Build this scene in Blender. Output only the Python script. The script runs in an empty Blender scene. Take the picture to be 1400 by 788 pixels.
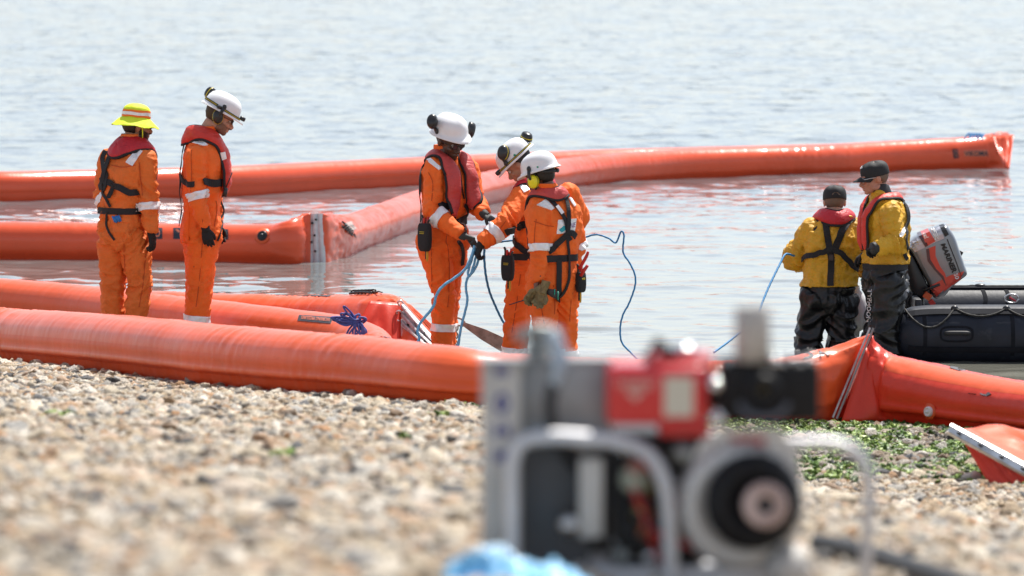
import bpy, bmesh, math, random
import numpy as np
from mathutils import Vector, Matrix, noise
from mathutils.bvhtree import BVHTree
random.seed(7); rng = np.random.default_rng(7)
PI = math.pi
sc = bpy.context.scene
COL = sc.collection

# ------------------------------------------------------------ camera, light, exposure
CAMZ = 3.5
FPX = 7778.0                     # focal length in photograph pixels (200 mm lens)
PITCH = math.atan((394 + 140) / FPX)
cam_d = bpy.data.cameras.new('camera'); cam = bpy.data.objects.new('camera', cam_d)
COL.objects.link(cam); sc.camera = cam
cam_d.sensor_width = 36; cam_d.lens = 200.0
cam_d.clip_start = 0.5; cam_d.clip_end = 20000
cam.location = (0, 0, CAMZ); cam.rotation_euler = (PI / 2 - PITCH, 0, 0)
cam_d.dof.use_dof = True; cam_d.dof.focus_distance = 43.0; cam_d.dof.aperture_fstop = 3.4
cam_d.dof.aperture_blades = 9

SUN_EL, SUN_AZ = math.radians(62), math.radians(30)      # azimuth from +Y (away from the camera) toward +X
world = bpy.data.worlds.new('World'); sc.world = world; world.use_nodes = True
wn = world.node_tree.nodes; wl = world.node_tree.links
sky = wn.new('ShaderNodeTexSky'); sky.sky_type = 'NISHITA'; sky.sun_disc = False
sky.sun_elevation = SUN_EL; sky.sun_rotation = SUN_AZ
sky.air_density = 1.0; sky.dust_density = 1.0; sky.ozone_density = 1.0
hs = wn.new('ShaderNodeHueSaturation'); hs.inputs['Saturation'].default_value = 0.40; wl.new(sky.outputs[0], hs.inputs['Color'])   # thin white haze over the blue
tn = wn.new('ShaderNodeMix'); tn.data_type = 'RGBA'; tn.blend_type = 'MULTIPLY'; tn.inputs[0].default_value = 1; tn.inputs[7].default_value = (0.965, 1.0, 1.055, 1)
wl.new(hs.outputs[0], tn.inputs[6]); wl.new(tn.outputs[2], wn['Background'].inputs[0]); wn['Background'].inputs[1].default_value = 0.110
sun_d = bpy.data.lights.new('sun', 'SUN'); sun = bpy.data.objects.new('sun', sun_d); COL.objects.link(sun)
sun_d.energy = 4.5; sun_d.angle = math.radians(0.6); sun_d.color = (1.0, 0.955, 0.88)
sdir = Vector((math.sin(SUN_AZ) * math.cos(SUN_EL), math.cos(SUN_AZ) * math.cos(SUN_EL), math.sin(SUN_EL)))
sun.rotation_euler = sdir.to_track_quat('Z', 'Y').to_euler()
sun.location = (0, 60, 40)
sc.view_settings.view_transform = 'Standard'; sc.view_settings.look = 'None'
sc.view_settings.exposure = 0.60; sc.view_settings.gamma = 1
sc.render.engine = 'CYCLES'
sc.cycles.use_denoising = True
sc.cycles.max_bounces = 6; sc.cycles.glossy_bounces = 3; sc.cycles.diffuse_bounces = 3
sc.cycles.transmission_bounces = 4; sc.cycles.caustics_reflective = False; sc.cycles.caustics_refractive = False
sc.cycles.sample_clamp_indirect = 6

# ------------------------------------------------------------ pixels of the photograph -> places in the world
CP, SP = math.cos(PITCH), math.sin(PITCH)
CAM = Vector((0, 0, CAMZ))
def ray(px, py):
    u = (px - 700) / FPX; v = (394 - py) / FPX
    return Vector((u, CP + v * SP, -SP + v * CP))
def W(px, py, d):
    r = ray(px, py); return CAM + r * (d / r.y)
def G(px, py, z=0.0):
    r = ray(px, py); return CAM + r * ((z - CAMZ) / r.z)
SHX = [-40, -8, -4.2, 0, 2.0, 4.0, 8, 40]; SHY = [47, 44.8, 43.6, 41.2, 38.6, 37.2, 36.0, 33]
def shore(x): return np.interp(x, SHX, SHY)
def terr(x, y):
    s = shore(x) - np.asarray(y, float)
    up = np.where(s < 16, 0.058 * s + 0.00045 * s * s, 0.058 * 16 + 0.1152 + 0.0724 * (s - 16))
    up = np.where(s > 60, 0.058 * 16 + 0.1152 + 0.0724 * 44, up)
    rt = np.where(s < 8, 0.026 * s, np.where(s < 20, 0.208 + (0.9282 + 0.1152 + 0.0724 * 4 - 0.208) / 12 * (s - 8), up))
    k = np.clip((x - 0.2) / 1.3, 0, 1); up = up * (1 - k) + rt * k          # the foreshore is flatter on the right
    dn = np.maximum(-0.055 * (-s), -2.5)
    z = np.where(s > 0, up, dn)
    z = z + 0.018 * np.sin(x * 1.3 + y * 0.4) * np.sin(y * 0.9 + 1) * np.clip(s / 3, 0, 1)
    return z
def GT(px, py):
    r = ray(px, py); a, b = 5.0, 60.0
    for _ in range(40):
        m = (a + b) / 2; p = CAM + r * (m / r.y)
        if p.z > float(terr(p.x, p.y)): a = m
        else: b = m
    return CAM + r * (a / r.y)

# ------------------------------------------------------------ objects
ORG = {}
def link(o, parent=None):
    COL.objects.link(o)
    if parent is not None: o.parent = parent
    return o
def props(o, label=None, cat=None, group=None, kind=None):
    if label: o['label'] = label
    if cat: o['category'] = cat
    if group: o['group'] = group
    if kind: o['kind'] = kind
    return o
def root(name, label, cat, loc, group=None):
    o = bpy.data.objects.new(name, None); o.location = loc; o.empty_display_size = 0.2
    link(o); ORG[o.name] = Vector(loc)
    return props(o, label, cat, group)
def build(name, V, F, mat, parent=None, org=None, smooth=True, uv=None, mids=None):
    o_ = ORG[parent.name] if parent is not None else Vector(org if org is not None else (0, 0, 0))
    A = np.asarray([tuple(v) for v in V], float).reshape(-1, 3) - np.array(o_)
    me = bpy.data.meshes.new(name)
    me.from_pydata(A.tolist(), [], [tuple(int(i) for i in f) for f in F])
    mats = mat if isinstance(mat, (list, tuple)) else [mat]
    for m in mats: me.materials.append(m)
    if smooth: me.polygons.foreach_set('use_smooth', [True] * len(me.polygons))
    if mids is not None: me.polygons.foreach_set('material_index', mids)
    if uv is not None:
        l = me.uv_layers.new(name='UVMap'); U = np.asarray(uv, float)
        li = np.empty(len(me.loops), int); me.loops.foreach_get('vertex_index', li)
        l.data.foreach_set('uv', U[li].ravel())
    me.update()
    o = bpy.data.objects.new(name, me); link(o, parent)
    if parent is None: o.location = o_
    ORG[o.name] = Vector(o_)
    return o
class MB:
    """collects geometry for one mesh"""
    def __init__(s): s.V = []; s.F = []; s.U = []; s.M = []
    def add(s, V, F, uv=None, mid=0):
        n = len(s.V); s.V += [tuple(v) for v in V]; s.F += [tuple(i + n for i in f) for f in F]
        s.U += [tuple(u) for u in uv] if uv is not None else [(0, 0)] * len(V); s.M += [mid] * len(F)
        return s
    def obj(s, name, mat, parent=None, org=None, smooth=True, auto=None):
        o = build(name, s.V, s.F, mat, parent, org, smooth, s.U, s.M)
        if auto: sharp(o, auto)
        return o
def sharp(o, deg=35):
    bm = bmesh.new(); bm.from_mesh(o.data)
    a = math.radians(deg)
    for e in bm.edges:
        if len(e.link_faces) == 2 and e.calc_face_angle(0) > a: e.smooth = False
    bm.to_mesh(o.data); bm.free(); return o
def bevel(o, w=0.004, seg=2, deg=30):
    m = o.modifiers.new('bevel', 'BEVEL'); m.width = w; m.segments = seg; m.limit_method = 'ANGLE'; m.angle_limit = math.radians(deg)
    return o
def box(c, size, R=None):
    c = Vector(c); V = []
    for z in (-.5, .5):
        for y in (-.5, .5):
            for x in (-.5, .5):
                v = Vector((x * size[0], y * size[1], z * size[2])); V.append(c + (R @ v if R is not None else v))
    F = [(0, 2, 3, 1), (4, 5, 7, 6), (0, 1, 5, 4), (2, 6, 7, 3), (0, 4, 6, 2), (1, 3, 7, 5)]
    return V, F
def loftg(rings, caps=True, closed=False, urep=1.0):
    n = len(rings[0]); V = [Vector(p) for r in rings for p in r]; F = []; U = []
    L = 0; prev = None
    for r in rings:
        c = sum((Vector(p) for p in r), Vector()) / n
        if prev is not None: L += (c - prev).length
        prev = c
        U += [(L, j / n) for j in range(n)]
    m = len(rings)
    for i in range(m if closed else m - 1):
        a = i * n; b = ((i + 1) % m) * n
        for j in range(n):
            k = (j + 1) % n; F.append((a + j, a + k, b + k, b + j))
    if caps and not closed:
        F.append(tuple(range(n - 1, -1, -1))); F.append(tuple((m - 1) * n + j for j in range(n)))
    return V, F, U
def catmull(P, n=6):
    P = [Vector(p) for p in P]; out = []
    for i in range(len(P) - 1):
        p0 = P[max(i - 1, 0)]; p1 = P[i]; p2 = P[i + 1]; p3 = P[min(i + 2, len(P) - 1)]
        for k in range(n):
            t = k / n
            out.append(0.5 * ((2 * p1) + (p2 - p0) * t + (2 * p0 - 5 * p1 + 4 * p2 - p3) * t * t + (3 * p1 - p0 - 3 * p2 + p3) * t ** 3))
    out.append(P[-1]); return out
def interp_list(vals, n, m):
    """vals given at control points, resampled like catmull(...,n)"""
    v = np.asarray(vals, float); t = np.linspace(0, len(v) - 1, m)
    if v.ndim == 1: return np.interp(t, np.arange(len(v)), v)
    return np.stack([np.interp(t, np.arange(len(v)), v[:, k]) for k in range(v.shape[1])], 1)
def tube(P, r, n=8, sub=5, caps=True, flat=None, up=Vector((0, 0, 1)), smooth=True):
    """round (or elliptical) tube through points; r a number or one per control point, each may be (ra, rb)"""
    Q = catmull(P, sub) if smooth and len(P) > 2 else [Vector(p) for p in P]
    if not isinstance(r, (list, tuple, np.ndarray)): r = [r] * len(P)
    rr = [(x, x) if not isinstance(x, (tuple, list)) else x for x in r]
    R = interp_list(rr, sub, len(Q)) if len(Q) != len(rr) else np.asarray(rr, float)
    rings = []; N = None
    for i, q in enumerate(Q):
        t = (Q[min(i + 1, len(Q) - 1)] - Q[max(i - 1, 0)])
        if t.length < 1e-9: t = Vector((0, 0, 1))
        t.normalize()
        if N is None:
            N = up - t * up.dot(t)
            if N.length < 1e-3: N = Vector((1, 0, 0)) - t * t.x
        else: N = N - t * N.dot(t)
        N.normalize(); B = t.cross(N)
        rings.append([q + N * (R[i][0] * math.cos(a)) + B * (R[i][1] * math.sin(a)) for a in (2 * PI * k / n for k in range(n))])
    return loftg(rings, caps)
def capsule(a, b, ra, rb, n=14, up=None):
    """tapered limb with round ends"""
    a = Vector(a); b = Vector(b); t = (b - a); L = t.length; t.normalize()
    P = []; R = []
    for k in range(1, 5): th = PI / 2 * k / 4; P.append(a - t * ra * math.cos(th)); R.append(ra * math.sin(th))
    P.append(b)
    R.append(rb)
    for k in range(3, 0, -1): th = PI / 2 * k / 4; P.append(b + t * rb * math.cos(th)); R.append(rb * math.sin(th))
    return tube(P, R, n, smooth=False)
def lathe(profile, c=(0, 0, 0), M=None, n=24, arc=2 * PI):
    """profile [(r, h)] about local z"""
    rings = []
    for r, h in profile:
        rings.append([(r * math.cos(2 * PI * k / n), r * math.sin(2 * PI * k / n), h) for k in range(n)])
    V, F, U = loftg(rings, True)
    c = Vector(c)
    V = [c + (M @ Vector(v) if M is not None else Vector(v)) for v in V]
    return V, F, U
def zto(d, up=Vector((0, 0, 1))):
    """matrix taking local z to d"""
    return Vector(d).to_track_quat('Z', 'Y').to_matrix()
def ellips(c, r, R=None, nu=20, nv=12):
    c = Vector(c); rings = []
    for i in range(nv + 1):
        th = PI * (i + 0.02) / (nv + 0.04); z = math.cos(th); s = math.sin(th)
        ring = []
        for k in range(nu):
            v = Vector((r[0] * s * math.cos(2 * PI * k / nu), r[1] * s * math.sin(2 * PI * k / nu), r[2] * z))
            ring.append(c + (R @ v if R is not None else v))
        rings.append(ring)
    return loftg(rings)
def remesh(V, F, voxel, smooth_it=2, name='tmp'):
    me = bpy.data.meshes.new(name); me.from_pydata([tuple(v) for v in V], [], F)
    bm = bmesh.new(); bm.from_mesh(me); bmesh.ops.recalc_face_normals(bm, faces=bm.faces); bm.to_mesh(me); bm.free()
    o = bpy.data.objects.new(name, me); COL.objects.link(o)
    m = o.modifiers.new('r', 'REMESH'); m.mode = 'VOXEL'; m.voxel_size = voxel; m.adaptivity = 0
    if smooth_it:
        s = o.modifiers.new('s', 'SMOOTH'); s.iterations = smooth_it; s.factor = 0.5
    dg = bpy.context.evaluated_depsgraph_get(); ev = o.evaluated_get(dg); em = ev.to_mesh()
    A = np.empty(len(em.vertices) * 3); em.vertices.foreach_get('co', A); A = A.reshape(-1, 3)
    N = np.empty(len(em.vertices) * 3); em.vertices.foreach_get('normal', N); N = N.reshape(-1, 3)
    Fs = [tuple(p.vertices) for p in em.polygons]
    ev.to_mesh_clear(); bpy.data.objects.remove(o); bpy.data.meshes.remove(me)
    return A, N, Fs
def grp(o): return o

# ------------------------------------------------------------ materials
MATS = {}
def mat(name, color, rough=0.6, metal=0.0, bump=0.0, bscale=60.0, vary=0.0, vscale=6.0, spec=None, coat=0.0, sheen=0.0, dirt=None, dscale=3.0, dthr=0.62, emit=None, stretch=None, coord='Object'):
    if name in MATS: return MATS[name]
    m = bpy.data.materials.new(name); m.use_nodes = True; nt = m.node_tree; N = nt.nodes; L = nt.links
    b = N['Principled BSDF']; b.inputs['Base Color'].default_value = (*color, 1); b.inputs['Roughness'].default_value = rough
    b.inputs['Metallic'].default_value = metal
    if spec is not None: b.inputs['Specular IOR Level'].default_value = spec
    if coat: b.inputs['Coat Weight'].default_value = coat; b.inputs['Coat Roughness'].default_value = 0.15
    if sheen: b.inputs['Sheen Weight'].default_value = sheen
    tc = N.new('ShaderNodeTexCoord'); src = tc.outputs[coord]
    if stretch is not None:
        mp = N.new('ShaderNodeMapping'); mp.inputs['Scale'].default_value = stretch; L.new(src, mp.inputs[0]); src = mp.outputs[0]
    col = None
    if vary:
        t = N.new('ShaderNodeTexNoise'); t.inputs['Scale'].default_value = vscale; t.inputs['Detail'].default_value = 5; L.new(src, t.inputs['Vector'])
        r = N.new('ShaderNodeMapRange'); r.inputs['From Min'].default_value = 0.3; r.inputs['From Max'].default_value = 0.7
        r.inputs['To Min'].default_value = 1 - vary; r.inputs['To Max'].default_value = 1 + vary; L.new(t.outputs[0], r.inputs[0])
        h = N.new('ShaderNodeHueSaturation'); h.inputs['Color'].default_value = (*color, 1); L.new(r.outputs[0], h.inputs['Value'])
        col = h.outputs[0]
    if dirt is not None:
        t = N.new('ShaderNodeTexNoise'); t.inputs['Scale'].default_value = dscale; t.inputs['Detail'].default_value = 8; t.inputs['Roughness'].default_value = 0.65; L.new(src, t.inputs['Vector'])
        r = N.new('ShaderNodeMapRange'); r.inputs['From Min'].default_value = dthr; r.inputs['From Max'].default_value = dthr + 0.18
        r.inputs['To Max'].default_value = 0.75; L.new(t.outputs[0], r.inputs[0])
        x = N.new('ShaderNodeMix'); x.data_type = 'RGBA'; L.new(r.outputs[0], x.inputs[0])
        if col is not None: L.new(col, x.inputs[6])
        else: x.inputs[6].default_value = (*color, 1)
        x.inputs[7].default_value = (*dirt, 1); col = x.outputs[2]
    if col is not None: L.new(col, b.inputs['Base Color'])
    if bump:
        t = N.new('ShaderNodeTexNoise'); t.inputs['Scale'].default_value = bscale; t.inputs['Detail'].default_value = 4; L.new(src, t.inputs['Vector'])
        bp = N.new('ShaderNodeBump'); bp.inputs['Strength'].default_value = 1; bp.inputs['Distance'].default_value = bump
        L.new(t.outputs[0], bp.inputs['Height']); L.new(bp.outputs[0], b.inputs['Normal'])
    if emit: b.inputs['Emission Color'].default_value = (*emit[0], 1); b.inputs['Emission Strength'].default_value = emit[1]
    MATS[name] = m; return m
# ------------------------------------------------------------ sea
def water_material():
    m = bpy.data.materials.new('sea_water'); m.use_nodes = True; N = m.node_tree.nodes; L = m.node_tree.links
    b = N['Principled BSDF']; b.inputs['Roughness'].default_value = 0.04; b.inputs['IOR'].default_value = 1.333
    tc = N.new('ShaderNodeTexCoord')
    # silty shallow water close to the beach, green grey farther out
    sep = N.new('ShaderNodeSeparateXYZ'); L.new(tc.outputs['Object'], sep.inputs[0])
    r = N.new('ShaderNodeMapRange'); r.inputs['From Min'].default_value = 38; r.inputs['From Max'].default_value = 60; L.new(sep.outputs['Y'], r.inputs[0])
    c = N.new('ShaderNodeMix'); c.data_type = 'RGBA'; L.new(r.outputs[0], c.inputs[0])
    c.inputs[6].default_value = (0.20, 0.19, 0.15, 1); c.inputs[7].default_value = (0.14, 0.17, 0.18, 1)
    L.new(c.outputs[2], b.inputs['Base Color'])
    stn = N.new('ShaderNodeMapRange'); stn.inputs['From Min'].default_value = 58; stn.inputs['From Max'].default_value = 115; stn.inputs['To Min'].default_value = 0.10; stn.inputs['To Max'].default_value = 1.0; L.new(sep.outputs['Y'], stn.inputs[0])
    prev = None
    # low undulation, then scattered single ripples (flat water between them), then a very fine shiver
    for sx, sy, dist, lo, hi, ss in ((0.8, 0.55, 0.012, 0.0, 1.0, 0), (1.5, 0.8, 0.085, 0.50, 0.80, 7), (2.8, 2.1, 0.024, 0.52, 0.76, 3), (5.5, 4.5, 0.010, 0.5, 0.78, 11)):
        mp = N.new('ShaderNodeMapping'); mp.inputs['Scale'].default_value = (sx, sy, 1); mp.inputs['Location'].default_value = (ss, ss * 1.7, 0); mp.inputs['Rotation'].default_value = (0, 0, 0.12 * ss % 0.5 - .2); L.new(tc.outputs['Object'], mp.inputs[0])
        t = N.new('ShaderNodeTexNoise'); t.inputs['Scale'].default_value = 1; t.inputs['Detail'].default_value = 1.6; t.inputs['Distortion'].default_value = 0.5
        L.new(mp.outputs[0], t.inputs['Vector'])
        r = N.new('ShaderNodeMapRange'); r.interpolation_type = 'SMOOTHSTEP' if ss else 'LINEAR'; r.inputs['From Min'].default_value = lo; r.inputs['From Max'].default_value = hi; L.new(t.outputs[0], r.inputs[0])
        bp = N.new('ShaderNodeBump'); bp.inputs['Distance'].default_value = dist; bp.inputs['Strength'].default_value = 1; L.new(stn.outputs[0], bp.inputs['Strength'])
        L.new(r.outputs[0], bp.inputs['Height'])
        if prev is not None: L.new(prev, bp.inputs['Normal'])
        prev = bp.outputs[0]
    L.new(prev, b.inputs['Normal'])
    return m
def make_sea():
    ys = [33.0]
    while ys[-1] < 215: ys.append(ys[-1] + 0.040 + 0.0000125 * ys[-1] ** 2 * 1.3)
    while ys[-1] < 9000: ys.append(ys[-1] * 1.12)
    ys = np.array(ys); nx = 330; us = np.linspace(-0.16, 0.16, nx)
    Y = np.repeat(ys[:, None], nx, 1); X = us[None, :] * np.minimum(Y, 240) * (1 + 0 * Y)
    X[:, 0] = -9000; X[:, -1] = 9000
    Z = np.zeros_like(X); wr = np.random.default_rng(3)
    for k in range(46):
        lam = 0.28 * 1.095 ** k
        if lam > 14: break
        th = wr.normal(1.5, 0.5); kx, ky = math.cos(th) * 2 * PI / lam, math.sin(th) * 2 * PI / lam
        ph = wr.uniform(0, 2 * PI); a = 0.0017 * lam ** 0.6 * (1 if lam < 3 else (3 / lam) ** .8)
        warp = 0.35 * np.sin(X * kx * 0.13 + Y * 0.31 + k) + 0.5 * np.sin(Y * 0.11 - X * 0.37 + 2.1 * k)
        gate = 0.55 + 0.45 * np.sin(X * 0.21 * (1 + 0.05 * k) + Y * 0.07 + 3 * k)
        Z += a * gate * np.sin(kx * X + ky * Y + ph + warp)
    calm = np.interp(Y, [38, 50, 62, 80, 260], [0.22, 0.30, 0.8, 2.0, 3.4])
    Z *= calm * np.where(Y > 240, 0, 1)
    # scattered single ripples on the calm water near the beach
    near = np.interp(Y, [36, 44, 95, 125], [0.7, 1.0, 1.0, 0.0])
    for lam0, amp, lo, hi, n_ in ((1.3, 0.016, 0.5, 1.9, 16), (0.55, 0.0085, 0.6, 1.9, 22), (0.30, 0.0032, 0.6, 1.9, 22)):
        S = np.zeros_like(X)
        for k in range(n_):
            lam = lam0 * wr.uniform(0.7, 1.5); th = wr.uniform(0, 2 * PI); S += np.cos((math.cos(th) * X * 0.75 + math.sin(th) * Y) * 2 * PI / lam + wr.uniform(0, 2 * PI))
        S /= math.sqrt(n_ / 2); q = np.clip((S - lo) / (hi - lo), 0, 1); Z += amp * near * q * q * (3 - 2 * q)
    V = np.stack([X, Y, Z], -1).reshape(-1, 3); ny = len(ys)
    idx = np.arange(ny * nx).reshape(ny, nx)
    F = np.stack([idx[:-1, :-1], idx[:-1, 1:], idx[1:, 1:], idx[1:, :-1]], -1).reshape(-1, 4)
    me = bpy.data.meshes.new('sea'); me.vertices.add(len(V)); me.vertices.foreach_set('co', V.ravel())
    me.loops.add(F.size); me.loops.foreach_set('vertex_index', F.ravel().astype(np.int32))
    me.polygons.add(len(F)); me.polygons.foreach_set('loop_start', np.arange(0, F.size, 4, dtype=np.int32))
    me.polygons.foreach_set('use_smooth', [True] * len(F)); me.update(calc_edges=True); me.validate()
    me.materials.append(water_material())
    o = bpy.data.objects.new('sea', me); link(o); props(o, kind='structure', label='calm pale grey sea with small ripples')
    return o
make_sea()

# ------------------------------------------------------------ beach
def ramp(N, pts):
    r = N.new('ShaderNodeValToRGB'); e = r.color_ramp.elements
    while len(e) > 1: e.remove(e[-1])
    e[0].position = pts[0][0]; e[0].color = (*pts[0][1], 1)
    for p, c in pts[1:]:
        x = e.new(p); x.color = (*c, 1)
    return r
PEB = [(0.0, (0.045, 0.04, 0.036)), (0.1, (0.15, 0.147, 0.148)), (0.22, (0.399, 0.265, 0.155)), (0.38, (0.639, 0.495, 0.328)), (0.52, (0.439, 0.418, 0.389)), (0.66, (0.738, 0.609, 0.433)), (0.8, (0.778, 0.714, 0.615)), (0.93, (0.499, 0.257, 0.105)), (1.0, (0.877, 0.819, 0.71))]
def ground_material():
    m = bpy.data.materials.new('shingle_bed'); m.use_nodes = True; N = m.node_tree.nodes; L = m.node_tree.links
    b = N['Principled BSDF']; b.inputs['Roughness'].default_value = 0.85
    tc = N.new('ShaderNodeTexCoord'); v = N.new('ShaderNodeTexVoronoi'); v.inputs['Scale'].default_value = 28; L.new(tc.outputs['Object'], v.inputs['Vector'])
    s = N.new('ShaderNodeSeparateColor'); L.new(v.outputs['Color'], s.inputs[0])
    r = ramp(N, PEB); L.new(s.outputs[0], r.inputs[0])
    h = N.new('ShaderNodeHueSaturation'); h.inputs['Value'].default_value = 0.45; L.new(r.outputs[0], h.inputs['Color']); L.new(h.outputs[0], b.inputs['Base Color'])
    bp = N.new('ShaderNodeBump'); bp.inputs['Distance'].default_value = 0.02; bp.invert = True; L.new(v.outputs['Distance'], bp.inputs['Height']); L.new(bp.outputs[0], b.inputs['Normal'])
    return m
def make_beach():
    xs = np.concatenate([[-9000, -800, -120, -40], np.linspace(-16, 16, 81), [40, 120, 800, 9000]])
    ys = np.concatenate([[-9000, -500, -60, -20, -8], np.linspace(0, 56, 141), [70, 100, 200, 1000, 9000]])
    X, Y = np.meshgrid(xs, ys); Z = terr(X, Y)
    V = np.stack([X, Y, Z], -1).reshape(-1, 3); nx = len(xs); idx = np.arange(len(V)).reshape(len(ys), nx)
    F = np.stack([idx[:-1, :-1], idx[:-1, 1:], idx[1:, 1:], idx[1:, :-1]], -1).reshape(-1, 4)
    o = build('beach', V, F, ground_material()); props(o, kind='structure', label='sloping shingle beach running down to the water')
    return o
beach = make_beach()

def algae_amount(X, Y):
    """0..1 how green the shingle is: the wet strip on the right, in front of the boom"""
    a = np.clip((X - 0.9) / 1.0, 0, 1) * np.clip((Y - (32.3 - 0.32 * (X - 2))) / 1.4, 0, 1)
    n = np.sin(X * 2.3 + Y * 1.1) * np.sin(Y * 2.0 - X * 0.8) * 0.25
    return np.clip(a + n * (a > 0.02), 0, 1)
def pebble_material():
    m = bpy.data.materials.new('pebble'); m.use_nodes = True; N = m.node_tree.nodes; L = m.node_tree.links
    b = N['Principled BSDF']
    at = N.new('ShaderNodeAttribute'); at.attribute_type = 'INSTANCER'; at.attribute_name = 'hue'
    wt = N.new('ShaderNodeAttribute'); wt.attribute_type = 'INSTANCER'; wt.attribute_name = 'wet'
    r = ramp(N, PEB); L.new(at.outputs['Fac'], r.inputs[0])
    tc = N.new('ShaderNodeTexCoord'); t = N.new('ShaderNodeTexNoise'); t.inputs['Scale'].default_value = 2.5; t.inputs['Detail'].default_value = 6
    oi = N.new('ShaderNodeObjectInfo'); vm = N.new('ShaderNodeVectorMath'); vm.operation = 'ADD'
    L.new(tc.outputs['Object'], vm.inputs[0]); L.new(oi.outputs['Random'], vm.inputs[1]); L.new(vm.outputs[0], t.inputs['Vector'])
    mr = N.new('ShaderNodeMapRange'); mr.inputs['From Min'].default_value = 0.3; mr.inputs['From Max'].default_value = 0.7; mr.inputs['To Min'].default_value = 0.7; mr.inputs['To Max'].default_value = 1.25; L.new(t.outputs[0], mr.inputs[0])
    wm = N.new('ShaderNodeMapRange'); wm.inputs['To Min'].default_value = 1.0; wm.inputs['To Max'].default_value = 0.5; L.new(wt.outputs['Fac'], wm.inputs[0])
    mu = N.new('ShaderNodeMath'); mu.operation = 'MULTIPLY'; L.new(mr.outputs[0], mu.inputs[0]); L.new(wm.outputs[0], mu.inputs[1])
    h = N.new('ShaderNodeHueSaturation'); L.new(r.outputs[0], h.inputs['Color']); L.new(mu.outputs[0], h.inputs['Value']); L.new(h.outputs[0], b.inputs['Base Color'])
    vn = N.new('ShaderNodeTexNoise'); vn.inputs['Scale'].default_value = 9; vn.inputs['Detail'].default_value = 6; L.new(vm.outputs[0], vn.inputs['Vector'])
    bu = N.new('ShaderNodeBump'); bu.inputs['Distance'].default_value = 0.12; bu.inputs['Strength'].default_value = 0.6; L.new(vn.outputs[0], bu.inputs['Height']); L.new(bu.outputs[0], b.inputs['Normal'])
    rr = N.new('ShaderNodeMapRange'); rr.inputs['To Min'].default_value = 0.62; rr.inputs['To Max'].default_value = 0.22; L.new(wt.outputs['Fac'], rr.inputs[0]); L.new(rr.outputs[0], b.inputs['Roughness'])
    return m
def scatter(name, P, rot, scl, var, hue, wet, material, nvar=8, rough=0.42, subdiv=2, parent=None, label=None, kind='stuff', noise_scale=1.7):
    me = bpy.data.meshes.new(name); me.vertices.add(len(P)); me.vertices.foreach_set('co', P.ravel())
    for nm, arr in (('rot', rot), ('scl', scl)):
        a = me.attributes.new(nm, 'FLOAT_VECTOR', 'POINT'); a.data.foreach_set('vector', arr.ravel().astype(np.float32))
    for nm, arr in (('hue', hue), ('wet', wet)):
        a = me.attributes.new(nm, 'FLOAT', 'POINT'); a.data.foreach_set('value', arr.astype(np.float32))
    a = me.attributes.new('var', 'INT', 'POINT'); a.data.foreach_set('value', var.astype(np.int32))
    o = bpy.data.objects.new(name, me); link(o, parent); props(o, label=label, kind=kind)
    ng = bpy.data.node_groups.new(name + '_nodes', 'GeometryNodeTree')
    ng.interface.new_socket('Geometry', in_out='INPUT', socket_type='NodeSocketGeometry')
    ng.interface.new_socket('Geometry', in_out='OUTPUT', socket_type='NodeSocketGeometry')
    N = ng.nodes; L = ng.links; gi = N.new('NodeGroupInput'); go = N.new('NodeGroupOutput')
    join = N.new('GeometryNodeGeometryToInstance')
    for k in reversed(range(nvar)):
        ico = N.new('GeometryNodeMeshIcoSphere'); ico.inputs['Subdivisions'].default_value = subdiv; ico.inputs['Radius'].default_value = 0.5
        sp = N.new('GeometryNodeSetPosition'); L.new(ico.outputs[0], sp.inputs['Geometry'])
        ps = N.new('GeometryNodeInputPosition'); ad = N.new('ShaderNodeVectorMath'); ad.operation = 'ADD'; ad.inputs[1].default_value = (k * 7.3, k * 3.1, k * 1.7); L.new(ps.outputs[0], ad.inputs[0])
        tx = N.new('ShaderNodeTexNoise'); tx.inputs['Scale'].default_value = noise_scale; tx.inputs['Detail'].default_value = 2; L.new(ad.outputs[0], tx.inputs['Vector'])
        sb = N.new('ShaderNodeVectorMath'); sb.operation = 'SUBTRACT'; sb.inputs[1].default_value = (0.5, 0.5, 0.5); L.new(tx.outputs['Color'], sb.inputs[0])
        mu = N.new('ShaderNodeVectorMath'); mu.operation = 'SCALE'; mu.inputs['Scale'].default_value = rough * 2.6; L.new(sb.outputs[0], mu.inputs[0])
        L.new(mu.outputs[0], sp.inputs['Offset'])
        sh = N.new('GeometryNodeSetShadeSmooth'); L.new(sp.outputs[0], sh.inputs[0])
        sm = N.new('GeometryNodeSetMaterial'); sm.inputs['Material'].default_value = material; L.new(sh.outputs[0], sm.inputs[0])
        L.new(sm.outputs[0], join.inputs[0]) if False else None
        gti = N.new('GeometryNodeGeometryToInstance'); L.new(sm.outputs[0], gti.inputs[0])
        if k == nvar - 1: jn = N.new('GeometryNodeJoinGeometry')
        L.new(gti.outputs[0], jn.inputs[0])
    N.remove(join)
    def attr(nm, ty):
        n = N.new('GeometryNodeInputNamedAttribute'); n.data_type = ty; n.inputs['Name'].default_value = nm; return n.outputs['Attribute']
    iop = N.new('GeometryNodeInstanceOnPoints'); iop.inputs['Pick Instance'].default_value = True
    L.new(gi.outputs[0], iop.inputs['Points']); L.new(jn.outputs[0], iop.inputs['Instance'])
    L.new(attr('var', 'INT'), iop.inputs['Instance Index'])
    L.new(attr('scl', 'FLOAT_VECTOR'), iop.inputs['Scale'])
    er = N.new('FunctionNodeEulerToRotation'); L.new(attr('rot', 'FLOAT_VECTOR'), er.inputs[0]); L.new(er.outputs[0], iop.inputs['Rotation'])
    L.new(iop.outputs[0], go.inputs[0])
    md = o.modifiers.new('scatter', 'NODES'); md.node_group = ng
    return o
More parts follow.
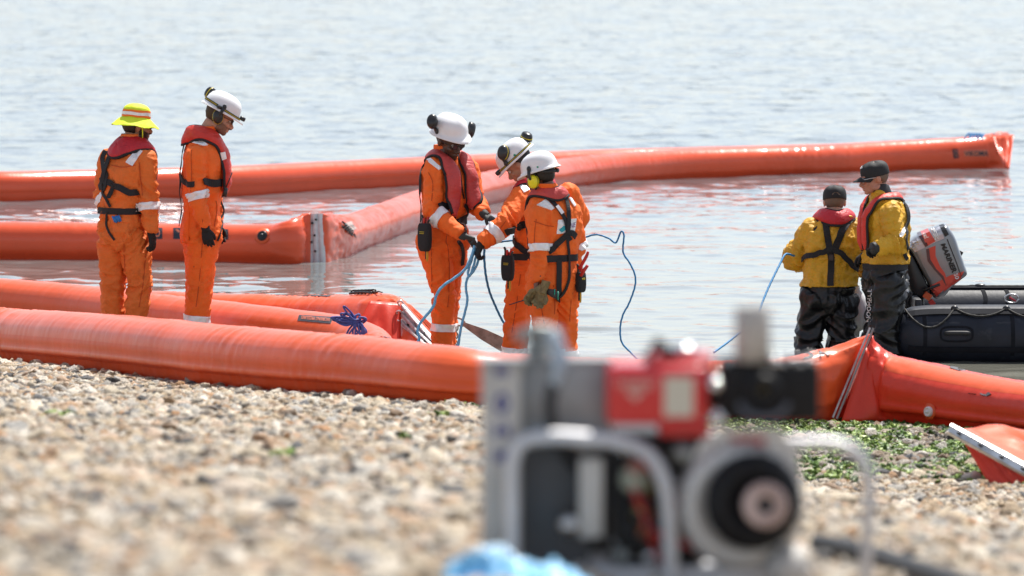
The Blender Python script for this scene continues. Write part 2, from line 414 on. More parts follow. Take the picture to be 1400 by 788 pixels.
def in_view_points(cell, y0, y1, margin, seed):
    r = np.random.default_rng(seed); out = []
    y = y0
    while y < y1:
        half = 0.092 * y + margin; n = int(2 * half / cell)
        x = -half + (np.arange(n) + r.uniform(0, 1, n)) * cell
        out.append(np.stack([x, y + r.uniform(0, 1, n) * cell], 1)); y += cell
    return np.concatenate(out), r
def make_pebbles():
    P2, r = in_view_points(0.0245, 11.5, 44.5, 1.0, 5)
    s = shore(P2[:, 0]) - P2[:, 1]
    P2 = P2[s > -0.5]; n = len(P2); X, Y = P2[:, 0], P2[:, 1]
    al = algae_amount(X, Y); sh = shore(X) - Y
    wet = np.clip(1.0 - sh / 1.0, 0, 1); wet = np.maximum(wet, al * 0.75)
    base = np.exp(r.normal(math.log(0.026), 0.48, n)); base = np.clip(base, 0.02, 0.11)
    base *= np.where(X > 1.2, 1.1, 1.0)
    patch = 0.5 + 0.5 * np.sin(X * 1.7 + 0.5 * Y) * np.sin(Y * 0.8 - X * 0.3)
    base *= 0.85 + 0.3 * patch
    scl = np.stack([base * r.uniform(0.9, 1.35, n), base * r.uniform(0.8, 1.1, n), base * r.uniform(0.5, 0.85, n)], 1)
    rot = np.stack([r.normal(0, 0.35, n), r.normal(0, 0.35, n), r.uniform(0, 6.28, n)], 1)
    Z = terr(X, Y) + base * r.uniform(-0.35, 0.22, n)
    hue = np.clip(r.beta(1.5, 1.35, n) * 0.95 + 0.03, 0, 1)
    dark = r.uniform(0, 1, n) < 0.05; hue[dark] = r.uniform(0, 0.12, dark.sum())
    brt = r.uniform(0, 1, n) < 0.06; hue[brt] = r.uniform(0.9, 1.0, brt.sum())
    P = np.stack([X, Y, Z], 1)
    scatter('pebbles', P, rot, scl, r.integers(0, 8, n), hue, wet, pebble_material(), label='loose flint pebbles covering the beach')
    # weed on the wet shingle
    Q, r = in_view_points(0.030, 31.0, 41.0, 0.6, 9); X, Y = Q[:, 0], Q[:, 1]
    al = algae_amount(X, Y); k = (r.uniform(0, 1, len(Q)) < al * 1.0 * np.clip(0.58 + 0.75 * np.sin(X * 3.1 + Y * 1.3) * np.sin(Y * 2.1 - X * 4.3) + 0.35 * np.sin(X * 9 + 1) * np.sin(Y * 5), 0, 1)) & (shore(X) - Y > -0.2)
    k2 = np.zeros(len(Q), bool)
    Q = Q[k]; X, Y = Q[:, 0], Q[:, 1]; n = len(Q)
    b = r.uniform(0.018, 0.055, n)
    extra = []
    for (px, py, rad, c) in ((82, 572, 0.10, 26), (1160, 636, 0.10, 22), (560, 605, 0.05, 8), (745, 700, 0.06, 8), (375, 628, 0.1, 14), (630, 558, 0.1, 10), (600, 572, .06, 6), (1340, 590, .15, 14)):
        g = GT(px, py)
        for _ in range(c): extra.append((g.x + r.normal(0, rad * .5), g.y + r.normal(0, rad * 0.9)))
    E = np.array(extra); Q = np.concatenate([Q, E]); b = np.concatenate([b, r.uniform(0.02, 0.045, len(E))]); n = len(Q); X, Y = Q[:, 0], Q[:, 1]
    scl = np.stack([b, b * r.uniform(0.5, 1, n), b * r.uniform(0.25, 0.55, n)], 1)
    rot = np.stack([r.normal(0, 0.5, n), r.normal(0, 0.5, n), r.uniform(0, 6.28, n)], 1)
    P = np.stack([X, Y, terr(X, Y) + 0.010 + r.uniform(0, 0.014, n)], 1)
    m = bpy.data.materials.new('green_weed'); m.use_nodes = True; N = m.node_tree.nodes; L = m.node_tree.links; bs = N['Principled BSDF']
    at = N.new('ShaderNodeAttribute'); at.attribute_type = 'INSTANCER'; at.attribute_name = 'hue'
    rp = ramp(N, [(0, (0.025, 0.05, 0.012)), (0.35, (0.09, 0.18, 0.025)), (0.7, (0.21, 0.32, 0.05)), (1, (0.40, 0.50, 0.15))]); L.new(at.outputs['Fac'], rp.inputs[0]); L.new(rp.outputs[0], bs.inputs['Base Color'])
    bs.inputs['Roughness'].default_value = 0.45
    scatter('seaweed', P, rot, scl, r.integers(0, 6, n), r.uniform(0, 1, n), r.uniform(0, 1, n), m, nvar=6, rough=1.0, subdiv=3, label='bright green weed on the wet shingle', noise_scale=3.2)
make_pebbles()
def make_stones():
    m = [mat('flint_brown', (0.20, 0.12, 0.06), 0.6, bump=0.004, bscale=30, vary=0.35, vscale=12),
         mat('flint_dark', (0.10, 0.09, 0.075), 0.5, bump=0.004, bscale=30, vary=0.4, vscale=12),
         mat('flint_pale', (0.60, 0.55, 0.48), 0.6, bump=0.004, bscale=30, vary=0.2, vscale=12)]
    meshes = []
    for k in range(5):
        bm = bmesh.new(); bmesh.ops.create_icosphere(bm, subdivisions=3, radius=0.5)
        for v in bm.verts:
            q = v.co * 1.6 + Vector((k * 5, 0, 0)); v.co *= 1 + 0.5 * noise.noise(q) + 0.12 * noise.noise(q * 3)
            v.co.z *= 0.72
        me = bpy.data.meshes.new('stone'); bm.to_mesh(me); bm.free(); me.polygons.foreach_set('use_smooth', [True] * len(me.polygons)); meshes.append(me)
    for i, (px, py, w, c) in enumerate([(233, 592, 20, 0), (447, 608, 22, 1), (390, 578, 13, 0), (390, 522, 22, 0), (197, 507, 18, 2), (125, 507, 20, 0), (160, 508, 16, 2), (541, 573, 18, 0), (533, 584, 14, 1),
            (1140, 683, 30, 0), (1267, 644, 15, 1), (1190, 597, 18, 2), (1093, 607, 22, 0), (1260, 628, 16, 2), (1365, 628, 16, 1), (700, 575, 12, 1), (480, 545, 18, 2), (625, 575, 20, 2), (1300, 602, 18, 2), (1235, 640, 22, 0), (1330, 660, 24, 2)]):
        g = GT(px, py); s = w / FPX * g.y
        o = bpy.data.objects.new('stone', meshes[i % 5].copy()); o.data.materials.append(m[c]); link(o, beach)
        o.location = (g.x, g.y + s * 0.2, float(terr(g.x, g.y)) + s * 0.36); o.scale = (s * 1.1, s * random.uniform(.8, 1.1), s * random.uniform(0.75, 1)); o.rotation_euler = (random.uniform(-.3, .3), random.uniform(-.3, .3), random.uniform(0, 6))
make_stones()
# ------------------------------------------------------------ things laid on a surface (labels, straps, bands)
class Surf:
    def __init__(s, V, F):
        s.V = [Vector(v) for v in V]; s.F = F; s.b = BVHTree.FromPolygons(s.V, [tuple(int(i) for i in f) for f in F])
    def hit(s, px, py, far=None):
        """the point of the surface seen at a pixel of the photograph"""
        r = ray(px, py).normalized(); h = s.b.ray_cast(CAM, r)
        if h[0] is not None: return h[0], (h[1] if h[1].dot(r) < 0 else -h[1])
        d = far or 43.0
        p = W(px, py, d); h = s.b.find_nearest(p)
        return h[0], h[1]
    def near(s, p):
        h = s.b.find_nearest(Vector(p)); return h[0], h[1]
    def ray(s, o, d):
        h = s.b.ray_cast(Vector(o), Vector(d).normalized()); return h
def depth_of(surf): 
    return float(np.mean([v.y for v in surf.V[::50]]))
def quadpx(q, u, v):
    (ax, ay), (bx, by), (cx, cy), (dx, dy) = q      # a top-left, b top-right, c bottom-right, d bottom-left
    return ((1 - v) * ((1 - u) * ax + u * bx) + v * ((1 - u) * dx + u * cx), (1 - v) * ((1 - u) * ay + u * by) + v * ((1 - u) * dy + u * cy))
def patch(name, q, surf, m, parent, off=0.004, n=8, k=5, uvs=False):
    """a thin patch sewn on the surface, its outline given by four corners"""
    V = []; U = []; d = depth_of(surf)
    for j in range(k + 1):
        for i in range(n + 1):
            p, nn = surf.hit(*quadpx(q, i / n, j / k), far=d); V.append(p + nn * off); U.append((i / n, j / k))
    m_ = (n + 1) * (k + 1); back = []
    for v, u in zip(list(V), U):
        p, nn = surf.near(v); back.append(v - nn * (off + 0.002))
    F = []
    for j in range(k):
        for i in range(n):
            a = j * (n + 1) + i; F.append((a, a + n + 1, a + n + 2, a + 1)); F.append((m_ + a, m_ + a + 1, m_ + a + n + 2, m_ + a + n + 1))
    rim = [i for i in range(n + 1)] + [j * (n + 1) + n for j in range(1, k + 1)] + [k * (n + 1) + i for i in range(n - 1, -1, -1)] + [j * (n + 1) for j in range(k - 1, 0, -1)]
    for a, b in zip(rim, rim[1:] + rim[:1]): F.append((a, b, m_ + b, m_ + a))
    return build(name, V + back, F, m, parent, smooth=False, uv=U + U)
TXT = {}
def text_mesh(s, bold=0.0, shear=0.0, spacing=1.0):
    key = (s, bold, shear, spacing)
    if key in TXT: return TXT[key]
    c = bpy.data.curves.new('t', 'FONT'); c.body = s; c.offset = bold; c.shear = shear; c.space_character = spacing; c.resolution_u = 3
    o = bpy.data.objects.new('t', c); COL.objects.link(o)
    dg = bpy.context.evaluated_depsgraph_get(); me = o.evaluated_get(dg).to_mesh()
    bm = bmesh.new(); bm.from_mesh(me); bmesh.ops.triangulate(bm, faces=bm.faces[:])
    V = np.array([v.co[:] for v in bm.verts]); F = [tuple(v.index for v in f.verts) for f in bm.faces]; bm.free()
    o.evaluated_get(dg).to_mesh_clear(); bpy.data.objects.remove(o); bpy.data.curves.remove(c)
    mn, mx = V.min(0), V.max(0); U = (V[:, :2] - mn[:2]) / (mx[:2] - mn[:2]); U[:, 1] = 1 - U[:, 1]
    TXT[key] = (U, F); return TXT[key]
def letter(name, s, q, surf, m, parent, off=0.006, bold=0.0, shear=0.0, spacing=1.0):
    """flat lettering on the surface; q: where the word's top-left, top-right, bottom-right, bottom-left corners lie"""
    U, F = text_mesh(s, bold, shear, spacing); d = depth_of(surf); V = []
    for u, v in U:
        p, nn = surf.hit(*quadpx(q, u, v), far=d); V.append(p + nn * off)
    return build(name, V, F, m, parent, smooth=False)
def shape2d(name, pts, q, surf, m, parent, off=0.006):
    d = depth_of(surf); V = []
    for u, v in pts:
        p, nn = surf.hit(*quadpx(q, u, v), far=d); V.append(p + nn * off)
    return build(name, V, [tuple(range(len(V)))], m, parent, smooth=False)
def ribbon(name, P, Nn, width, thick, m, parent, closed=False):
    """flat webbing: points, outward normals"""
    V = []; F = []; n = len(P); U = []
    for i in range(n):
        a = P[(i - 1) % n] if (closed or i) else P[0]; b = P[(i + 1) % n] if (closed or i < n - 1) else P[-1]
        t = (b - a)
        if t.length < 1e-9: t = Vector((0, 0, 1))
        t.normalize(); s = t.cross(Nn[i])
        if s.length < 1e-6: s = Vector((1, 0, 0))
        s.normalize(); no = s.cross(t); w = width[i] if isinstance(width, (list, tuple)) else width
        if no.dot(Nn[i]) < 0: no = -no
        V += [P[i] - s * w / 2 - no * thick, P[i] - s * w / 2 + no * thick, P[i] + s * w / 2 + no * thick, P[i] + s * w / 2 - no * thick]
    for i in range(n if closed else n - 1):
        a = i * 4; b = ((i + 1) % n) * 4
        for j in range(4): F.append((a + j, a + (j + 1) % 4, b + (j + 1) % 4, b + j))
    if not closed: F.append((0, 3, 2, 1)); F.append(tuple((n - 1) * 4 + j for j in range(4)))
    return build(name, V, F, m, parent, smooth=False)
def strap(name, pts, width, surf, m, parent, off=0.006, thick=0.003, seg=0.02, smooth=True, closed=False):
    """pts: (px,py) pixel pairs looked up on the surface, or Vectors snapped to it"""
    d = depth_of(surf); Q = []
    for p in pts:
        if isinstance(p, Vector): Q.append(surf.near(p)[0])
        else: Q.append(surf.hit(p[0], p[1], far=d)[0])
    if closed: Q.append(Q[0])
    C = catmull(Q, 6) if smooth and len(Q) > 2 else Q
    R = []
    for a, b in zip(C, C[1:]):
        k = max(1, int((b - a).length / seg))
        for i in range(k): R.append(a.lerp(b, i / k))
    R.append(C[-1]) if not closed else None
    P = []; Nn = []
    for p in R:
        h, nn = surf.near(p); P.append(h + nn * off); Nn.append(nn)
    for _ in range(2):
        Nn = [(Nn[max(i - 1, 0)] + Nn[i] + Nn[min(i + 1, len(Nn) - 1)]).normalized() for i in range(len(Nn))]
        P = [P[0]] + [(P[i - 1] + P[i] * 2 + P[i + 1]) / 4 for i in range(1, len(P) - 1)] + [P[-1]]
    P = [p + n_ * 0.002 for p, n_ in zip(P, Nn)]
    return ribbon(name, P, Nn, width, thick, m, parent, closed)
def rope(name, pts, r, m, parent=None, org=None, sub=8, n=8, twist=True):
    V, F, U = tube(pts, r, n, sub)
    if twist:   # laid rope: strands pushed in and out along a helix
        P = [Vector(v) for v in V]; k = n
        for i, p in enumerate(P):
            ring = i // k
            c = sum((P[ring * k + j] for j in range(k)), Vector()) / k if i % k == 0 else c
            V[i] = c + (p - c) * (1 + 0.13 * math.sin(3 * 2 * PI * (i % k) / k + U[i][0] * 2 * PI / (r * 7 if not isinstance(r, list) else 0.05)))
    return build(name, V, F, m, parent, org, True, U)
# ------------------------------------------------------------ inflatable booms
def boom_material(name, col, rough, wrinkle=0.0022, dirt=0.0, coat=0.0, vary=0.10):
    m = bpy.data.materials.new(name); m.use_nodes = True; N = m.node_tree.nodes; L = m.node_tree.links
    b = N['Principled BSDF']; b.inputs['Roughness'].default_value = rough; b.inputs['Specular IOR Level'].default_value = 0.22 if not coat else 0.4
    if coat: b.inputs['Coat Weight'].default_value = coat; b.inputs['Coat Roughness'].default_value = 0.2
    else: b.inputs['Coat Weight'].default_value = 0.5; b.inputs['Coat Roughness'].default_value = 0.36
    uv = N.new('ShaderNodeUVMap'); uv.uv_map = 'UVMap'; tc = N.new('ShaderNodeTexCoord')
    t = N.new('ShaderNodeTexNoise'); t.inputs['Scale'].default_value = 1.7; t.inputs['Detail'].default_value = 8; L.new(tc.outputs['Object'], t.inputs['Vector'])
    r = N.new('ShaderNodeMapRange'); r.inputs['From Min'].default_value = 0.3; r.inputs['From Max'].default_value = 0.7; r.inputs['To Min'].default_value = 1 - vary; r.inputs['To Max'].default_value = 1 + vary; L.new(t.outputs[0], r.inputs[0])
    h = N.new('ShaderNodeHueSaturation'); h.inputs['Color'].default_value = (*col, 1); L.new(r.outputs[0], h.inputs['Value']); last = h.outputs[0]
    # scuffs and dried splashes
    mp = N.new('ShaderNodeMapping'); mp.inputs['Scale'].default_value = (16, 70, 1); L.new(uv.outputs[0], mp.inputs[0])
    t2 = N.new('ShaderNodeTexNoise'); t2.inputs['Scale'].default_value = 1; t2.inputs['Detail'].default_value = 7; t2.inputs['Roughness'].default_value = 0.7; L.new(mp.outputs[0], t2.inputs['Vector'])
    r2 = N.new('ShaderNodeMapRange'); r2.inputs['From Min'].default_value = 0.66; r2.inputs['From Max'].default_value = 0.78; r2.inputs['To Max'].default_value = 0.12 + dirt; L.new(t2.outputs[0], r2.inputs[0])
    x = N.new('ShaderNodeMix'); x.data_type = 'RGBA'; L.new(r2.outputs[0], x.inputs[0]); L.new(last, x.inputs[6]); x.inputs[7].default_value = (0.62, 0.36, 0.28, 1); last = x.outputs[2]
    mp3 = N.new('ShaderNodeMapping'); mp3.inputs['Scale'].default_value = (2.2, 9, 1); mp3.inputs['Location'].default_value = (3, 1, 0); L.new(uv.outputs[0], mp3.inputs[0])
    t3 = N.new('ShaderNodeTexNoise'); t3.inputs['Detail'].default_value = 9; t3.inputs['Roughness'].default_value = 0.75; L.new(mp3.outputs[0], t3.inputs['Vector'])
    r3 = N.new('ShaderNodeMapRange'); r3.inputs['From Min'].default_value = 0.56; r3.inputs['From Max'].default_value = 0.72; r3.inputs['To Max'].default_value = 0.30 + dirt; L.new(t3.outputs[0], r3.inputs[0])
    x3 = N.new('ShaderNodeMix'); x3.data_type = 'RGBA'; L.new(r3.outputs[0], x3.inputs[0]); L.new(last, x3.inputs[6]); x3.inputs[7].default_value = (col[0] * 0.5, col[1] * 0.55, col[2] * 0.6, 1); last = x3.outputs[2]
    L.new(last, b.inputs['Base Color'])
    mp2 = N.new('ShaderNodeMapping'); mp2.inputs['Scale'].default_value = (26, 3.2, 1); L.new(uv.outputs[0], mp2.inputs[0])
    t4 = N.new('ShaderNodeTexNoise'); t4.inputs['Scale'].default_value = 1; t4.inputs['Detail'].default_value = 5; t4.inputs['Distortion'].default_value = 0.6; L.new(mp2.outputs[0], t4.inputs['Vector'])
    bp = N.new('ShaderNodeBump'); bp.inputs['Distance'].default_value = wrinkle; bp.inputs['Strength'].default_value = 1; L.new(t4.outputs[0], bp.inputs['Height'])
    t5 = N.new('ShaderNodeTexNoise'); t5.inputs['Scale'].default_value = 5; t5.inputs['Detail'].default_value = 4; L.new(tc.outputs['Object'], t5.inputs['Vector'])
    bp2 = N.new('ShaderNodeBump'); bp2.inputs['Distance'].default_value = wrinkle * 4; bp2.inputs['Strength'].default_value = 1; L.new(t5.outputs[0], bp2.inputs['Height']); L.new(bp.outputs[0], bp2.inputs['Normal']); L.new(bp2.outputs[0], b.inputs['Normal'])
    # thin coated fabric: daylight inside the tube glows through the wall
    tr = N.new('ShaderNodeBsdfTranslucent'); L.new(last, tr.inputs['Color']); ms = N.new('ShaderNodeMixShader'); ms.inputs[0].default_value = 0.13
    L.new(b.outputs[0], ms.inputs[1]); L.new(tr.outputs[0], ms.inputs[2]); L.new(ms.outputs[0], N['Material Output'].inputs['Surface'])
    return m
BM_SHORE = boom_material('boom_fabric_dry', (0.88, 0.132, 0.036), 0.30, 0.0016, 0.0)
BM_WET = boom_material('boom_fabric_wet', (0.86, 0.108, 0.033), 0.30, 0.0012, 0.0, coat=0.45)
BM_SEAM = boom_material('boom_seam_tape', (0.86, 0.12, 0.035), 0.5, 0.002, 0.1)
BM_RED = boom_material('boom_fabric_red', (0.78, 0.055, 0.024), 0.42, 0.0025, 0.05)
ALU = mat('aluminium', (0.66, 0.66, 0.66), 0.32, 1.0, vary=0.2, vscale=14, bump=0.0006, bscale=90)
ALU_D = mat('aluminium_dull', (0.56, 0.57, 0.58), 0.5, 0.75, vary=0.25, vscale=20, dirt=(0.2, 0.18, 0.16), dscale=14)
BLACKP = mat('black_plastic', (0.014, 0.014, 0.016), 0.35)
BLACKR = mat('black_rubber', (0.02, 0.02, 0.022), 0.6)
WEBB = mat('black_webbing', (0.014, 0.014, 0.017), 0.75, bump=0.001, bscale=300)
LAB_G = mat('label_charcoal', (0.05, 0.05, 0.06), 0.5, vary=0.3, vscale=30)
LAB_O = mat('label_orange_print', (0.75, 0.20, 0.11), 0.5)
WHITEP = mat('white_print', (0.8, 0.8, 0.8), 0.5)

PROF = {
 # half outlines (lateral, height) from the crown down to the keel, unit metres
 'triple': [(0, .43), (.06, .424), (.115, .402), (.16, .365), (.192, .315), (.206, .26), (.207, .21), (.197, .175), (.199, .165), (.206, .158), (.207, .128), (.200, .116), (.165, .104), (.155, .06), (.13, .02), (.08, 0.0), (0, .004)],
 'float': [(0, .36), (.055, .352), (.105, .33), (.148, .293), (.177, .245), (.19, .19), (.185, .13), (.165, .07), (.13, .015), (.12, -.02), (.13, -.08), (.12, -.14), (.06, -.18), (0, -.19)],
 'ridge': [(0, .34), (.05, .335), (.10, .31), (.14, .275), (.165, .235), (.178, .195), (.182, .15), (.183, .118), (.168, .108), (.160, .06), (.15, .01), (.14, -.05), (.10, -.12), (0, -.14)],
 'tube': [(0, .36), (.055, .352), (.105, .33), (.148, .293), (.177, .245), (.188, .19), (.18, .13), (.16, .075), (.13, .035), (.08, .008), (.04, 0), (0, 0)],
}
NP = 30
def profile(kind):
    h = PROF[kind]; a = [Vector((x, 0, z)) for x, z in h]
    L = [0]
    for p, q in zip(a, a[1:]): L.append(L[-1] + (q - p).length)
    s = np.linspace(0, L[-1], NP + 1)
    xs = np.interp(s, L, [p.x for p in a]); zs = np.interp(s, L, [p.z for p in a])
    right = list(zip(xs, zs)); left = [(-x, z) for x, z in right[1:-1]][::-1]
    return np.array(right + left)
def boom(rootname, label, path, kind, m, H=None, Wd=None, flat=None, finh=None, seamband=None, seamlab='seam_strip', wr=1.0, group=None, sub=14, seed=0, lean=None, shear=None):
    """path: ground points; H, Wd: scale of height and width; flat 0..1: pressed into an upright fin; all per point"""
    n = len(path); H = H or [1] * n; Wd = Wd or [1] * n; flat = flat or [0] * n; lean = lean or [0] * n; finh = finh or [0.6] * n; shear = shear or [0] * n
    C = catmull(path, sub); m_ = len(C)
    h = interp_list(H, sub, m_); w = interp_list(Wd, sub, m_); fl = interp_list(flat, sub, m_); fh = interp_list(finh, sub, m_); le = interp_list(lean, sub, m_); shr = interp_list(shear, sub, m_)
    # denser rings of even spacing
    L = np.concatenate([[0], np.cumsum([(C[i + 1] - C[i]).length for i in range(m_ - 1)])]); K = int(L[-1] / 0.028) + 2
    s = np.linspace(0, L[-1], K); X = np.stack([np.interp(s, L, [c[k] for c in C]) for k in range(3)], 1)
    h, w, fl, fh, le, shr = (np.interp(s, L, a) for a in (h, w, fl, fh, le, shr))
    T = np.gradient(X, axis=0); T[:, 2] = 0; T /= np.linalg.norm(T, axis=1)[:, None]
    S = np.stack([T[:, 1], -T[:, 0], np.zeros(K)], 1)
    P = profile(kind); n2 = len(P)
    zmin, zmax = P[:, 1].min(), P[:, 1].max()
    zn = (P[:, 1] - zmin) / (zmax - zmin)
    ring = []; U = []
    ang = np.arange(n2) / n2
    for i in range(K):
        tx = P[:, 0] * w[i]; tz = P[:, 1] * h[i]
        fx = np.sign(P[:, 0]) * 0.014; fz = zmin * h[i] + zn * (fh[i] - zmin * h[i])
        f = fl[i] ** 1.6 if fl[i] > 0 else 0
        f2 = fl[i]
        x = tx * (1 - f) + fx * f; z = tz * (1 - f2) + fz * f2
        wx = np.zeros(n2)
        for j in range(n2):
            u = s[i]; v = ang[j]
            a = noise.noise(Vector((u * 2.2 + seed, v * 3, seed)))
            r = 1 - abs(noise.noise(Vector((u * 17 + v * 6 + seed * 3, v * 4.2, 5)))) * 2.4
            g = max(0, noise.noise(Vector((u * 0.9 + seed * 7, 1.3, 9)))) 
            pin = 4 * f2 * (1 - f2)
            folds = 1 - abs(noise.noise(Vector((u * 6 + 3, v * 26 + seed, 2)))) * 2
            wx[j] = wr * (0.006 * a + (0.0022 + 0.010 * g) * max(0, r) * -1 + 0.016 * pin * folds)
        nx = np.roll(z, 1) - np.roll(z, -1); nz = np.roll(x, -1) - np.roll(x, 1); q = np.hypot(nx, nz) + 1e-9
        nx = -nx / q; nz = -nz / q
        sg = np.sign(np.sum(nx * P[:, 0])) or 1
        x = x + sg * nx * wx; z = z + sg * nz * wx
        x = x + le[i] * (z / 0.5)
        pts = X[i][None, :] + S[i][None, :] * x[:, None] + np.array([0, 0, 1])[None, :] * z[:, None] + T[i][None, :] * (shr[i] * z[:, None])
        ring.append([Vector(p) for p in pts]); U += [(s[i], a_) for a_ in ang]
    V, F, _ = loftg(ring)
    org = X.mean(0)
    rt = root(rootname, label, 'boom', tuple(org), group)
    o = build('float_tube', V, F, m, rt, uv=U)
    surf = Surf(V, F)
    if seamband:
        for (j0, j1, i0, i1) in seamband:
            a0, a1 = int(i0 * (K - 1)), int(i1 * (K - 1)); VV = []; FF = []; UU = []; c = j1 - j0 + 1
            for i in range(a0, a1 + 1):
                for j in range(j0, j1 + 1):
                    jj = j % n2; p = ring[i][jj]; nn = (ring[i][(jj + 1) % n2] - ring[i][jj - 1]).cross(Vector(T[i])); nn.normalize()
                    cen = sum(ring[i], Vector()) / n2
                    if nn.dot(p - cen) < 0: nn = -nn
                    VV.append(p + nn * (0.0045 if j0 < j < j1 else 0.0005)); UU.append((s[i], ang[jj]))
            for i in range(a1 - a0):
                for j in range(c - 1): a = i * c + j; FF.append((a, a + 1, a + c + 1, a + c))
            build(seamlab, VV, FF, BM_SEAM, rt, uv=UU)
    return rt, surf, ring
def lacing(name, q0, q1, surf, parent, n=5, m=BLACKP, size=0.05):
    """black cord looped over a row of small grommets"""
    d = depth_of(surf); a, na = surf.hit(*q0, far=d); b, nb = surf.hit(*q1, far=d); mb = MB(); nn = (na + nb).normalized(); t = (b - a); s = t.normalized().cross(nn)
    base = []
    for k in range(n):
        c = a.lerp(b, (k + .5) / n); l = size
        pts = [c - s * l * .6 + nn * 0.006, c - s * l * .3 + nn * 0.03 + t / n * .3, c + s * l * .3 + nn * 0.03 - t / n * .2, c + s * l * .6 + nn * 0.006]
        mb.add(*tube(pts, 0.007, 6, 4))
    mb.add(*tube([a + nn * .012 - s * size * .5, b + nn * .012 - s * size * .5], 0.010, 6)); mb.add(*tube([a + nn * .012 + s * size * .5, a.lerp(b, .5) + nn * .02 + s * size * .4, b + nn * .012 + s * size * .5], 0.010, 6))
    mb.add(*tube([b + nn * .01, b + t * .25 + nn * .02 + s * .02, b + t * .35 + nn * .01, b + t * .15 + nn * .008 - s * .03], 0.005, 6))
    return mb.obj(name, m, parent)
def valve(px, py, surf, parent, r=0.045, m=BLACKP, name='valve', name2='valve_collar'):
    d = depth_of(surf); p, nn = surf.hit(px, py, far=d); M = zto(nn)
    o = MB().add(*lathe([(r * .96, -0.01), (r, .006), (r * .92, .022), (r * .7, .027), (r * .66, .02), (r * .3, .02), (r * .25, .034), (0.001, .036)], p, M, 20)).obj(name, m, parent)
    mb = MB(); 
    V, F, U = lathe([(r * .9, -0.006), (r * 1.55, -0.002), (r * 1.6, .003), (r * 0.9, .006)], p, M, 24); mb.add(V, F)
    mb.obj(name2, BM_SEAM, parent)
    return o
def gpt(px, py, z=None): return GT(px, py) if z is None else G(px, py, z)
def off(p, dx=0, dy=0, dz=0): return p + Vector((dx, dy, dz))

# nearest boom, lying along the water's edge; ground line is its lower front edge, so push the axis back
pts = []
for px, py in ((-260, 470), (-120, 480), (0, 496), (160, 512), (330, 532), (500, 545), (660, 557), (800, 564), (930, 572), (1030, 578), (1080, 580), (1120, 580), (1147, 580)):
    g = GT(px, py); g.y += 0.15; g.z = float(terr(g.x, g.y)) + 0.0; pts.append(g)
A_rt, A_s, A_r = boom('inflatable_boom', 'long orange boom lying across the top of the shingle, nearest of the left-hand booms', pts, 'triple', BM_SHORE,
    H=[.93, .94, .94, .95, .94, .90, .78, .80, .88, .96, 1.02, 1.1, 1.1], Wd=[1.0] * 9 + [1, 1.05, .9, .6], flat=[0] * 11 + [0.25, 1.0], finh=[.55] * 11 + [.56, .60], shear=[0] * 10 + [.05, .22, .40], seamband=[(13, 17, 0, .93)], group=None, seed=1, wr=1.3)
# lettering on the nearest boom, right part
letter('lettering', 'D', [(1088, 482), (1105, 480), (1117, 489), (1098, 492)], A_s, LAB_G, A_rt, bold=0.04)
letter('lettering', 'A', [(1110, 476), (1120, 476), (1134, 486), (1120, 488)], A_s, LAB_G, A_rt, bold=0.04)
lacing('cord_loops', (1112, 471), (1140, 469), A_s, A_rt, 5)
# right-hand boom on from the joint
pts = []
for px, py in ((1147, 580), (1174, 581), (1225, 583), (1290, 588), (1400, 598), (1520, 610), (1680, 624)):
    g = GT(px, py); g.y += 0.16; g.z = float(terr(g.x, g.y)) - 0.01; pts.append(g)
B_rt, B_s, B_r = boom('inflatable_boom', 'orange boom running off right below the black boat, a white cap on its side', pts, 'triple', BM_RED,
    H=[1.1, 1.08, 1.06, .98, .84, .80, .80], Wd=[.5, .8, 1.05, 1.15, 1.15, 1.1, 1.1], flat=[.95, .45, .1, 0, 0, 0, 0], finh=[.60, .56, .5, .5, .5, .5, .5], shear=[.40, .30, .05, 0, 0, 0, 0], seamband=[(1, 8, .09, 1.0)], seed=2, wr=1.5)
valve(1271, 563, B_s, B_rt, 0.035, mat('white_plastic', (0.75, 0.70, 0.74), 0.4), name='white_cap')
# printed marks along the top tape of that boom
for q in ([(1263, 489), (1270, 490), (1272, 494), (1262, 492)], [(1276, 491), (1283, 493), (1281, 496), (1272, 494)], [(1302, 500), (1316, 501), (1311, 508), (1298, 504)], [(1316, 501), (1325, 506), (1312, 507), (1309, 503)]):
    patch('printed_mark', q, B_s, LAB_G, B_rt, off=0.007, n=3, k=2)
# the clamped joint between the two: a slanting aluminium strip with bolts
def strip_between(name, a, b, w, t, nn, m, parent, bolts=6):
    a = Vector(a); b = Vector(b); d = (b - a).normalized(); s = d.cross(Vector(nn)).normalized(); n2 = s.cross(d)
    mb = MB(); sec = [(-w / 2, 0), (-w / 2, t), (-w * .3, t * 1.6), (-w * .22, t), (w * .22, t), (w * .3, t * 1.6), (w / 2, t), (w / 2, 0)]
    mb.add(*loftg([[p + s * x + n2 * z for x, z in sec] for p in (a, b)]))
    o = mb.obj(name, m, parent, smooth=False)
    if bolts:
        for k in range(bolts):
            c = a.lerp(b, (k + .5) / bolts) + n2 * t
            MB().add(*lathe([(w * .13, 0), (w * .13, t * 1.2), (0.0005, t * 1.3)], c, zto(n2), 8)).obj('bolt', BLACKP, o)
    return o
jt = root('boom_joint', 'thin slanting metal clamp strip joining two orange booms near the men in yellow', 'clamp strip', tuple(A_r[-1][0] + Vector((0, 0, -.5))))
ja, jb = W(1194, 449, pts[0].y - .10), W(1144, 573, pts[0].y - .34)
STRIP = mat('strip_grey', (.30, .29, .29), .6, .3)
strip_between('clamp_strip', ja, jb, 0.013, 0.004, (-.2, -1, .1), STRIP, jt, 5)
strip_between('clamp_strip', off(ja, -.018, .05, .0), off(jb, -.02, .10, 0), 0.012, 0.004, (-.2, 1, .1), ALU_D, jt, 0)
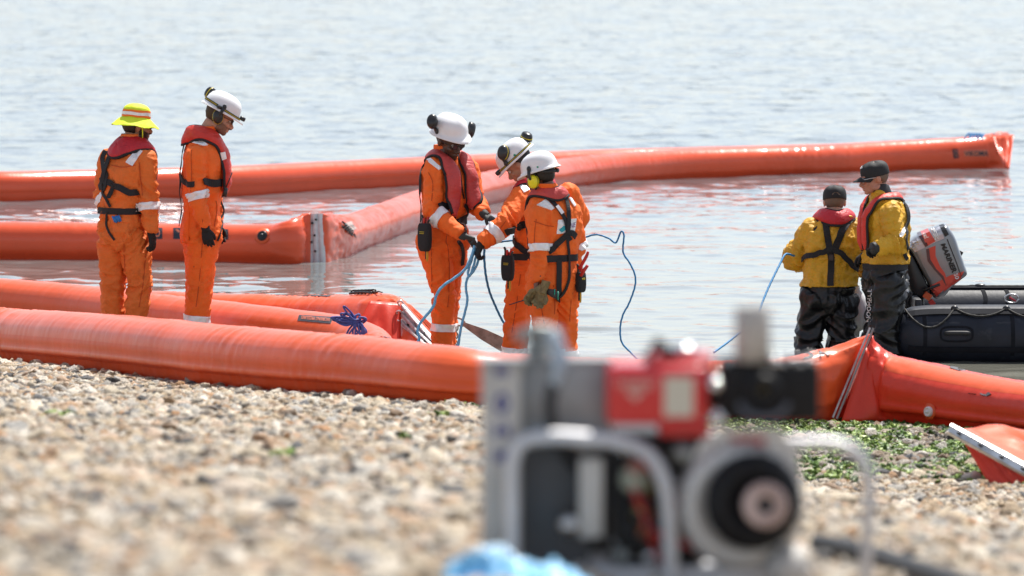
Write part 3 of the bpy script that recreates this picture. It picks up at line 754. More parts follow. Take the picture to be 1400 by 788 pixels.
# gathered red skirt cloth between the fins, behind the strip
def cloth(name, corners, m, parent, n=14, k=14, amp=0.03, thick=0.006, freq=3.0, seed=0, folds=(9, 2.0)):
    a, b, c, d = [Vector(p) for p in corners]; V = []; U = []; nn = (b - a).cross(d - a).normalized()
    for j in range(k + 1):
        for i in range(n + 1):
            u, v = i / n, j / k; p = a.lerp(b, u).lerp(d.lerp(c, u), v)
            e = math.sin(PI * u) * math.sin(PI * v) ** .5
            V.append(p + nn * amp * e * (noise.noise(Vector((u * folds[0], v * folds[1] + seed, seed))) * 1.6 + .4)); U.append((u, v))
    F = [(j * (n + 1) + i, j * (n + 1) + i + 1, (j + 1) * (n + 1) + i + 1, (j + 1) * (n + 1) + i) for j in range(k) for i in range(n)]
    o = build(name, V, F, m, parent, uv=U); md = o.modifiers.new('s', 'SOLIDIFY'); md.thickness = thick; return o
dj = pts[0].y
cloth('joint_cloth', [W(1184, 474, dj - .12), W(1215, 540, dj - .14), W(1280, 578, dj - .22), W(1150, 578, dj - .30)], BM_RED, jt, amp=-0.06, seed=5)

# lower right boom end with its channel
pts = []
for px, d in ((1372, 32.75), (1392, 32.8), (1430, 33.0), (1520, 33.4), (1680, 34.0)):
    p = W(px, 600, d); p.z = float(terr(p.x, p.y)) - 0.01; pts.append(p)
C_rt, C_s, C_r = boom('inflatable_boom', 'slack orange boom end in the lower right corner, clamped in a metal channel', pts, 'tube', BM_SHORE,
    H=[.35, .48, .55, .62, .62], Wd=[.8, 1.2, 1.5, 1.5, 1.4], flat=[0] * 5, seed=4, wr=1.3)
strip_between('end_channel', W(1299, 587, 32.35), W(1445, 668, 31.95), 0.065, 0.02, (-.25, -1, .25), ALU, C_rt, 5)
cloth('end_cloth', [W(1312, 596, 32.38), W(1445, 672, 32.0), W(1440, 700, 31.9), W(1352, 662, 32.2)], BM_RED, C_rt, amp=0.04, seed=8)
cloth('end_cloth', [W(1312, 588, 32.42), W(1360, 584, 33.0), W(1480, 600, 33.2), W(1445, 664, 32.05)], BM_SHORE, C_rt, amp=-0.07, seed=9, folds=(5, 2))
lacing('cord_loops', (1374, 586), (1394, 588), C_s, C_rt, 4)

# second boom (D): behind the nearest one, the legs of the two workers stand before it
pts = []
for px, top in ((-240, 372), (-100, 376), (0, 381), (100, 389), (200, 400), (300, 411), (400, 423), (470, 432), (505, 440), (522, 448)):
    d = (CAMZ - .30) * FPX / (top + 140); p = W(px, top, d); p.z = -0.06; p.y += .03; pts.append(p)
D_rt, D_s, D_r = boom('inflatable_boom', 'orange boom just behind the nearest one, with a grey printed pressure label near its end', pts, 'tube', BM_SHORE,
    H=[1] * 8 + [.92, .75], Wd=[1.05] * 8 + [.95, .6], flat=[0] * 9 + [.3], finh=[.3] * 10, seed=6)
qd = [(409, 431), (456, 434), (452, 443), (407, 439)]
patch('pressure_label', qd, D_s, LAB_G, D_rt, off=0.004)
letter('lettering', 'WORKING PRESSURES', [(451, 440.5), (412, 437), (413, 432.8), (452, 436)], D_s, LAB_O, D_rt, off=0.008, bold=0.01)
# third boom (E)
pts = []
for px, top, zt in ((60, 388, .23), (150, 392, .25), (230, 397, .29), (320, 400, .30), (410, 403, .31), (480, 404, .34), (520, 405, .36), (541, 408, .36), (552, 416, .33)):
    d = (CAMZ - zt) * FPX / (top + 140); p = W(px, top, d); p.z = zt - .37; pts.append(p)
E_rt, E_s, E_r = boom('inflatable_boom', 'orange boom ending in a slanting metal plate beside the coil of purple rope', pts, 'tube', BM_SHORE,
    H=[.9, 1, 1, 1, 1.02, 1.06, 1.1, 1.02, .9], Wd=[.9, 1, 1, 1, 1, 1.1, 1.15, .9, .4], flat=[0] * 6 + [.1, .45, 1], finh=[.36] * 7 + [.36, .34], seed=8, wr=1.4)
patch('pressure_label', [(413, 401), (455, 402), (450, 406), (410, 405)], E_s, LAB_G, E_rt, off=0.004)
letter('lettering', 'WORKING PRESSURES', [(451, 405), (415, 404), (416, 401.6), (453, 402.3)], E_s, LAB_O, E_rt, off=0.008, bold=0.01)
patch('printed_band', [(364, 423), (431, 425), (430, 431), (364, 427)], E_s, LAB_G, E_rt, off=0.004)
lacing('cord_loops', (482, 403), (512, 402), E_s, E_rt, 6)
valve(503, 443, E_s, E_rt, 0.045)
de = pts[-1].y
# orange end cloth under the plate and red belly between E and D
cloth('end_cloth', [W(505, 412, de - .12), W(548, 415, de - .1), W(548, 480, de - .35), W(478, 470, de - .35)], BM_RED, E_rt, amp=-0.03, seed=2, folds=(5, 1.5))
cloth('end_cloth', [W(548, 446, de - .15), W(600, 480, de - .8), W(590, 500, de - .85), W(548, 490, de - .5)], BM_SHORE, E_rt, amp=0.02, seed=2)
cloth('end_cloth', [W(548, 412, de - .02), W(562, 418, de - .1), W(618, 470, de - .8), W(606, 476, de - .75)], BM_SHORE, E_rt, amp=0.01, seed=2)
def corrugated(name, a, b, c, d, m, parent, ribs=3, depth=0.02):
    """pressed plate between corners a-b (near edge) and d-c, ribs running a->b"""
    a, b, c, d = map(Vector, (a, b, c, d)); nn = (b - a).cross(d - a).normalized(); K = ribs * 8; V = []
    for i in range(K + 1):
        v = i / K; ph = (v * ribs) % 1; z = depth if .28 < ph < .72 else (depth * (ph - .14) / .14 if .14 < ph <= .28 else (depth * (.86 - ph) / .14 if .72 <= ph < .86 else 0))
        for e in range(2):
            p0 = (a if e == 0 else b).lerp(d if e == 0 else c, v); V.append(p0 + nn * z)
    F = [(2 * i, 2 * i + 1, 2 * i + 3, 2 * i + 2) for i in range(K)]
    o = build(name, V, F, m, parent, smooth=False); md = o.modifiers.new('s', 'SOLIDIFY'); md.thickness = 0.008; return o
pl = corrugated('end_plate', W(548, 446, de - .16), W(590, 480, de - .78), W(608, 478, de - .78), W(552, 414, de - .12), ALU_D, E_rt, 3)
for t in (.08, .5, .92):
    c = W(548, 446, de - .16).lerp(W(552, 414, de - .12), t); mb = MB()
    mb.add(*tube([c + Vector((-.03, -.02, -.01)), c + Vector((-.045, -.03, .02)), c + Vector((-.02, -.04, .03)), c + Vector((0, -.03, .01))], .008, 6)); mb.obj('shackle', ALU, pl)
for u, v in ((.2, .3), (.45, .3), (.7, .3), (.35, .7), (.6, .7), (.85, .7)):
    c = W(548, 446, de - .16).lerp(W(590, 480, de - .78), u).lerp(W(552, 414, de - .12).lerp(W(608, 478, de - .78), u), v)
    MB().add(*lathe([(.008, -.01), (.008, .02), (.0005, .022)], c, zto((-.3, -1, .4)), 8)).obj('bolt', BLACKP, pl)

# floating booms
pts = [G(px, py, 0) for px, py in ((-260, 354), (-120, 354), (0, 355), (100, 356), (220, 357), (330, 359), (375, 360), (398, 361), (412, 360), (424, 360))]
for p in pts: p.y += .16
F_rt, F_s, F_r = boom('floating_boom', 'orange boom floating on the left behind the two standing workers, with a round black valve', pts, 'float', BM_WET,
    H=[1] * 6 + [1.03, 1.2, 1.24, 1.24], Wd=[1] * 7 + [.95, .6, .4], flat=[0] * 7 + [.3, .8, 1], finh=[.4] * 7 + [.42, .46, .47], seed=11, wr=1.1)
valve(359, 323, F_s, F_rt, .052)
for q, s in (([(203, 312), (222, 312), (222, 327), (203, 327)], 'RO'), ([(237, 312), (262, 312), (262, 327), (237, 327)], 'V'), ([(292, 313), (312, 314), (312, 328), (292, 327)], 'A')):
    patch('printed_panel', q, F_s, mat('print_navy', (0.02, 0.022, 0.035), .4), F_rt, off=0.004, n=4, k=4)
    a = [(q[0][0] + 3, q[0][1] + 2.5), (q[1][0] - 3, q[1][1] + 2.5), (q[2][0] - 3, q[2][1] - 2.5), (q[3][0] + 3, q[3][1] - 2.5)]
    letter('lettering', s, a, F_s, LAB_O, F_rt, off=0.008, bold=0.02)
pts = [G(px, py, 0) for px, py in ((436, 360), (446, 359), (462, 352), (482, 343), (520, 328), (590, 301), (650, 283), (715, 268), (800, 254), (900, 246), (1000, 242), (1100, 239), (1200, 235), (1300, 232), (1345, 231), (1366, 231), (1380, 230))]
for p in pts: p.y += .18
G_rt, G_s, G_r = boom('floating_boom', 'orange boom floating in a long curve from the metal joint to the far right', pts, 'float', BM_WET,
    H=[1.24, 1.2, 1.05, 1, 1, 1, 1, 1, 1, 1, 1, 1, 1.05, 1.12, 1.2, 1.22, 1.3], Wd=[.4, .6, .95] + [1] * 12 + [.8, .4], flat=[1, .8, .3] + [0] * 12 + [.4, 1], finh=[.47, .46, .42] + [.4] * 11 + [.44, .46, .44], seed=13, wr=1.5)
valve(1371, 208, G_s, G_rt, .055)
lacing('cord_loops', (467, 307), (480, 319), G_s, G_rt, 5)
patch('faded_label', [(472, 305), (480, 303), (487, 313), (480, 316)], G_s, mat('label_faded', (0.55, 0.42, 0.38), .5), G_rt, off=0.004)
patch('printed_panel', [(1302, 204), (1309, 204), (1311, 216), (1304, 217)], G_s, mat('print_navy', (0, 0, 0)), G_rt, off=.004, n=4, k=4)
letter('lettering', 'O', [(1304, 206), (1308, 206), (1309, 214), (1305.5, 215)], G_s, LAB_O, G_rt, off=0.008)
patch('printed_panel', [(1317, 206), (1350, 205), (1352, 214), (1319, 214)], G_s, LAB_O, G_rt, off=.004, n=6, k=4)
letter('lettering', 'VIKOMA', [(1318, 207), (1351, 206), (1351, 213.5), (1319, 213.5)], G_s, mat('print_navy', (0, 0, 0)), G_rt, off=0.008, bold=.02)
# metal joint plate between F and G
c0 = G(430, 358, 0); c0.y += .15
jn = root('boom_joint', 'pale upright metal joint plate between two floating orange booms', 'joint plate', tuple(c0))
dq = c0.y - .17
pj = corrugated('joint_plate', W(420, 361 + 28, dq - .02), W(418, 293, dq), W(442, 292, dq - .02), W(447, 361 + 28, dq - .04), mat('plate_pale', (0.66, 0.67, 0.69), .5, .1, vary=.12, vscale=20), jn, 3, -0.012)
for u, v in ((.25, .18), (.4, .45), (.5, .1), (.45, .8), (.2, .6)):
    c = W(422 + 20 * u, 294 + 62 * v, dq - .03); MB().add(*lathe([(.012, 0), (.012, .02), (.0005, .022)], c, zto((0, -1, 0)), 8)).obj('bolt', BLACKP, pj)
V, F = box(c0 + Vector((0, .03, .05)), (.15, .22, .78)); build('clamp_core', V, F, BM_WET, jn, smooth=False)
# farthest boom (H)
pts = []
for px, top in ((-300, 232), (-150, 233), (0, 234), (150, 231), (300, 227), (430, 221), (560, 215), (700, 209), (850, 203), (980, 200), (1100, 197), (1230, 193), (1330, 189), (1352, 188), (1372, 188)):
    d = (CAMZ - .34) * FPX / (top + 140); p = W(px, top, d); p.z = 0; pts.append(p)
H_rt, H_s, H_r = boom('floating_boom', 'farthest orange boom, floating with a bright wet streak along its top', pts, 'ridge', BM_WET,
    H=[1] * 12 + [1.02, 1.1, 1.2], Wd=[1.05] * 12 + [1, .7, .5], flat=[0] * 13 + [.4, .9], finh=[.4] * 15, seed=17, wr=.7)
o = cloth('folded_end', [W(1356, 186, 72.4), W(1386, 185, 72.3), W(1380, 232, 71.7), W(1374, 231, 71.8)], BM_WET, G_rt, amp=.08, seed=1)
MAROON = mat('maroon_cloth', (0.22, 0.02, 0.02), .5)
cloth('folded_end', [W(1357, 184, 73.0), W(1380, 187, 73.0), W(1383, 194, 72.4), W(1360, 195, 72.6)], MAROON, G_rt, amp=.04, seed=4, thick=.02)
# blue rope lashed round the far end
bl = mat('rope_blue', (0.04, 0.22, 0.50), .6, bump=.002, bscale=200)
mb = MB()
for k in range(5):
    c = W(1324 + 4 * k, 189, 73.2) + Vector((0, 0, .03)); mb.add(*tube([c + Vector((.02 * k - .06, -.06, -.05)), c + Vector((0, 0, .03)), c + Vector((.03, .06, .0)), c + Vector((.05, .02, .02)), c + Vector((.02, -.06, -.03))], .012, 6))
o = mb.obj('rope_lashing', bl, None, tuple(W(1332, 190, 73.8))); props(o, 'small bright blue rope knot lashed on the far right end of the farthest boom', 'rope')
# ------------------------------------------------------------ people
def cloth_material(name, col, rough=0.75, dirt=(0.30, 0.07, 0.015), dthr=0.62, bump=0.0008, coat=0.0, fold=0.006):
    m = mat(name, col, rough, vary=0.13, vscale=5, dirt=dirt, dscale=5, dthr=dthr, bump=bump, bscale=260, coat=coat)
    nt = m.node_tree; N = nt.nodes; L = nt.links; b = N['Principled BSDF']
    tc = N.new('ShaderNodeTexCoord'); t = N.new('ShaderNodeTexNoise'); t.inputs['Scale'].default_value = 17; t.inputs['Detail'].default_value = 3; t.inputs['Distortion'].default_value = 1.2
    mp = N.new('ShaderNodeMapping'); mp.inputs['Scale'].default_value = (1, 1, 1.7); L.new(tc.outputs['Object'], mp.inputs[0]); L.new(mp.outputs[0], t.inputs['Vector'])
    bp = N.new('ShaderNodeBump'); bp.inputs['Distance'].default_value = fold; bp.inputs['Strength'].default_value = 1; L.new(t.outputs[0], bp.inputs['Height'])
    t2 = N.new('ShaderNodeTexNoise'); t2.noise_type = 'RIDGED_MULTIFRACTAL'; t2.inputs['Scale'].default_value = 6.5; t2.inputs['Detail'].default_value = 2; t2.inputs['Distortion'].default_value = 0.8
    mp2 = N.new('ShaderNodeMapping'); mp2.inputs['Scale'].default_value = (1, 1, 1.5); mp2.inputs['Rotation'].default_value = (0.3, 0.35, 0); L.new(tc.outputs['Object'], mp2.inputs[0]); L.new(mp2.outputs[0], t2.inputs['Vector'])
    b2 = N.new('ShaderNodeBump'); b2.inputs['Distance'].default_value = fold * 1.1; b2.inputs['Strength'].default_value = 1; L.new(t2.outputs[0], b2.inputs['Height'])
    old = b.inputs['Normal'].links[0].from_socket; L.new(old, b2.inputs['Normal']); L.new(b2.outputs[0], bp.inputs['Normal']); L.new(bp.outputs[0], b.inputs['Normal'])
    return m
ORANGE = cloth_material('coverall_orange', (0.92, 0.155, 0.014))
ORANGE_W = cloth_material('coverall_orange_worn', (0.76, 0.17, 0.024), dthr=0.56)
YELLOW = cloth_material('drysuit_yellow', (0.66, 0.355, 0.016), 0.55, dirt=(0.30, 0.17, 0.02), dthr=0.60, fold=.010)
BLACKS = cloth_material('drysuit_black', (0.004, 0.004, 0.005), 0.38, dirt=(0.012, 0.012, 0.013), fold=.004, bump=.0003)
REFL = mat('reflective_tape', (0.86, 0.87, 0.89), 0.38, 0.15, vary=0.08, vscale=30)
REDV = cloth_material('lifejacket_red', (0.52, 0.014, 0.028), 0.5, dirt=(0.3, 0.01, 0.02), fold=.008)
REDF = cloth_material('lifejacket_faded', (0.54, 0.060, 0.055), 0.55, dirt=(0.32, 0.03, 0.03), fold=.008)
REDO = cloth_material('lifejacket_orange_red', (0.68, 0.042, 0.026), 0.5, dirt=(0.35, 0.03, 0.02), fold=.008)
SKIN = mat('skin', (0.50, 0.27, 0.19), 0.5, vary=0.08, vscale=30)
SKIN_T = mat('skin_tan', (0.38, 0.20, 0.13), 0.5, vary=0.08, vscale=30)
SKIN_D = mat('skin_dark', (0.095, 0.048, 0.032), 0.42, vary=0.08, vscale=30)
HAIR = mat('hair_black', (0.012, 0.009, 0.008), 0.5, bump=0.004, bscale=120, stretch=(1, 1, .25))
HAIR_B = mat('hair_brown', (0.06, 0.035, 0.02), 0.6, bump=0.004, bscale=120, stretch=(1, 1, .25))
HAIR_G = mat('hair_greying', (0.16, 0.11, 0.08), 0.6, bump=0.004, bscale=120, stretch=(1, 1, .25))
GLOVE = mat('glove_black', (0.012, 0.012, 0.013), 0.8, bump=0.001, bscale=150)
GLOVE_G = mat('glove_grey', (0.04, 0.045, 0.045), 0.7, bump=0.001, bscale=150)
HELM = mat('helmet_white', (0.80, 0.80, 0.82), 0.28, coat=0.3, dirt=(0.5, 0.48, 0.45), dscale=16, dthr=.66)
CUPB = mat('ear_cup_black', (0.02, 0.02, 0.022), 0.3)
CUPY = mat('ear_cup_yellow', (0.85, 0.75, 0.02), 0.35)
YEL = mat('yellow_trim', (0.75, 0.58, 0.02), 0.5)
GREEN = mat('green_sticker', (0.02, 0.30, 0.16), .5)
NEON = cloth_material('neon_yellow_cloth', (0.76, 0.92, 0.03), .7, dirt=(0.5, 0.75, 0.03), fold=.004)
NEONO = mat('neon_orange_cloth', (0.95, 0.20, 0.02), .7)
GLASS = mat('lens_tint', (0.05, 0.05, 0.055), 0.05, 0.0)
CAPB = mat('cap_black', (0.016, 0.016, 0.018), 0.75, bump=0.001, bscale=220)
REDT = mat('tool_red', (0.55, 0.02, 0.015), .4)
YTOOL = mat('tool_yellow', (0.62, 0.33, 0.02), .45)
LEATH = mat('work_glove_tan', (0.20, 0.15, 0.065), 0.8, vary=.3, vscale=40, bump=.002, bscale=90)

def fdir(phi): a = math.radians(phi); return Vector((math.sin(a), -math.cos(a), 0))      # 0 toward the camera, 90 toward the right
def ldir(phi): a = math.radians(phi); return Vector((math.cos(a), math.sin(a), 0))       # the person's left
def ering(c, l, f, a, b, n=22, p=2.3, tilt=None):
    out = []
    for k in range(n):
        t = 2 * PI * k / n; ct, st = math.cos(t), math.sin(t)
        x = abs(ct) ** (2 / p) * (1 if ct >= 0 else -1); y = abs(st) ** (2 / p) * (1 if st >= 0 else -1)
        out.append(c + l * (a * x) + f * (b * y))
    return out
def resample(rings, k=3):
    n = len(rings[0]); cols = [catmull([r[j] for r in rings], k) for j in range(n)]
    return [[cols[j][i] for j in range(n)] for i in range(len(cols[0]))]
def seg_param(P, a, b):
    a = np.array(a); b = np.array(b); d = b - a; L2 = float(d @ d)
    t = np.clip((P - a) @ d / L2, 0, 1); q = a + t[:, None] * d; return t, np.linalg.norm(P - q, axis=1)
def head_geo(c, R, sc_=1.0):
    """lofts of a head; local -Y is forward, c the middle of the skull"""
    out = []
    def T(v): return c + R @ (Vector(v) * sc_)
    def E(cc, rr, nu=20, nv=14):
        V, F, U = ellips((0, 0, 0), rr, None, nu, nv); out.append(([T(Vector(v) + Vector(cc)) for v in V], F))
    E((0, .012, .022), (.076, .096, .095), 26, 18)          # cranium
    E((0, -.030, -.035), (.060, .066, .075), 22, 14)        # face
    E((0, -.045, -.080), (.042, .048, .034))                # jaw and chin
    E((0, -.078, -.098), (.021, .018, .018), 12, 8)         # chin
    E((0, -.082, .022), (.050, .018, .014), 14, 8)          # brow
    for s in (-1, 1):
        E((s * .040, -.070, -.028), (.020, .020, .018), 12, 8)   # cheek
        E((s * .078, .010, -.010), (.010, .020, .032), 12, 8)    # ear
        E((s * .083, .004, -.004), (.007, .016, .022), 10, 8)
        E((s * .012, -.102, -.042), (.009, .012, .009), 8, 6)    # nostril
        E((s * .048, -.005, -.072), (.022, .040, .024), 12, 8)   # jaw angle
    V, F, U = tube([T((0, -.090, .012)), T((0, -.104, -.018)), T((0, -.116, -.036)), T((0, -.100, -.050))], [(.009, .009), (.010, .011), (.014, .013), (.009, .008)], 10, 4); out.append((V, F))
    V, F, U = tube([T((-.024, -.084, -.070)), T((-.010, -.098, -.066)), T((0, -.101, -.068)), T((.010, -.098, -.066)), T((.024, -.084, -.070))], [.004, .007, .006, .007, .004], 8, 3); out.append((V, F))
    V, F, U = tube([T((-.022, -.084, -.074)), T((0, -.098, -.078)), T((.022, -.084, -.074))], [.004, .008, .004], 8, 3); out.append((V, F))
    return out
def hand_geo(w, d, pn, s, curl=0.5, grow=0.0, spread=1.0):
    """w wrist, d direction of the hand, pn palm normal (fingers curl toward it), s +1/-1 side on which the thumb sits"""
    d = Vector(d).normalized(); pn = Vector(pn); pn = (pn - d * pn.dot(d)).normalized(); t = d.cross(pn).normalized() * s   # toward the thumb
    out = []
    g = grow
    out.append(tube([w - d * .03, w + d * .01, w + d * .05, w + d * .085, w + d * .10], [(.021 + g, .029 + g), (.021 + g, .030 + g), (.017 + g, .040 + g), (.015 + g, .042 + g), (.010 + g, .036 + g)], 14, 3, up=pn)[:2])
    for k, (ox, ln) in enumerate(((.031, .070), (.0105, .078), (-.0105, .073), (-.031, .058))):
        b = w + d * (.088 - abs(k - 1.2) * .004) + t * ox; P = [b - d * .02, b]; dirv = d.copy(); ang = 0
        dirv = (dirv + t * ox * 2.2 * spread).normalized()
        for q, fr in enumerate((.45, .32, .25)):
            ang = curl * (0.75, 0.95, 0.75)[q] * (1 + .12 * (k - 1.5)); dirv = (dirv * math.cos(ang) + pn * math.sin(ang)).normalized() if q == 0 else dirv
            if q > 0:
                nrm = (pn * dirv.dot(d) - d * dirv.dot(pn)).normalized(); dirv = (dirv * math.cos(ang) + nrm * math.sin(ang)).normalized()
            P.append(P[-1] + dirv * ln * fr)
        r0 = .0088 + g
        out.append(tube(P, [r0, r0, r0 * .98, r0 * .92, r0 * .7], 8, 3, up=pn)[:2])
    b = w + d * .030 + t * .026
    out.append(tube([b - t * .012 - d * .01, b + t * .010 + d * .014, b + t * .024 + d * .036 + pn * (.008 + .01 * curl), b + t * .026 + d * .058 + pn * (.014 + .02 * curl), b + t * .022 + d * .074 + pn * (.018 + .028 * curl)],
                    [.014 + g, .013 + g, .0105 + g, .0095 + g, .007 + g], 8, 3, up=pn)[:2])
    return out
class Person: pass
def person(label, spec, group=None):
    """spec: joints as (px, py, dd): place in the photograph and metres behind (+) / before (-) the standing distance"""
    d0 = spec['d']; zg = spec.get('z', 0.0); phi = spec['phi']
    J = {k: W(v[0], v[1], d0 + v[2]) for k, v in spec['j'].items()}
    base = Vector((J['hips'].x, d0, zg))
    rt = root('person', label, 'person', tuple(base), group)
    P = Person(); P.root = rt; P.J = J; P.spec = spec
    l, f = ldir(phi), fdir(phi); phs = spec.get('phis', phi); ls, fs = ldir(phs), fdir(phs)
    tw = spec.get('tw', 1.0)
    # feet
    for s in 'lr':
        a = J['an' + s]; a.z = zg + 0.10
    def torso(grow, waist=1.0, top=True, bottom=0.0, chestw=1.0):
        H, Wt, Ch, Nk = J['hips'], J['waist'], J['chest'], J['neck']
        up = Vector((0, 0, 1)); g = grow
        sp = (Nk - Ch).normalized()
        rings = [ering(H - up * .10, l, f, .12 + g, .095 + g), ering(H - up * .03, l, f, .165 * tw + g, .125 + g), ering(H + up * .04, l, f, .172 * tw + g, .130 + g),
                 ering(Wt, (l + ls).normalized(), (f + fs).normalized(), (.150 * tw + g) * waist, (.112 + g) * waist),
                 ering(Wt.lerp(Ch, .35), ls, fs, .165 * tw + g, .120 + g), ering(Ch, ls, fs, .185 * chestw * tw + g, .128 + g), ering(Ch.lerp(Nk, .45), ls, fs, .185 * chestw + g * .8, .118 + g * .8),
                 ering(Ch.lerp(Nk, .75) , ls, fs, .145 + g * .6, .090 + g * .6)]
        if top: rings += [ering(Nk, ls, fs, .068 + g * .5, .068 + g * .5), ering(Nk + sp * .03, ls, fs, .058 + g * .4, .060 + g * .4)]
        return loftg(resample(rings, 3))[:2]
    arms = {}
    for s in 'lr':
        arms[s] = (J['sh' + s], J['el' + s], J['wr' + s])
    legs = {}
    for s, sg in (('l', 1), ('r', -1)):
        hp = J['hips'] + l * (.095 * sg) - Vector((0, 0, .04))
        if 'hp' + s in J: hp = J['hp' + s]
        legs[s] = (hp, J['kn' + s], J['an' + s])
    P.arms, P.legs = arms, legs
    bones = []
    for s in 'lr':
        a, e, w = arms[s]; bones += [(a, e, 'ua' + s), (e, w, 'fa' + s)]
        h, k, an = legs[s]; bones += [(h, k, 'th' + s), (k, an, 'sk' + s)]
    # ---- the body itself: one continuous skin
    hc = J['head']; yaw, pit, rol = spec['head']
    R = Matrix.Rotation(math.radians(yaw), 3, 'Z') @ Matrix.Rotation(math.radians(pit), 3, 'X') @ Matrix.Rotation(math.radians(rol), 3, 'Y')
    P.R, P.hc = R, hc
    hs = spec.get('hs', 1.0)
    bm = MB(); V, F = torso(-0.004); bm.add(V, F)
    for s in 'lr':
        a, e, w = arms[s]
        for x in (capsule(a, e, .048, .038), capsule(e, w, .038, .026)): bm.add(x[0], x[1])
        h, k, an = legs[s]
        for x in (capsule(h, k, .080, .052), capsule(k, an, .050, .036), capsule(an, an + f * .12 - Vector((0, 0, .05)), .036, .030)): bm.add(x[0], x[1])
        hd = spec.get('hand' + s)
        if hd:
            for x in hand_geo(w, hd[0], hd[1], hd[2], hd[3]): bm.add(x[0], x[1])
        else:
            dd = (w - e).normalized()
            for x in hand_geo(w, dd, f if abs(dd.dot(f)) < .9 else Vector((0, 0, -1)), 1, .4): bm.add(x[0], x[1])
    nb = J['neck']; th = hc + R @ Vector((0, .035 * hs, -.075 * hs))
    bm.add(*capsule(nb - Vector((0, 0, .05)), th, .062, .056)[:2])
    for V, F in head_geo(hc, R, hs): bm.add(V, F)
    A, Nn, Fs = remesh(bm.V, bm.F, 0.0052, 2)
    body = build('body', A, Fs, spec['skin'], rt); P.body = body
    # eyes
    for s in (-1, 1):
        c = hc + R @ (Vector((s * .030, -.079, .000)) * hs); e = MB().add(*ellips(c, (.012 * hs,) * 3, None, 12, 8)[:2]).obj('eye', mat('eye_white', (.6, .58, .55), .2), rt)
        MB().add(*ellips(c + R @ (Vector((0, -.0085, -.002)) * hs), (.0055 * hs,) * 3, None, 8, 6)[:2]).obj('iris', mat('iris', (.03, .02, .012), .2), e)
    # ---- clothes
    two = spec.get('two_tone')
    def garment(name, mt, g, do_torso=True, do_arms=True, do_legs=True, amp=1.0, waist=1.0, cut=None, voxel=.0085, fq=1.0):
        bm = MB()
        if do_torso: bm.add(*torso(g, waist=waist, chestw=1.03))
        ar = spec.get('ar', 1.0); lr = spec.get('lr', 1.0)
        if do_arms:
            for s in 'lr':
                a, e, w = arms[s]; wv = w + (e - w).normalized() * .012
                sh = a + (J['chest'] - a) * .12
                bm.add(*tube([sh, a.lerp(e, .0), a.lerp(e, .25), a.lerp(e, .6), e, e.lerp(wv, .35), e.lerp(wv, .8), wv], [.070 * ar, .079 * ar, .076 * ar, .068 * ar, .063 * ar, .060 * ar, .050 * ar, .044 * ar], 18, 4)[:2])
                bm.add(*ellips(a, (.078 * ar,) * 3)[:2])
        if do_legs:
            for s in 'lr':
                h, k, an = legs[s]; an2 = an + Vector((0, 0, spec.get('hem', -.03)))
                bm.add(*tube([h + (h - k).normalized() * .05, h, h.lerp(k, .3), h.lerp(k, .7), k, k.lerp(an2, .3), k.lerp(an2, .7), an2], [(.085, .085), (.108 * lr,) * 2, (.108 * lr,) * 2, (.094 * lr,) * 2, (.086 * lr,) * 2, (.086 * lr,) * 2, (.080 * lr,) * 2, (.078 * lr,) * 2], 20, 4)[:2])
        A, Nn, Fs = remesh(bm.V, bm.F, voxel, 3)
        # folds: long creases across each limb, strongest by the joints; hanging ones on the trunk
        fr = spec.get('fold', 1.0) * amp * 1.35
        best = np.full(len(A), 9.0); T = np.zeros(len(A)); B = np.full(len(A), -1)
        for i, (a, b, nm) in enumerate(bones):
            t, dist = seg_param(A, a, b); r0 = .085 if nm[:2] in ('ua', 'fa') else .13
            q = dist / r0; m = q < best; best[m] = q[m]; T[m] = t[m]; B[m] = i
        D = np.zeros(len(A)); seed = spec.get('seed', 0)
        axes = [((b - a).normalized(), (b - a).length, a) for a, b, nm in bones]
        for i in range(len(A)):
            p = Vector(A[i]); k = B[i]
            if k >= 0 and best[i] < 1.15:
                ax, L, a0 = axes[k]; al = (p - a0).dot(ax); nm = bones[k][2][:2]; pr = p - a0 - ax * al
                t = T[i]; w_ = {'ua': .35 + 1.1 * t ** 2, 'fa': .6 + .9 * (1 - t) ** 2 + .7 * t ** 4, 'th': .35 + .9 * (1 - t) ** 3 + .8 * t ** 2, 'sk': .5 + .6 * (1 - t) ** 2 + .55 * t ** 3}[nm]
                q = (Vector((pr.x * 7, pr.y * 7, 0)) + Vector((0, 0, al * 17 + pr.x * 16 * math.sin(seed + k) + pr.y * 9))) * fq
                n1 = 1 - 2.2 * abs(noise.noise(q + Vector((k * 3, seed, 0)))); n2 = noise.noise(Vector((pr.x * 22, pr.y * 22, al * 5 + k)))
                D[i] = (0.0105 * n1 * w_ + 0.006 * n2) * (1 if nm in ('ua', 'fa') else 1.25)
            else:
                q = Vector((p.x * 9 + 3 * p.z, p.y * 9, p.z * 11 + seed)); n1 = 1 - 2.2 * abs(noise.noise(q)); n2 = noise.noise(Vector((p.x * 20 + seed, p.y * 20, p.z * 4)))
                D[i] = 0.007 * n1 + 0.007 * n2
            D[i] += (0.003 if fq == 1 else 0) * noise.noise(p * 38)
        A2 = A + Nn * (D * fr)[:, None]
        if cut is not None:      # keep the side of a plane
            co, no = cut; keep = (A2 - np.array(co)) @ np.array(no) > 0
            Fs = [fc for fc in Fs if all(keep[i] for i in fc)]
            used = sorted({i for fc in Fs for i in fc}); mp_ = {u: i for i, u in enumerate(used)}; A2 = A2[used]; Fs = [tuple(mp_[i] for i in fc) for fc in Fs]
        o = build(name, A2, Fs, mt, rt); return o, Surf(A2, Fs)
    P.garment = garment
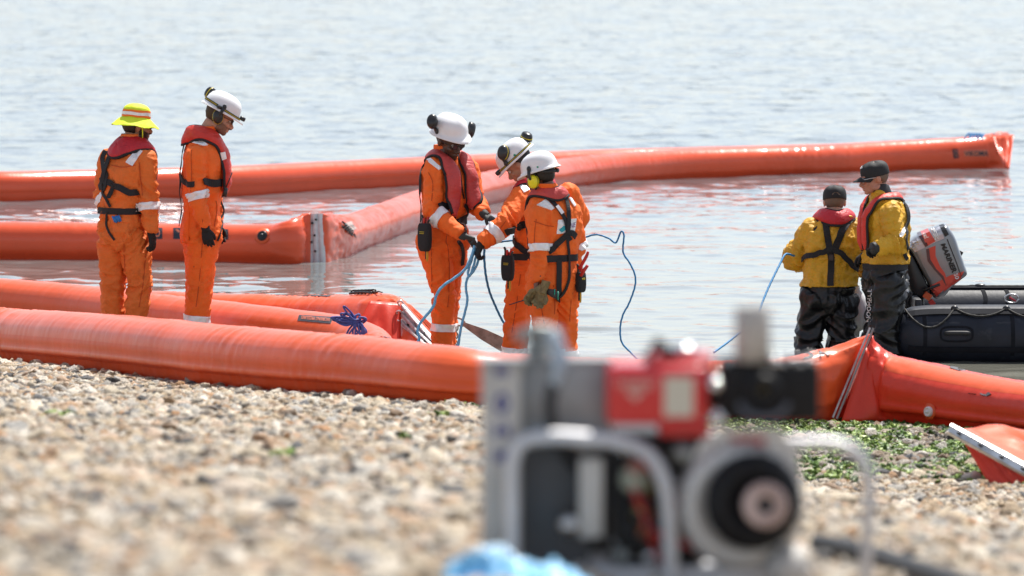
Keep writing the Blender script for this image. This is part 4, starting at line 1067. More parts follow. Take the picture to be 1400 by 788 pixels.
    if two:
        P.cloth, P.surf = garment('drysuit_trousers', BLACKS, .018, True, False, True, 1.35, fq=.62)
        zc = J['hem'].z
        P.jacket, P.js = garment('jacket', YELLOW, .036, True, True, False, 1.35, waist=1.08, cut=((0, 0, zc), (0, 0, 1)))
        md = P.jacket.modifiers.new('s', 'SOLIDIFY'); md.thickness = .004
        P.surf2 = P.surf; P.surf = P.js
    else:
        P.cloth, P.surf = garment('coverall', spec['cloth'], .026, waist=.97)
    # boots
    for s, sg in (('l', 1), ('r', -1)):
        an = legs[s][2]; ft = fdir(phi + 8 * sg)
        mb = MB(); up = Vector((0, 0, 1)); sol = Vector((an.x, an.y, zg))
        lt = up.cross(ft)
        mb.add(*loftg(resample([ering(sol + ft * .03, lt, ft, .05, .14, 16), ering(sol + ft * .03 + up * .03, lt, ft, .052, .145, 16), ering(sol + ft * .025 + up * .07, lt, ft, .048, .12, 16), ering(sol + up * .11 - ft * .01, lt, ft, .048, .07, 16), ering(sol + up * .20 - ft * .012, lt, ft, .05, .058, 16)], 3))[:2])
        b = mb.obj('boot', BLACKR, rt)
        V, F, U = loftg([ering(sol + ft * .03, lt, ft, .054, .145, 16), ering(sol + ft * .03 + up * .022, lt, ft, .056, .148, 16)]); build('sole', V, F, BLACKP, b)
    # gloves
    for s in 'lr':
        g = spec.get('glove' + s)
        if g:
            w = arms[s][2]; hd = spec['hand' + s]; mb = MB()
            for x in hand_geo(w, hd[0], hd[1], hd[2], hd[3], grow=.0028): mb.add(x[0], x[1])
            e = arms[s][1]; mb.add(*tube([w - (w - e).normalized() * .05, w, w + Vector(hd[0]).normalized() * .03], [.036, .035, .03], 14, 3)[:2])
            A, Nn, Fs = remesh(mb.V, mb.F, .0032, 1); build('glove', A, Fs, g, rt)
    # collar of the coverall
    if not two:
        nk = J['neck']; sp = (th - nk).normalized(); rings = []
        for h_, a_, b_ in ((-.02, .092, .096), (.02, .086, .090), (.075, .078, .086), (.080, .070, .078), (.02, .072, .076)):
            rings.append(ering(nk + sp * h_ + fs * .004, ls, fs, a_, b_, 24))
        V, F, U = loftg(resample(rings, 2), caps=False); build('collar', V, F, spec['cloth'], rt)
    return P
def band(P, a, b, t0, t1, mt, name='reflective_band', off=.004, surf=None, rad=.16):
    """tape sewn round a limb, between two stations of a bone"""
    S = surf or P.surf; a = Vector(a); b = Vector(b); ax = (b - a).normalized(); L = (b - a).length
    bm = bmesh.new(); vs = {}
    A = np.array([v[:] for v in S.V]); al = (A - np.array(a)) @ np.array(ax); pr = A - np.array(a) - al[:, None] * np.array(ax); rr = np.linalg.norm(pr, axis=1)
    ok = (al > t0 * L - .03) & (al < t1 * L + .03) & (rr < rad)
    for fc in S.F:
        if all(ok[i] for i in fc):
            bm.faces.new([vs.setdefault(i, bm.verts.new(S.V[i])) if i not in vs else vs[i] for i in fc])
    for co, no in ((a + ax * t0 * L, -ax), (a + ax * t1 * L, ax)):
        bmesh.ops.bisect_plane(bm, geom=bm.verts[:] + bm.edges[:] + bm.faces[:], plane_co=co, plane_no=no, clear_outer=True)
    bm.normal_update(); bm.verts.ensure_lookup_table()
    V = [v.co + v.normal * off for v in bm.verts]; bm.verts.index_update(); F = [tuple(v.index for v in fc.verts) for fc in bm.faces]; bm.free()
    if not F: return None
    o = build(name, V, F, mt, P.root); md = o.modifiers.new('s', 'SOLIDIFY'); md.thickness = .003; md.offset = 1; return o
def limb(P, s, k): return (P.arms if k in ('ua', 'fa') else P.legs)[s][0 if k in ('ua', 'th') else 1], (P.arms if k in ('ua', 'fa') else P.legs)[s][1 if k in ('ua', 'th') else 2]
def lifejacket(P, mt, drop=.42, width=.105, thick=.030, spread=.085, edge=True, back=.02, side=('l', 'r')):
    """horseshoe air bladder: behind the neck and down both sides of the chest, black binding along the outer edge"""
    sp = P.spec; phs = sp.get('phis', sp['phi']); l, f = ldir(phs), fdir(phs); nk = P.J['neck']; ch = P.J['chest']; wt = P.J['waist']; up = (nk - wt).normalized()
    path = []
    for s in (1, -1):
        seg = [nk - up * drop + l * s * (spread + .01) + f * .22, nk - up * drop * .66 + l * s * (spread + .015) + f * .22, nk - up * drop * .36 + l * s * (spread + .01) + f * .20, nk - up * .07 + l * s * .092 + f * .13, nk + up * .0 + l * s * .105 + f * .02]
        path += seg if s == 1 else [nk - up * .005 - f * (.115 + back) + l * .04, nk - up * .005 - f * (.115 + back) - l * .04] + seg[::-1]
    C = catmull(path, 7); S = P.surf; pts = []; nn = []
    for c in C:
        h, n_ = S.near(c)
        pts.append(h); nn.append(n_)
    for _ in range(5):
        nn = [(nn[max(i - 1, 0)] + nn[i] + nn[min(i + 1, len(nn) - 1)]).normalized() for i in range(len(nn))]
        pts = [pts[0]] + [(pts[i - 1] + pts[i] * 2 + pts[i + 1]) / 4 for i in range(1, len(pts) - 1)] + [pts[-1]]
    rings = []; edge_pts = []; m = len(pts); n = 18; U = []
    for i, (p, no) in enumerate(zip(pts, nn)):
        t = (pts[min(i + 1, m - 1)] - pts[max(i - 1, 0)]).normalized(); sd = t.cross(no).normalized(); no2 = sd.cross(t)
        if no2.dot(no) < 0: no2 = -no2; sd = -sd
        e = min(i, m - 1 - i) / 3.0; k = min(1, .45 + .55 * min(1, e)); w_ = width / 2 * k; mid = 1 - abs(i / (m - 1) - .5) * 2
        w_ *= 1 + .12 * mid
        th_ = thick * .68 * (1 + .5 * (1 - mid)) * (.6 + .4 * min(1, e)) * (1 + .18 * noise.noise(Vector((i * .5, sp.get('seed', 0), 0))))
        c = p + no2 * (th_ * .75 + .004)
        rings.append([c + sd * (w_ * (abs(math.cos(a)) ** .8 * (1 if math.cos(a) > 0 else -1))) + no2 * th_ * math.sin(a) for a in (2 * PI * j / n for j in range(n))])
        out = c + sd * w_ * 1.0 - no2 * th_ * .25; out2 = c - sd * w_ * 1.0 - no2 * th_ * .25
        cen = nk - up * .2 + f * .1
        edge_pts.append((out, out2, no2, sd))
    V, F, U = loftg(rings); o = build('lifejacket', V, F, mt, P.root, uv=U)
    if edge:
        E1 = [e[0] for e in edge_pts]; E2 = [e[1] for e in edge_pts]
        d1 = (E1[m // 2] - nk).length; d2 = (E2[m // 2] - nk).length
        E = E1 if d1 > d2 else E2
        build('black_binding', *tube(E, [(.016, .011)] * m, 8, 1, smooth=False)[:2], WEBB, o)
        E = E2 if d1 > d2 else E1
        build('black_binding', *tube(E, [(.010, .008)] * m, 8, 1, smooth=False)[:2], WEBB, o)
    P.lj = o; P.ljs = Surf(V, F); return o
def belt(P, z0, m=WEBB, width=.045, name='waist_belt', dz=0.0, off=.007, surf=None, tilt=Vector((0, 0, 0))):
    S = surf or P.surf; c = Vector((P.J['waist'].x, P.J['waist'].y, z0)); P_ = []; Nn = []; prev = None
    for k in range(49):
        a = 2 * PI * k / 48; d = Vector((math.cos(a), math.sin(a), 0)); o = c + d * .60; o.z += tilt.x * math.cos(a) + tilt.y * math.sin(a)
        # outermost hit close to the trunk (skip the arms)
        best = None; org = c.copy(); org.z = o.z
        for st in (0.0,):
            h = S.ray(org, d)
            if h[0] is not None: best = (h[0], h[1])
        if best is None: best = S.near(org + d * .15)
        no = Vector((best[1].x, best[1].y, 0)); no = no.normalized() if no.length > .1 else d
        if no.dot(d) < 0: no = -no
        r = (best[0] - org).length
        if prev and abs(r - prev) > .05: r = prev + .02 * (1 if r > prev else -1)
        if r > .235: r = .235
        prev = r; P_.append(org + d * (r + off)); Nn.append((no + d).normalized())
    P_[-1] = P_[0].copy(); Nn[-1] = Nn[0]
    for _ in range(2): P_ = [P_[0]] + [(P_[i - 1] + P_[i] * 2 + P_[i + 1]) / 4 for i in range(1, len(P_) - 1)] + [P_[-1]]
    return ribbon(name, P_, Nn, width, .003, m, P.root)
# ---- headgear
def helmet(P, peak=True, tilt=0, lift=.0, sticker=None):
    R = P.R @ Matrix.Rotation(math.radians(tilt), 3, 'X'); hs = P.spec.get('hs', 1.0); c = P.hc + P.R @ (Vector((0, .010, .030 + lift)) * hs); P.hR, P.hC = R, c
    rings = []; n = 40
    prof = [(1.13, .000), (1.12, .009), (1.04, .016), (1.0, .026), (.985, .048), (.94, .074), (.84, .100), (.68, .119), (.45, .132), (.2, .138), (.01, .139)]
    for k, (r, h) in enumerate(prof):
        ring = []
        for j in range(n):
            a = 2 * PI * j / n; x = math.sin(a); y = -math.cos(a)           # j=0 forward
            rx, ry = .112 * r, .140 * r
            if k < 3: 
                fwd = max(0, math.cos(a)) ** 3; ry += .030 * fwd * (1 if k < 2 else .35); dz = -.012 * fwd
            else: dz = 0
            ridge = .006 * math.exp(-(x * rx / .016) ** 2) if k > 4 else 0
            ring.append(c + R @ (Vector((x * rx, y * ry + .004, h + dz + ridge)) * hs))
        rings.append(ring)
    V, F, U = loftg(rings, caps=False); 
    V = list(V); F = list(F); o = build('helmet', V, F, HELM, P.root); md = o.modifiers.new('s', 'SOLIDIFY'); md.thickness = .004; md.offset = -1
    P.helmet = o; P.hsurf = Surf(V, F)
    V, F, U = tube([rings[0][j] for j in list(range(n)) + [0]], .0035, 6, 1, smooth=False); build('brim_edge', V, F, HELM, o)
    return o
def ear_cup(P, pos, nrm, mt, name='ear_defender', r=.046, arm_to=None, trim=YEL, side=1, up=None):
    """cup centred at pos, its outside facing nrm"""
    M = zto(nrm); mb = MB()
    prof = [(r * .8, -.034), (r * 1.0, -.030), (r * 1.02, -.012), (r * .97, .004), (r * .85, .018), (r * .55, .026), (.001, .028)]
    V, F, U = lathe(prof, (0, 0, 0), None, 22)
    V = [pos + M @ Vector((v.x * .85, v.y * 1.12, v.z)) for v in V]
    o = build(name, V, F, mt, P.root)
    if trim:
        V, F, U = lathe([(r * 1.0, -.012), (r * 1.035, -.009), (r * 1.0, -.006)], (0, 0, 0), None, 22); build('trim_ring', [pos + M @ Vector((v.x * .86, v.y * 1.13, v.z)) for v in V], F, trim, o)
    if arm_to is not None:
        a = pos + M @ Vector((0, 0, .012)); b = Vector(arm_to); mid = a.lerp(b, .5) + M @ Vector((0, 0, .022))
        build('arm', *tube([a, mid, b], [(.006, .014), (.006, .012), (.007, .016)], 8, 5, up=M @ Vector((0, 0, 1)))[:2], CUPB, o)
        build('arm_mount', *ellips(b, (.016, .016, .022), None, 10, 8)[:2], CUPB, o)
    return o
def HL(P, v): return P.hC + P.hR @ (Vector(v) * P.spec.get('hs', 1.0))
def helm_strap(P, z=.030, m=WEBB, w=.020, name='helmet_band', tilt=.0):
    pts = []; nn = []
    for k in range(41):
        a = 2 * PI * k / 40; d = P.hR @ Vector((math.sin(a), -math.cos(a), 0)); o = HL(P, (0, .004, z + tilt * math.cos(a)))
        h = P.hsurf.ray(o, d); p = h[0] if h[0] is not None else o + d * .12; pts.append(p + d * .005); nn.append(d)
    pts[-1] = pts[0].copy()
    o = ribbon(name, pts, nn, w, .002, m, P.root)
    ribbon('yellow_line', [p + n_ * .003 for p, n_ in zip(pts, nn)], nn, w * .2, .001, YEL, o); return o
def headlamp(P, v, d, r=.016):
    c = HL(P, v); d = P.hR @ Vector(d); return MB().add(*lathe([(r, -.02), (r * 1.1, 0), (r * 1.05, .02), (r * .8, .026), (.001, .024)], c, zto(d), 14)[:2]).obj('head_lamp', CUPB, P.root)
def hair(P, mt, zmin=-.06, back=True, name='hair', scale=1.0):
    """short hair over the back and sides of the skull"""
    hs = P.spec.get('hs', 1.0); rings = []; n = 32; V = []; F = []
    rr = (.0815 * scale, .104 * scale, .101 * scale); nu, nv = 32, 16; idx = {}
    for j in range(nv + 1):
        th = PI * (.02 + .96 * j / nv)
        for i in range(nu):
            a = 2 * PI * i / nu; v = Vector((rr[0] * math.sin(th) * math.sin(a), -rr[1] * math.sin(th) * math.cos(a) + .014, rr[2] * math.cos(th) + .022))
            v += Vector((noise.noise(v * 60), noise.noise(v * 60 + Vector((5, 0, 0))), noise.noise(v * 60 + Vector((0, 5, 0))))) * .006
            idx[j, i] = len(V); V.append(P.hc + P.R @ (v * hs))
            idx['m', j, i] = v
    for j in range(nv):
        for i in range(nu):
            v = idx['m', j, i]; k = (i + 1) % nu
            face = v.y < -.005 and v.z < .062
            low = v.z < zmin + (0.035 if v.y < .04 else 0)
            if v.y < .03 and v.z < -.012: low = True
            if face or low: continue
            F.append((idx[j, i], idx[j + 1, i], idx[j + 1, k], idx[j, k]))
    o = build(name, V, F, mt, P.root); md = o.modifiers.new('s', 'SOLIDIFY'); md.thickness = .012; md.offset = -1; return o
def beard(P, mt):
    hs = P.spec.get('hs', 1.0); mb = MB()
    A, Nn, Fs = None, None, None
    me = P.body.data; o0 = Vector(ORG[P.root.name]); Rt = P.R.transposed(); keep = {}; V = []; F = []
    for p in me.polygons:
        ok = True
        for i in p.vertices:
            q = Rt @ (me.vertices[i].co + o0 - P.hc) / hs
            if not (q.z < -.045 - max(0, (q.y + .08)) * -.35 and q.z > -.125 and q.y < -.0 and not (abs(q.x) < .024 and -.083 < q.z < -.060)): ok = False; break
        if ok: F.append(tuple(p.vertices))
    used = sorted({i for f_ in F for i in f_}); mp_ = {u: k for k, u in enumerate(used)}
    V = [me.vertices[i].co + o0 + me.vertices[i].normal * .0035 for i in used]; F = [tuple(mp_[i] for i in f_) for f_ in F]
    if F: return build('beard', V, F, mt, P.root)
def glasses(P, lens=GLASS, frame=CUPB, clear=False):
    hs = P.spec.get('hs', 1.0); R, c = P.R, P.hc
    def T(v): return c + R @ (Vector(v) * hs)
    mb = MB()
    for s in (-1, 1):
        ring = [T((s * (.031 + .024 * math.cos(a)), -.104 + .012 * abs(math.cos(a)) * (s * math.cos(a) * s > 0), .000 + .017 * math.sin(a))) for a in (2 * PI * k / 14 for k in range(15))]
        mb.add(*tube(ring, .0022, 6, 1, smooth=False)[:2])
        mb.add(*tube([T((s * .055, -.095, .006)), T((s * .074, -.05, .008)), T((s * .082, .0, .004)), T((s * .080, .02, -.006))], .0028, 6, 4)[:2])
    mb.add(*tube([T((-.008, -.104, .004)), T((0, -.106, .006)), T((.008, -.104, .004))], .0025, 6, 3)[:2])
    o = mb.obj('glasses', frame, P.root)
    for s in (-1, 1):
        V = [T((s * (.031 + .022 * math.cos(a)), -.103, .016 * math.sin(a))) for a in (2 * PI * k / 14 for k in range(14))]; V2 = [v + R @ Vector((0, .002, 0)) for v in V]
        F = [tuple(range(14)), tuple(range(27, 13, -1))] + [(k, (k + 1) % 14, 14 + (k + 1) % 14, 14 + k) for k in range(14)]
        build('lens', V + V2, F, lens, o, smooth=False)
    return o
def pouch(P, pos, out, size=(.09, .06, .16), tools=True, name='tool_pouch', drop=Vector((0, 0, -1)), yellow=True, label=None):
    """tool pouch hung from the belt: body, flap, tools sticking out, a yellow knife below"""
    pos = Vector(pos); out = Vector(out).normalized(); up = -Vector(drop).normalized(); out = (out - up * out.dot(up)).normalized(); sd = up.cross(out)
    rings = []
    for h, w, d in ((0, .8, .7), (-.15, .98, .95), (-.6, 1, 1.05), (-.9, .85, .95), (-1, .6, .6)):
        rings.append(ering(pos + up * h * size[2] + out * size[1] * .5, sd, out, size[0] / 2 * w, size[1] / 2 * d, 18, 4))
    o = build(name, *loftg(resample(rings, 3))[:2], mat('pouch_black', (0.014, .014, .016), .8, bump=.002, bscale=90), P.root)
    c = pos + out * size[1] * 1.0 - up * size[2] * .38
    for hh in (.30, .36): 
        V, F, U = tube([c + sd * size[0] * .46 + up * (.38 - hh) * size[2] - out * .012, c + up * (.38 - hh) * size[2] + out * .004, c - sd * size[0] * .46 + up * (.38 - hh) * size[2] - out * .012], .0018, 6, 4); build('stitching', V, F, YEL, o)
    if tools:
        for k, (a, mt, ln, r) in enumerate(((-.28, CUPB, .07, .009), (-.05, REDT, .05, .010), (.18, REDT, .06, .009), (.32, CUPB, .04, .008))):
            b = pos + sd * size[0] * a + out * size[1] * (.35 + .2 * (k % 2)) - up * .01
            t = MB().add(*tube([b, b + up * ln * .6 + sd * .004, b + up * ln + sd * .008 * (k - 1)], [r, r * 1.1, r * .9], 8, 3)[:2]).obj('tool', mt, o)
    if yellow:
        b = pos - up * size[2] * .95 + out * size[1] * .3 + sd * size[0] * .12
        MB().add(*tube([b + up * .03, b - up * .05, b - up * .085], [(.008, .015), (.009, .016), (.006, .010)], 8, 3)[:2]).obj('knife_handle', YTOOL, o)
        MB().add(*tube([b + up * .03 - sd * .017, b - up * .07 - sd * .017], [(.006, .006)] * 2, 6)[:2]).obj('knife_sheath', CUPB, o)
    return o
# ------------------------------------------------------------ hats
def bucket_hat(P):
    R = P.R; c = P.hc + R @ Vector((0, .012, .028)); n = 40; rings = []
    prof = [(1.66, -.036), (1.64, -.032), (1.38, -.006), (1.12, .022), (1.0, .032), (.985, .05), (.97, .078), (.92, .103), (.80, .122), (.56, .136), (.3, .142), (.01, .143)]
    for k, (r, h) in enumerate(prof):
        ring = []
        for j in range(n):
            a = 2 * PI * j / n; w = noise.noise(Vector((math.cos(a) * 2, math.sin(a) * 2, k * .6))) * (.012 if k < 4 else .006)
            ring.append(c + R @ Vector((.096 * r * math.sin(a), -.114 * r * math.cos(a), h + w)))
        rings.append(ring)
    rings = [[*r] for r in rings]
    V, F, U = loftg(resample(rings, 2), caps=False); o = build('bucket_hat', V, F, NEON, P.root); md = o.modifiers.new('s', 'SOLIDIFY'); md.thickness = .003
    for nm, h0, h1, m in (('hat_band', .036, .094, NEONO), ('reflective_band', .052, .078, REFL)):
        e = .003 if nm == 'hat_band' else .006; rr = []
        for h in np.linspace(h0, h1, 4):
            r = np.interp(h, [x[1] for x in prof[3:8]], [x[0] for x in prof[3:8]]); i = np.interp(h, [x[1] for x in prof[3:8]], [3, 4, 5, 6, 7])
            ring = []
            for j in range(n):
                a = 2 * PI * j / n; k = int(i); t = i - k; A_ = rings[k][j].lerp(rings[min(k + 1, 11)][j], t); d = (A_ - c); d -= (R @ Vector((0, 0, 1))) * d.dot(R @ Vector((0, 0, 1)))
                ring.append(A_ + d.normalized() * e)
            rr.append(ring)
        V, F, U = loftg(rr, caps=False); build(nm, V, F, m, o)
    s = 1
    for s in (-1, 1):
        build('chin_cord', *tube([P.hc + R @ Vector((s * .090, -.01, .02)), P.hc + R @ Vector((s * .092, -.02, -.03)), P.hc + R @ Vector((s * .078, -.03, -.08)), P.hc + R @ Vector((s * .02, -.05, -.125))], .0045, 6, 4)[:2], NEON, o)
    return o
def cap(P, logo=True, hole=False):
    R = P.R; c = P.hc + R @ Vector((0, .010, .026)); n = 36; rings = []
    for r, h in [(1.0, -.014), (1.015, .0), (1.01, .026), (.97, .050), (.86, .070), (.66, .084), (.4, .092), (.15, .095), (.01, .096)]:
        rings.append([c + R @ Vector((.090 * r * math.sin(a), -.110 * r * math.cos(a) + .004, h + (.004 * math.cos(6 * a) if h > .02 else 0))) for a in (2 * PI * j / n for j in range(n))])
    V, F, U = loftg(resample(rings, 2), caps=False)
    o = build('baseball_cap', V, F, CAPB, P.root); md = o.modifiers.new('s', 'SOLIDIFY'); md.thickness = .003; md.offset = -1
    B = []; 
    for i in range(7):
        t = i / 6
        B.append([c + R @ Vector((.078 * math.sin(a) * (1 - .10 * t), -.112 * math.cos(a) * (1 - .1 * t) - .078 * t * math.cos(a * .9), -.006 - .020 * t - .020 * (a / 1.2) ** 2)) for a in np.linspace(-1.25, 1.25, 13)])
    V = [p for r in B for p in r]; F = [(i * 13 + j, i * 13 + j + 1, (i + 1) * 13 + j + 1, (i + 1) * 13 + j) for i in range(6) for j in range(12)]
    b = build('cap_peak', V, F, CAPB, o); md = b.modifiers.new('s', 'SOLIDIFY'); md.thickness = .005
    MB().add(*ellips(c + R @ Vector((0, .004, .098)), (.007, .007, .004), None, 8, 6)[:2]).obj('cap_button', CAPB, o)
    P.csurf = Surf(*loftg(resample(rings, 2), caps=False)[:2])
    if hole:
        V = []; F = []
        ring = [c + R @ Vector((.030 * math.cos(a), .1165 - .004 * abs(math.cos(a)), .012 + .020 * math.sin(a))) for a in np.linspace(0, PI, 12)]
        build('cap_opening', ring, [tuple(range(12))], HAIR_G, o, smooth=False)
        build('cap_strap', *tube([c + R @ Vector((x, .1165 - abs(x) * .25, .008)) for x in (-.035, -.015, .015, .035)], [(.003, .007)] * 4, 6, 3, up=R @ Vector((0, 1, 0)))[:2], CAPB, o)
    return o

# ------------------------------------------------------------ worker in the neon hat, seen from behind
P1 = person('man in orange coverall and neon yellow bucket hat, standing with his back turned', dict(d=44.5, z=-.08, phi=150, phis=136, cloth=ORANGE_W, skin=SKIN_T, seed=1, hs=1.06, head=(112, 6, 0),
    j=dict(head=(187, 172, 0), neck=(179, 197, 0), chest=(172, 240, 0), waist=(167, 288, 0), hips=(169, 322, 0),
           shl=(150, 217, .10), ell=(142, 262, .14), wrl=(148, 305, -.02), shr=(199, 219, -.10), elr=(203, 272, -.12), wrr=(207, 319, -.16),
           knl=(154, 388, .05), anl=(156, 470, .05), knr=(191, 390, -.05), anr=(180, 470, -.05)),
    handr=(Vector((.12, 0, -1)), Vector((-.87, .5, 0)), 1, .55), glover=GLOVE, handl=(Vector((.2, .3, -.8)), Vector((.5, -.3, 0)), -1, .6), glovel=GLOVE, lr=1.04, ar=1.12, tw=.98, fold=1.25))
lifejacket(P1, REDV, drop=.46, width=.14, spread=.10, thick=.036, back=.045)
bucket_hat(P1); beard(P1, HAIR); glasses(P1); hair(P1, HAIR, zmin=-.05)
S = P1.surf
strap('harness_strap', [(141, 200), (141, 218), (143, 232), (146, 243), (144, 256), (141, 262)], .045, S, WEBB, P1.root, off=.010)
strap('harness_strap', [(157, 201), (151, 215), (145, 232), (140, 250), (137, 257)], .045, S, WEBB, P1.root, off=.014)
strap('harness_strap', [(139, 247), (150, 250), (160, 255), (170, 261), (179, 264), (190, 262)], .050, S, WEBB, P1.root, off=.013)
strap('harness_strap', [(141, 248), (142, 262), (147, 274), (152, 283)], .022, S, WEBB, P1.root, off=.012)
strap('loose_strap_end', [(157, 252), (153, 262), (150, 271)], .034, S, WEBB, P1.root, off=.018)
strap('crotch_strap', [(147, 290), (146, 305), (150, 318), (157, 328)], .018, S, WEBB, P1.root, off=.008)
belt(P1, W(165, 288, 44.5).z, width=.050)
patch('shoulder_tape', [(187, 204), (195, 207), (181, 227), (172, 222)], S, REFL, P1.root, off=.008)
a, e, w = P1.arms['r']; band(P1, e, w, .12, .34, REFL, off=.003, rad=.11)
a, e, w = P1.arms['l']; band(P1, e, w, .22, .42, REFL, off=.003, rad=.11)
patch('hip_pocket', [(155, 297), (182, 297), (180, 331), (156, 331)], S, ORANGE_W, P1.root, off=.006)
patch('pocket_flap', [(156, 298), (180, 299), (179, 305), (156, 304)], S, ORANGE_W, P1.root, off=.011)
patch('thigh_pocket', [(180, 346), (197, 346), (194, 392), (179, 391)], S, ORANGE_W, P1.root, off=.005)
pk, nk_ = S.hit(160, 299); mb = MB()
for k in range(5):
    q = pk + nk_ * .02 + Vector((.012 * (k - 2), 0, random.uniform(-.01, .01))); mb.add(*tube([q + Vector((-.01, 0, .02)), q + nk_ * .015, q + Vector((.008, 0, -.022))], .008, 6, 3)[:2])
mb.obj('blue_clip', mat('blue_plastic', (0.02, 0.2, .6), .4), P1.root)

# ------------------------------------------------------------ worker with black ear defenders, in profile
P2 = person('man in orange coverall standing in profile, looking down, black ear defenders on white helmet', dict(d=44.6, z=-.08, phi=98, cloth=ORANGE, skin=SKIN, seed=2, hs=1.08, head=(96, 28, 0),
    j=dict(head=(301, 159, 0), neck=(275, 183, 0), chest=(277, 232, 0), waist=(276, 287, 0), hips=(275, 322, 0),
           shr=(267, 214, -.20), elr=(269, 268, -.24), wrr=(281, 312, -.26), shl=(277, 214, .20), ell=(290, 268, .24), wrl=(297, 308, .2),
           knr=(274, 385, -.09), anr=(266, 462, -.09), knl=(272, 385, .10), anl=(267, 460, .11)),
    handr=(Vector((.20, -.1, -1)), Vector((.1, 1, 0)), 1, .45), glover=GLOVE, handl=(Vector((.2, 0, -1)), Vector((0, -1, 0)), -1, .5), glovel=GLOVE, lr=1.10, ar=1.05))
lifejacket(P2, REDO, drop=.46, width=.125, thick=.036, back=.02)
helmet(P2, tilt=0); helm_strap(P2, z=.026, tilt=-.012); hair(P2, HAIR_B); beard(P2, mat('stubble', (.20, .115, .08), .7)); glasses(P2)
hx = P2.R @ Vector((-1, 0, 0))
ear_cup(P2, P2.hc + P2.R @ Vector((-.112, .020, -.012)), hx, CUPB, r=.050, arm_to=HL(P2, (-.118, .0, .045)))
ear_cup(P2, HL(P2, (.09, .135, .085)), P2.hR @ Vector((.5, .8, .2)), CUPB, r=.046)
headlamp(P2, (0, -.160, .028), (0, -1, 0)); headlamp(P2, (-.122, .03, .026), (-.6, 1, 0), r=.013)
S = P2.surf
strap('harness_strap', [(247, 178), (243, 200), (241, 225), (243, 245), (245, 258)], .045, S, WEBB, P2.root, off=.012)
strap('chest_strap', [(242, 232), (250, 243), (256, 250), (266, 253)], .045, S, WEBB, P2.root, off=.012)
strap('chest_strap', [(277, 249), (288, 250), (300, 250), (306, 249)], .060, S, WEBB, P2.root, off=.012)
strap('side_strap', [(241, 238), (240, 262), (242, 290), (244, 310)], .022, S, WEBB, P2.root, off=.016)
strap('front_strap', [(307, 262), (305, 290), (300, 312), (296, 330)], .016, S, WEBB, P2.root, off=.012)
patch('shoulder_tape', [(254, 193), (270, 185), (284, 199), (279, 200)], S, REFL, P2.root, off=.008, n=10)
a, e, w = P2.arms['r']; band(P2, e, w, -.12, .12, REFL, off=.003, rad=.11)
for s in 'rl': a, e = limb(P2, s, 'sk'); band(P2, a, e, .56, .71, REFL, off=.003, rad=.14)
patch('hip_pocket', [(245, 290), (259, 290), (258, 330), (247, 328)], S, ORANGE, P2.root, off=.006)
patch('thigh_tag', [(263, 361), (270, 362), (270, 366), (263, 365)], S, CUPB, P2.root, off=.005, n=3, k=2)
patch('jacket_badge', [(300, 209), (307, 208), (309, 217), (303, 220)], P2.ljs, REFL, P2.root, off=.004, n=4, k=4)
letter('lettering', 'SEA', [(300.5, 212), (307.5, 211), (308, 215), (302, 217)], P2.ljs, mat('print_blue', (.02, .06, .25), .5), P2.root, off=.008)
pk, nk_ = W(303, 262, 44.45), Vector((.5, -.4, 0))
build('radio', *tube([pk + nk_ * .045 + Vector((0, 0, -.04)), pk + nk_ * .05 + Vector((.01, 0, .03))], [(.018, .014)] * 2, 10)[:2], CUPB, P2.root)
build('aerial', *tube([pk + nk_ * .05 + Vector((.01, 0, .03)), pk + nk_ * .05 + Vector((.06, 0, .15))], [.0045, .004], 6)[:2], CUPB, P2.root)

# ------------------------------------------------------------ worker looking down at the rope, facing us
P3 = person('man in orange coverall facing the camera, head bowed, raised ear defenders, hauling blue rope', dict(d=42.9, z=-.07, phi=42, cloth=ORANGE, skin=SKIN_D, seed=3, hs=1.12, head=(40, 24, -5),
    j=dict(head=(615, 192, -.06), neck=(610, 213, 0), chest=(614, 252, 0), waist=(608, 298, 0), hips=(606, 332, .02),
           shr=(594, 230, -.13), elr=(592, 290, -.22), wrr=(632, 322, -.36), shl=(641, 232, .15), ell=(650, 278, .10), wrl=(662, 293, -.18),
           knr=(607, 400, -.02), anr=(602, 488, -.03), knl=(613, 400, .16), anl=(606, 486, .16)),
    handr=(Vector((.9, -.1, -.30)), Vector((.1, -.25, -1)), 1, 1.0), glover=GLOVE_G, handl=(Vector((.75, -.4, -.5)), Vector((-.3, .3, -1)), -1, 1.0), glovel=GLOVE_G, lr=.96, ar=1.05))
lifejacket(P3, REDF, drop=.40, width=.112, thick=.036, spread=.082, back=.02)
helmet(P3, tilt=-9, lift=.010); hair(P3, HAIR, scale=.96); glasses(P3)
ear_cup(P3, HL(P3, (-.150, .02, .105)), P3.hR @ Vector((-.7, -.5, .6)), CUPB, r=.050, arm_to=HL(P3, (-.118, .0, .035)), trim=None)
ear_cup(P3, HL(P3, (.165, -.02, .015)), P3.hR @ Vector((.75, -.6, -.15)), CUPB, r=.056, arm_to=HL(P3, (.118, .0, .045)), trim=None)
S = P3.surf
belt(P3, W(608, 301, 42.9).z - .01, width=.045)
strap('chest_strap', [(599, 282), (608, 282), (618, 281), (626, 280)], .055, S, WEBB, P3.root, off=.012)
strap('front_strap', [(633, 280), (635, 295), (634, 315), (632, 340), (630, 362)], .030, S, WEBB, P3.root, off=.020)
strap('back_strap', [(587, 207), (581, 222), (577, 250), (576, 285), (574, 304)], .030, S, WEBB, P3.root, off=.016)
patch('shoulder_tape', [(582, 219), (589, 217), (604, 230), (600, 233)], S, REFL, P3.root, off=.008)
a, e, w = P3.arms['r']; 
band(P3, e, w, .14, .36, REFL, off=.004, rad=.105)
for s in 'rl': a, e = limb(P3, s, 'sk'); band(P3, a, e, .48, .60, REFL, off=.003, rad=.15)
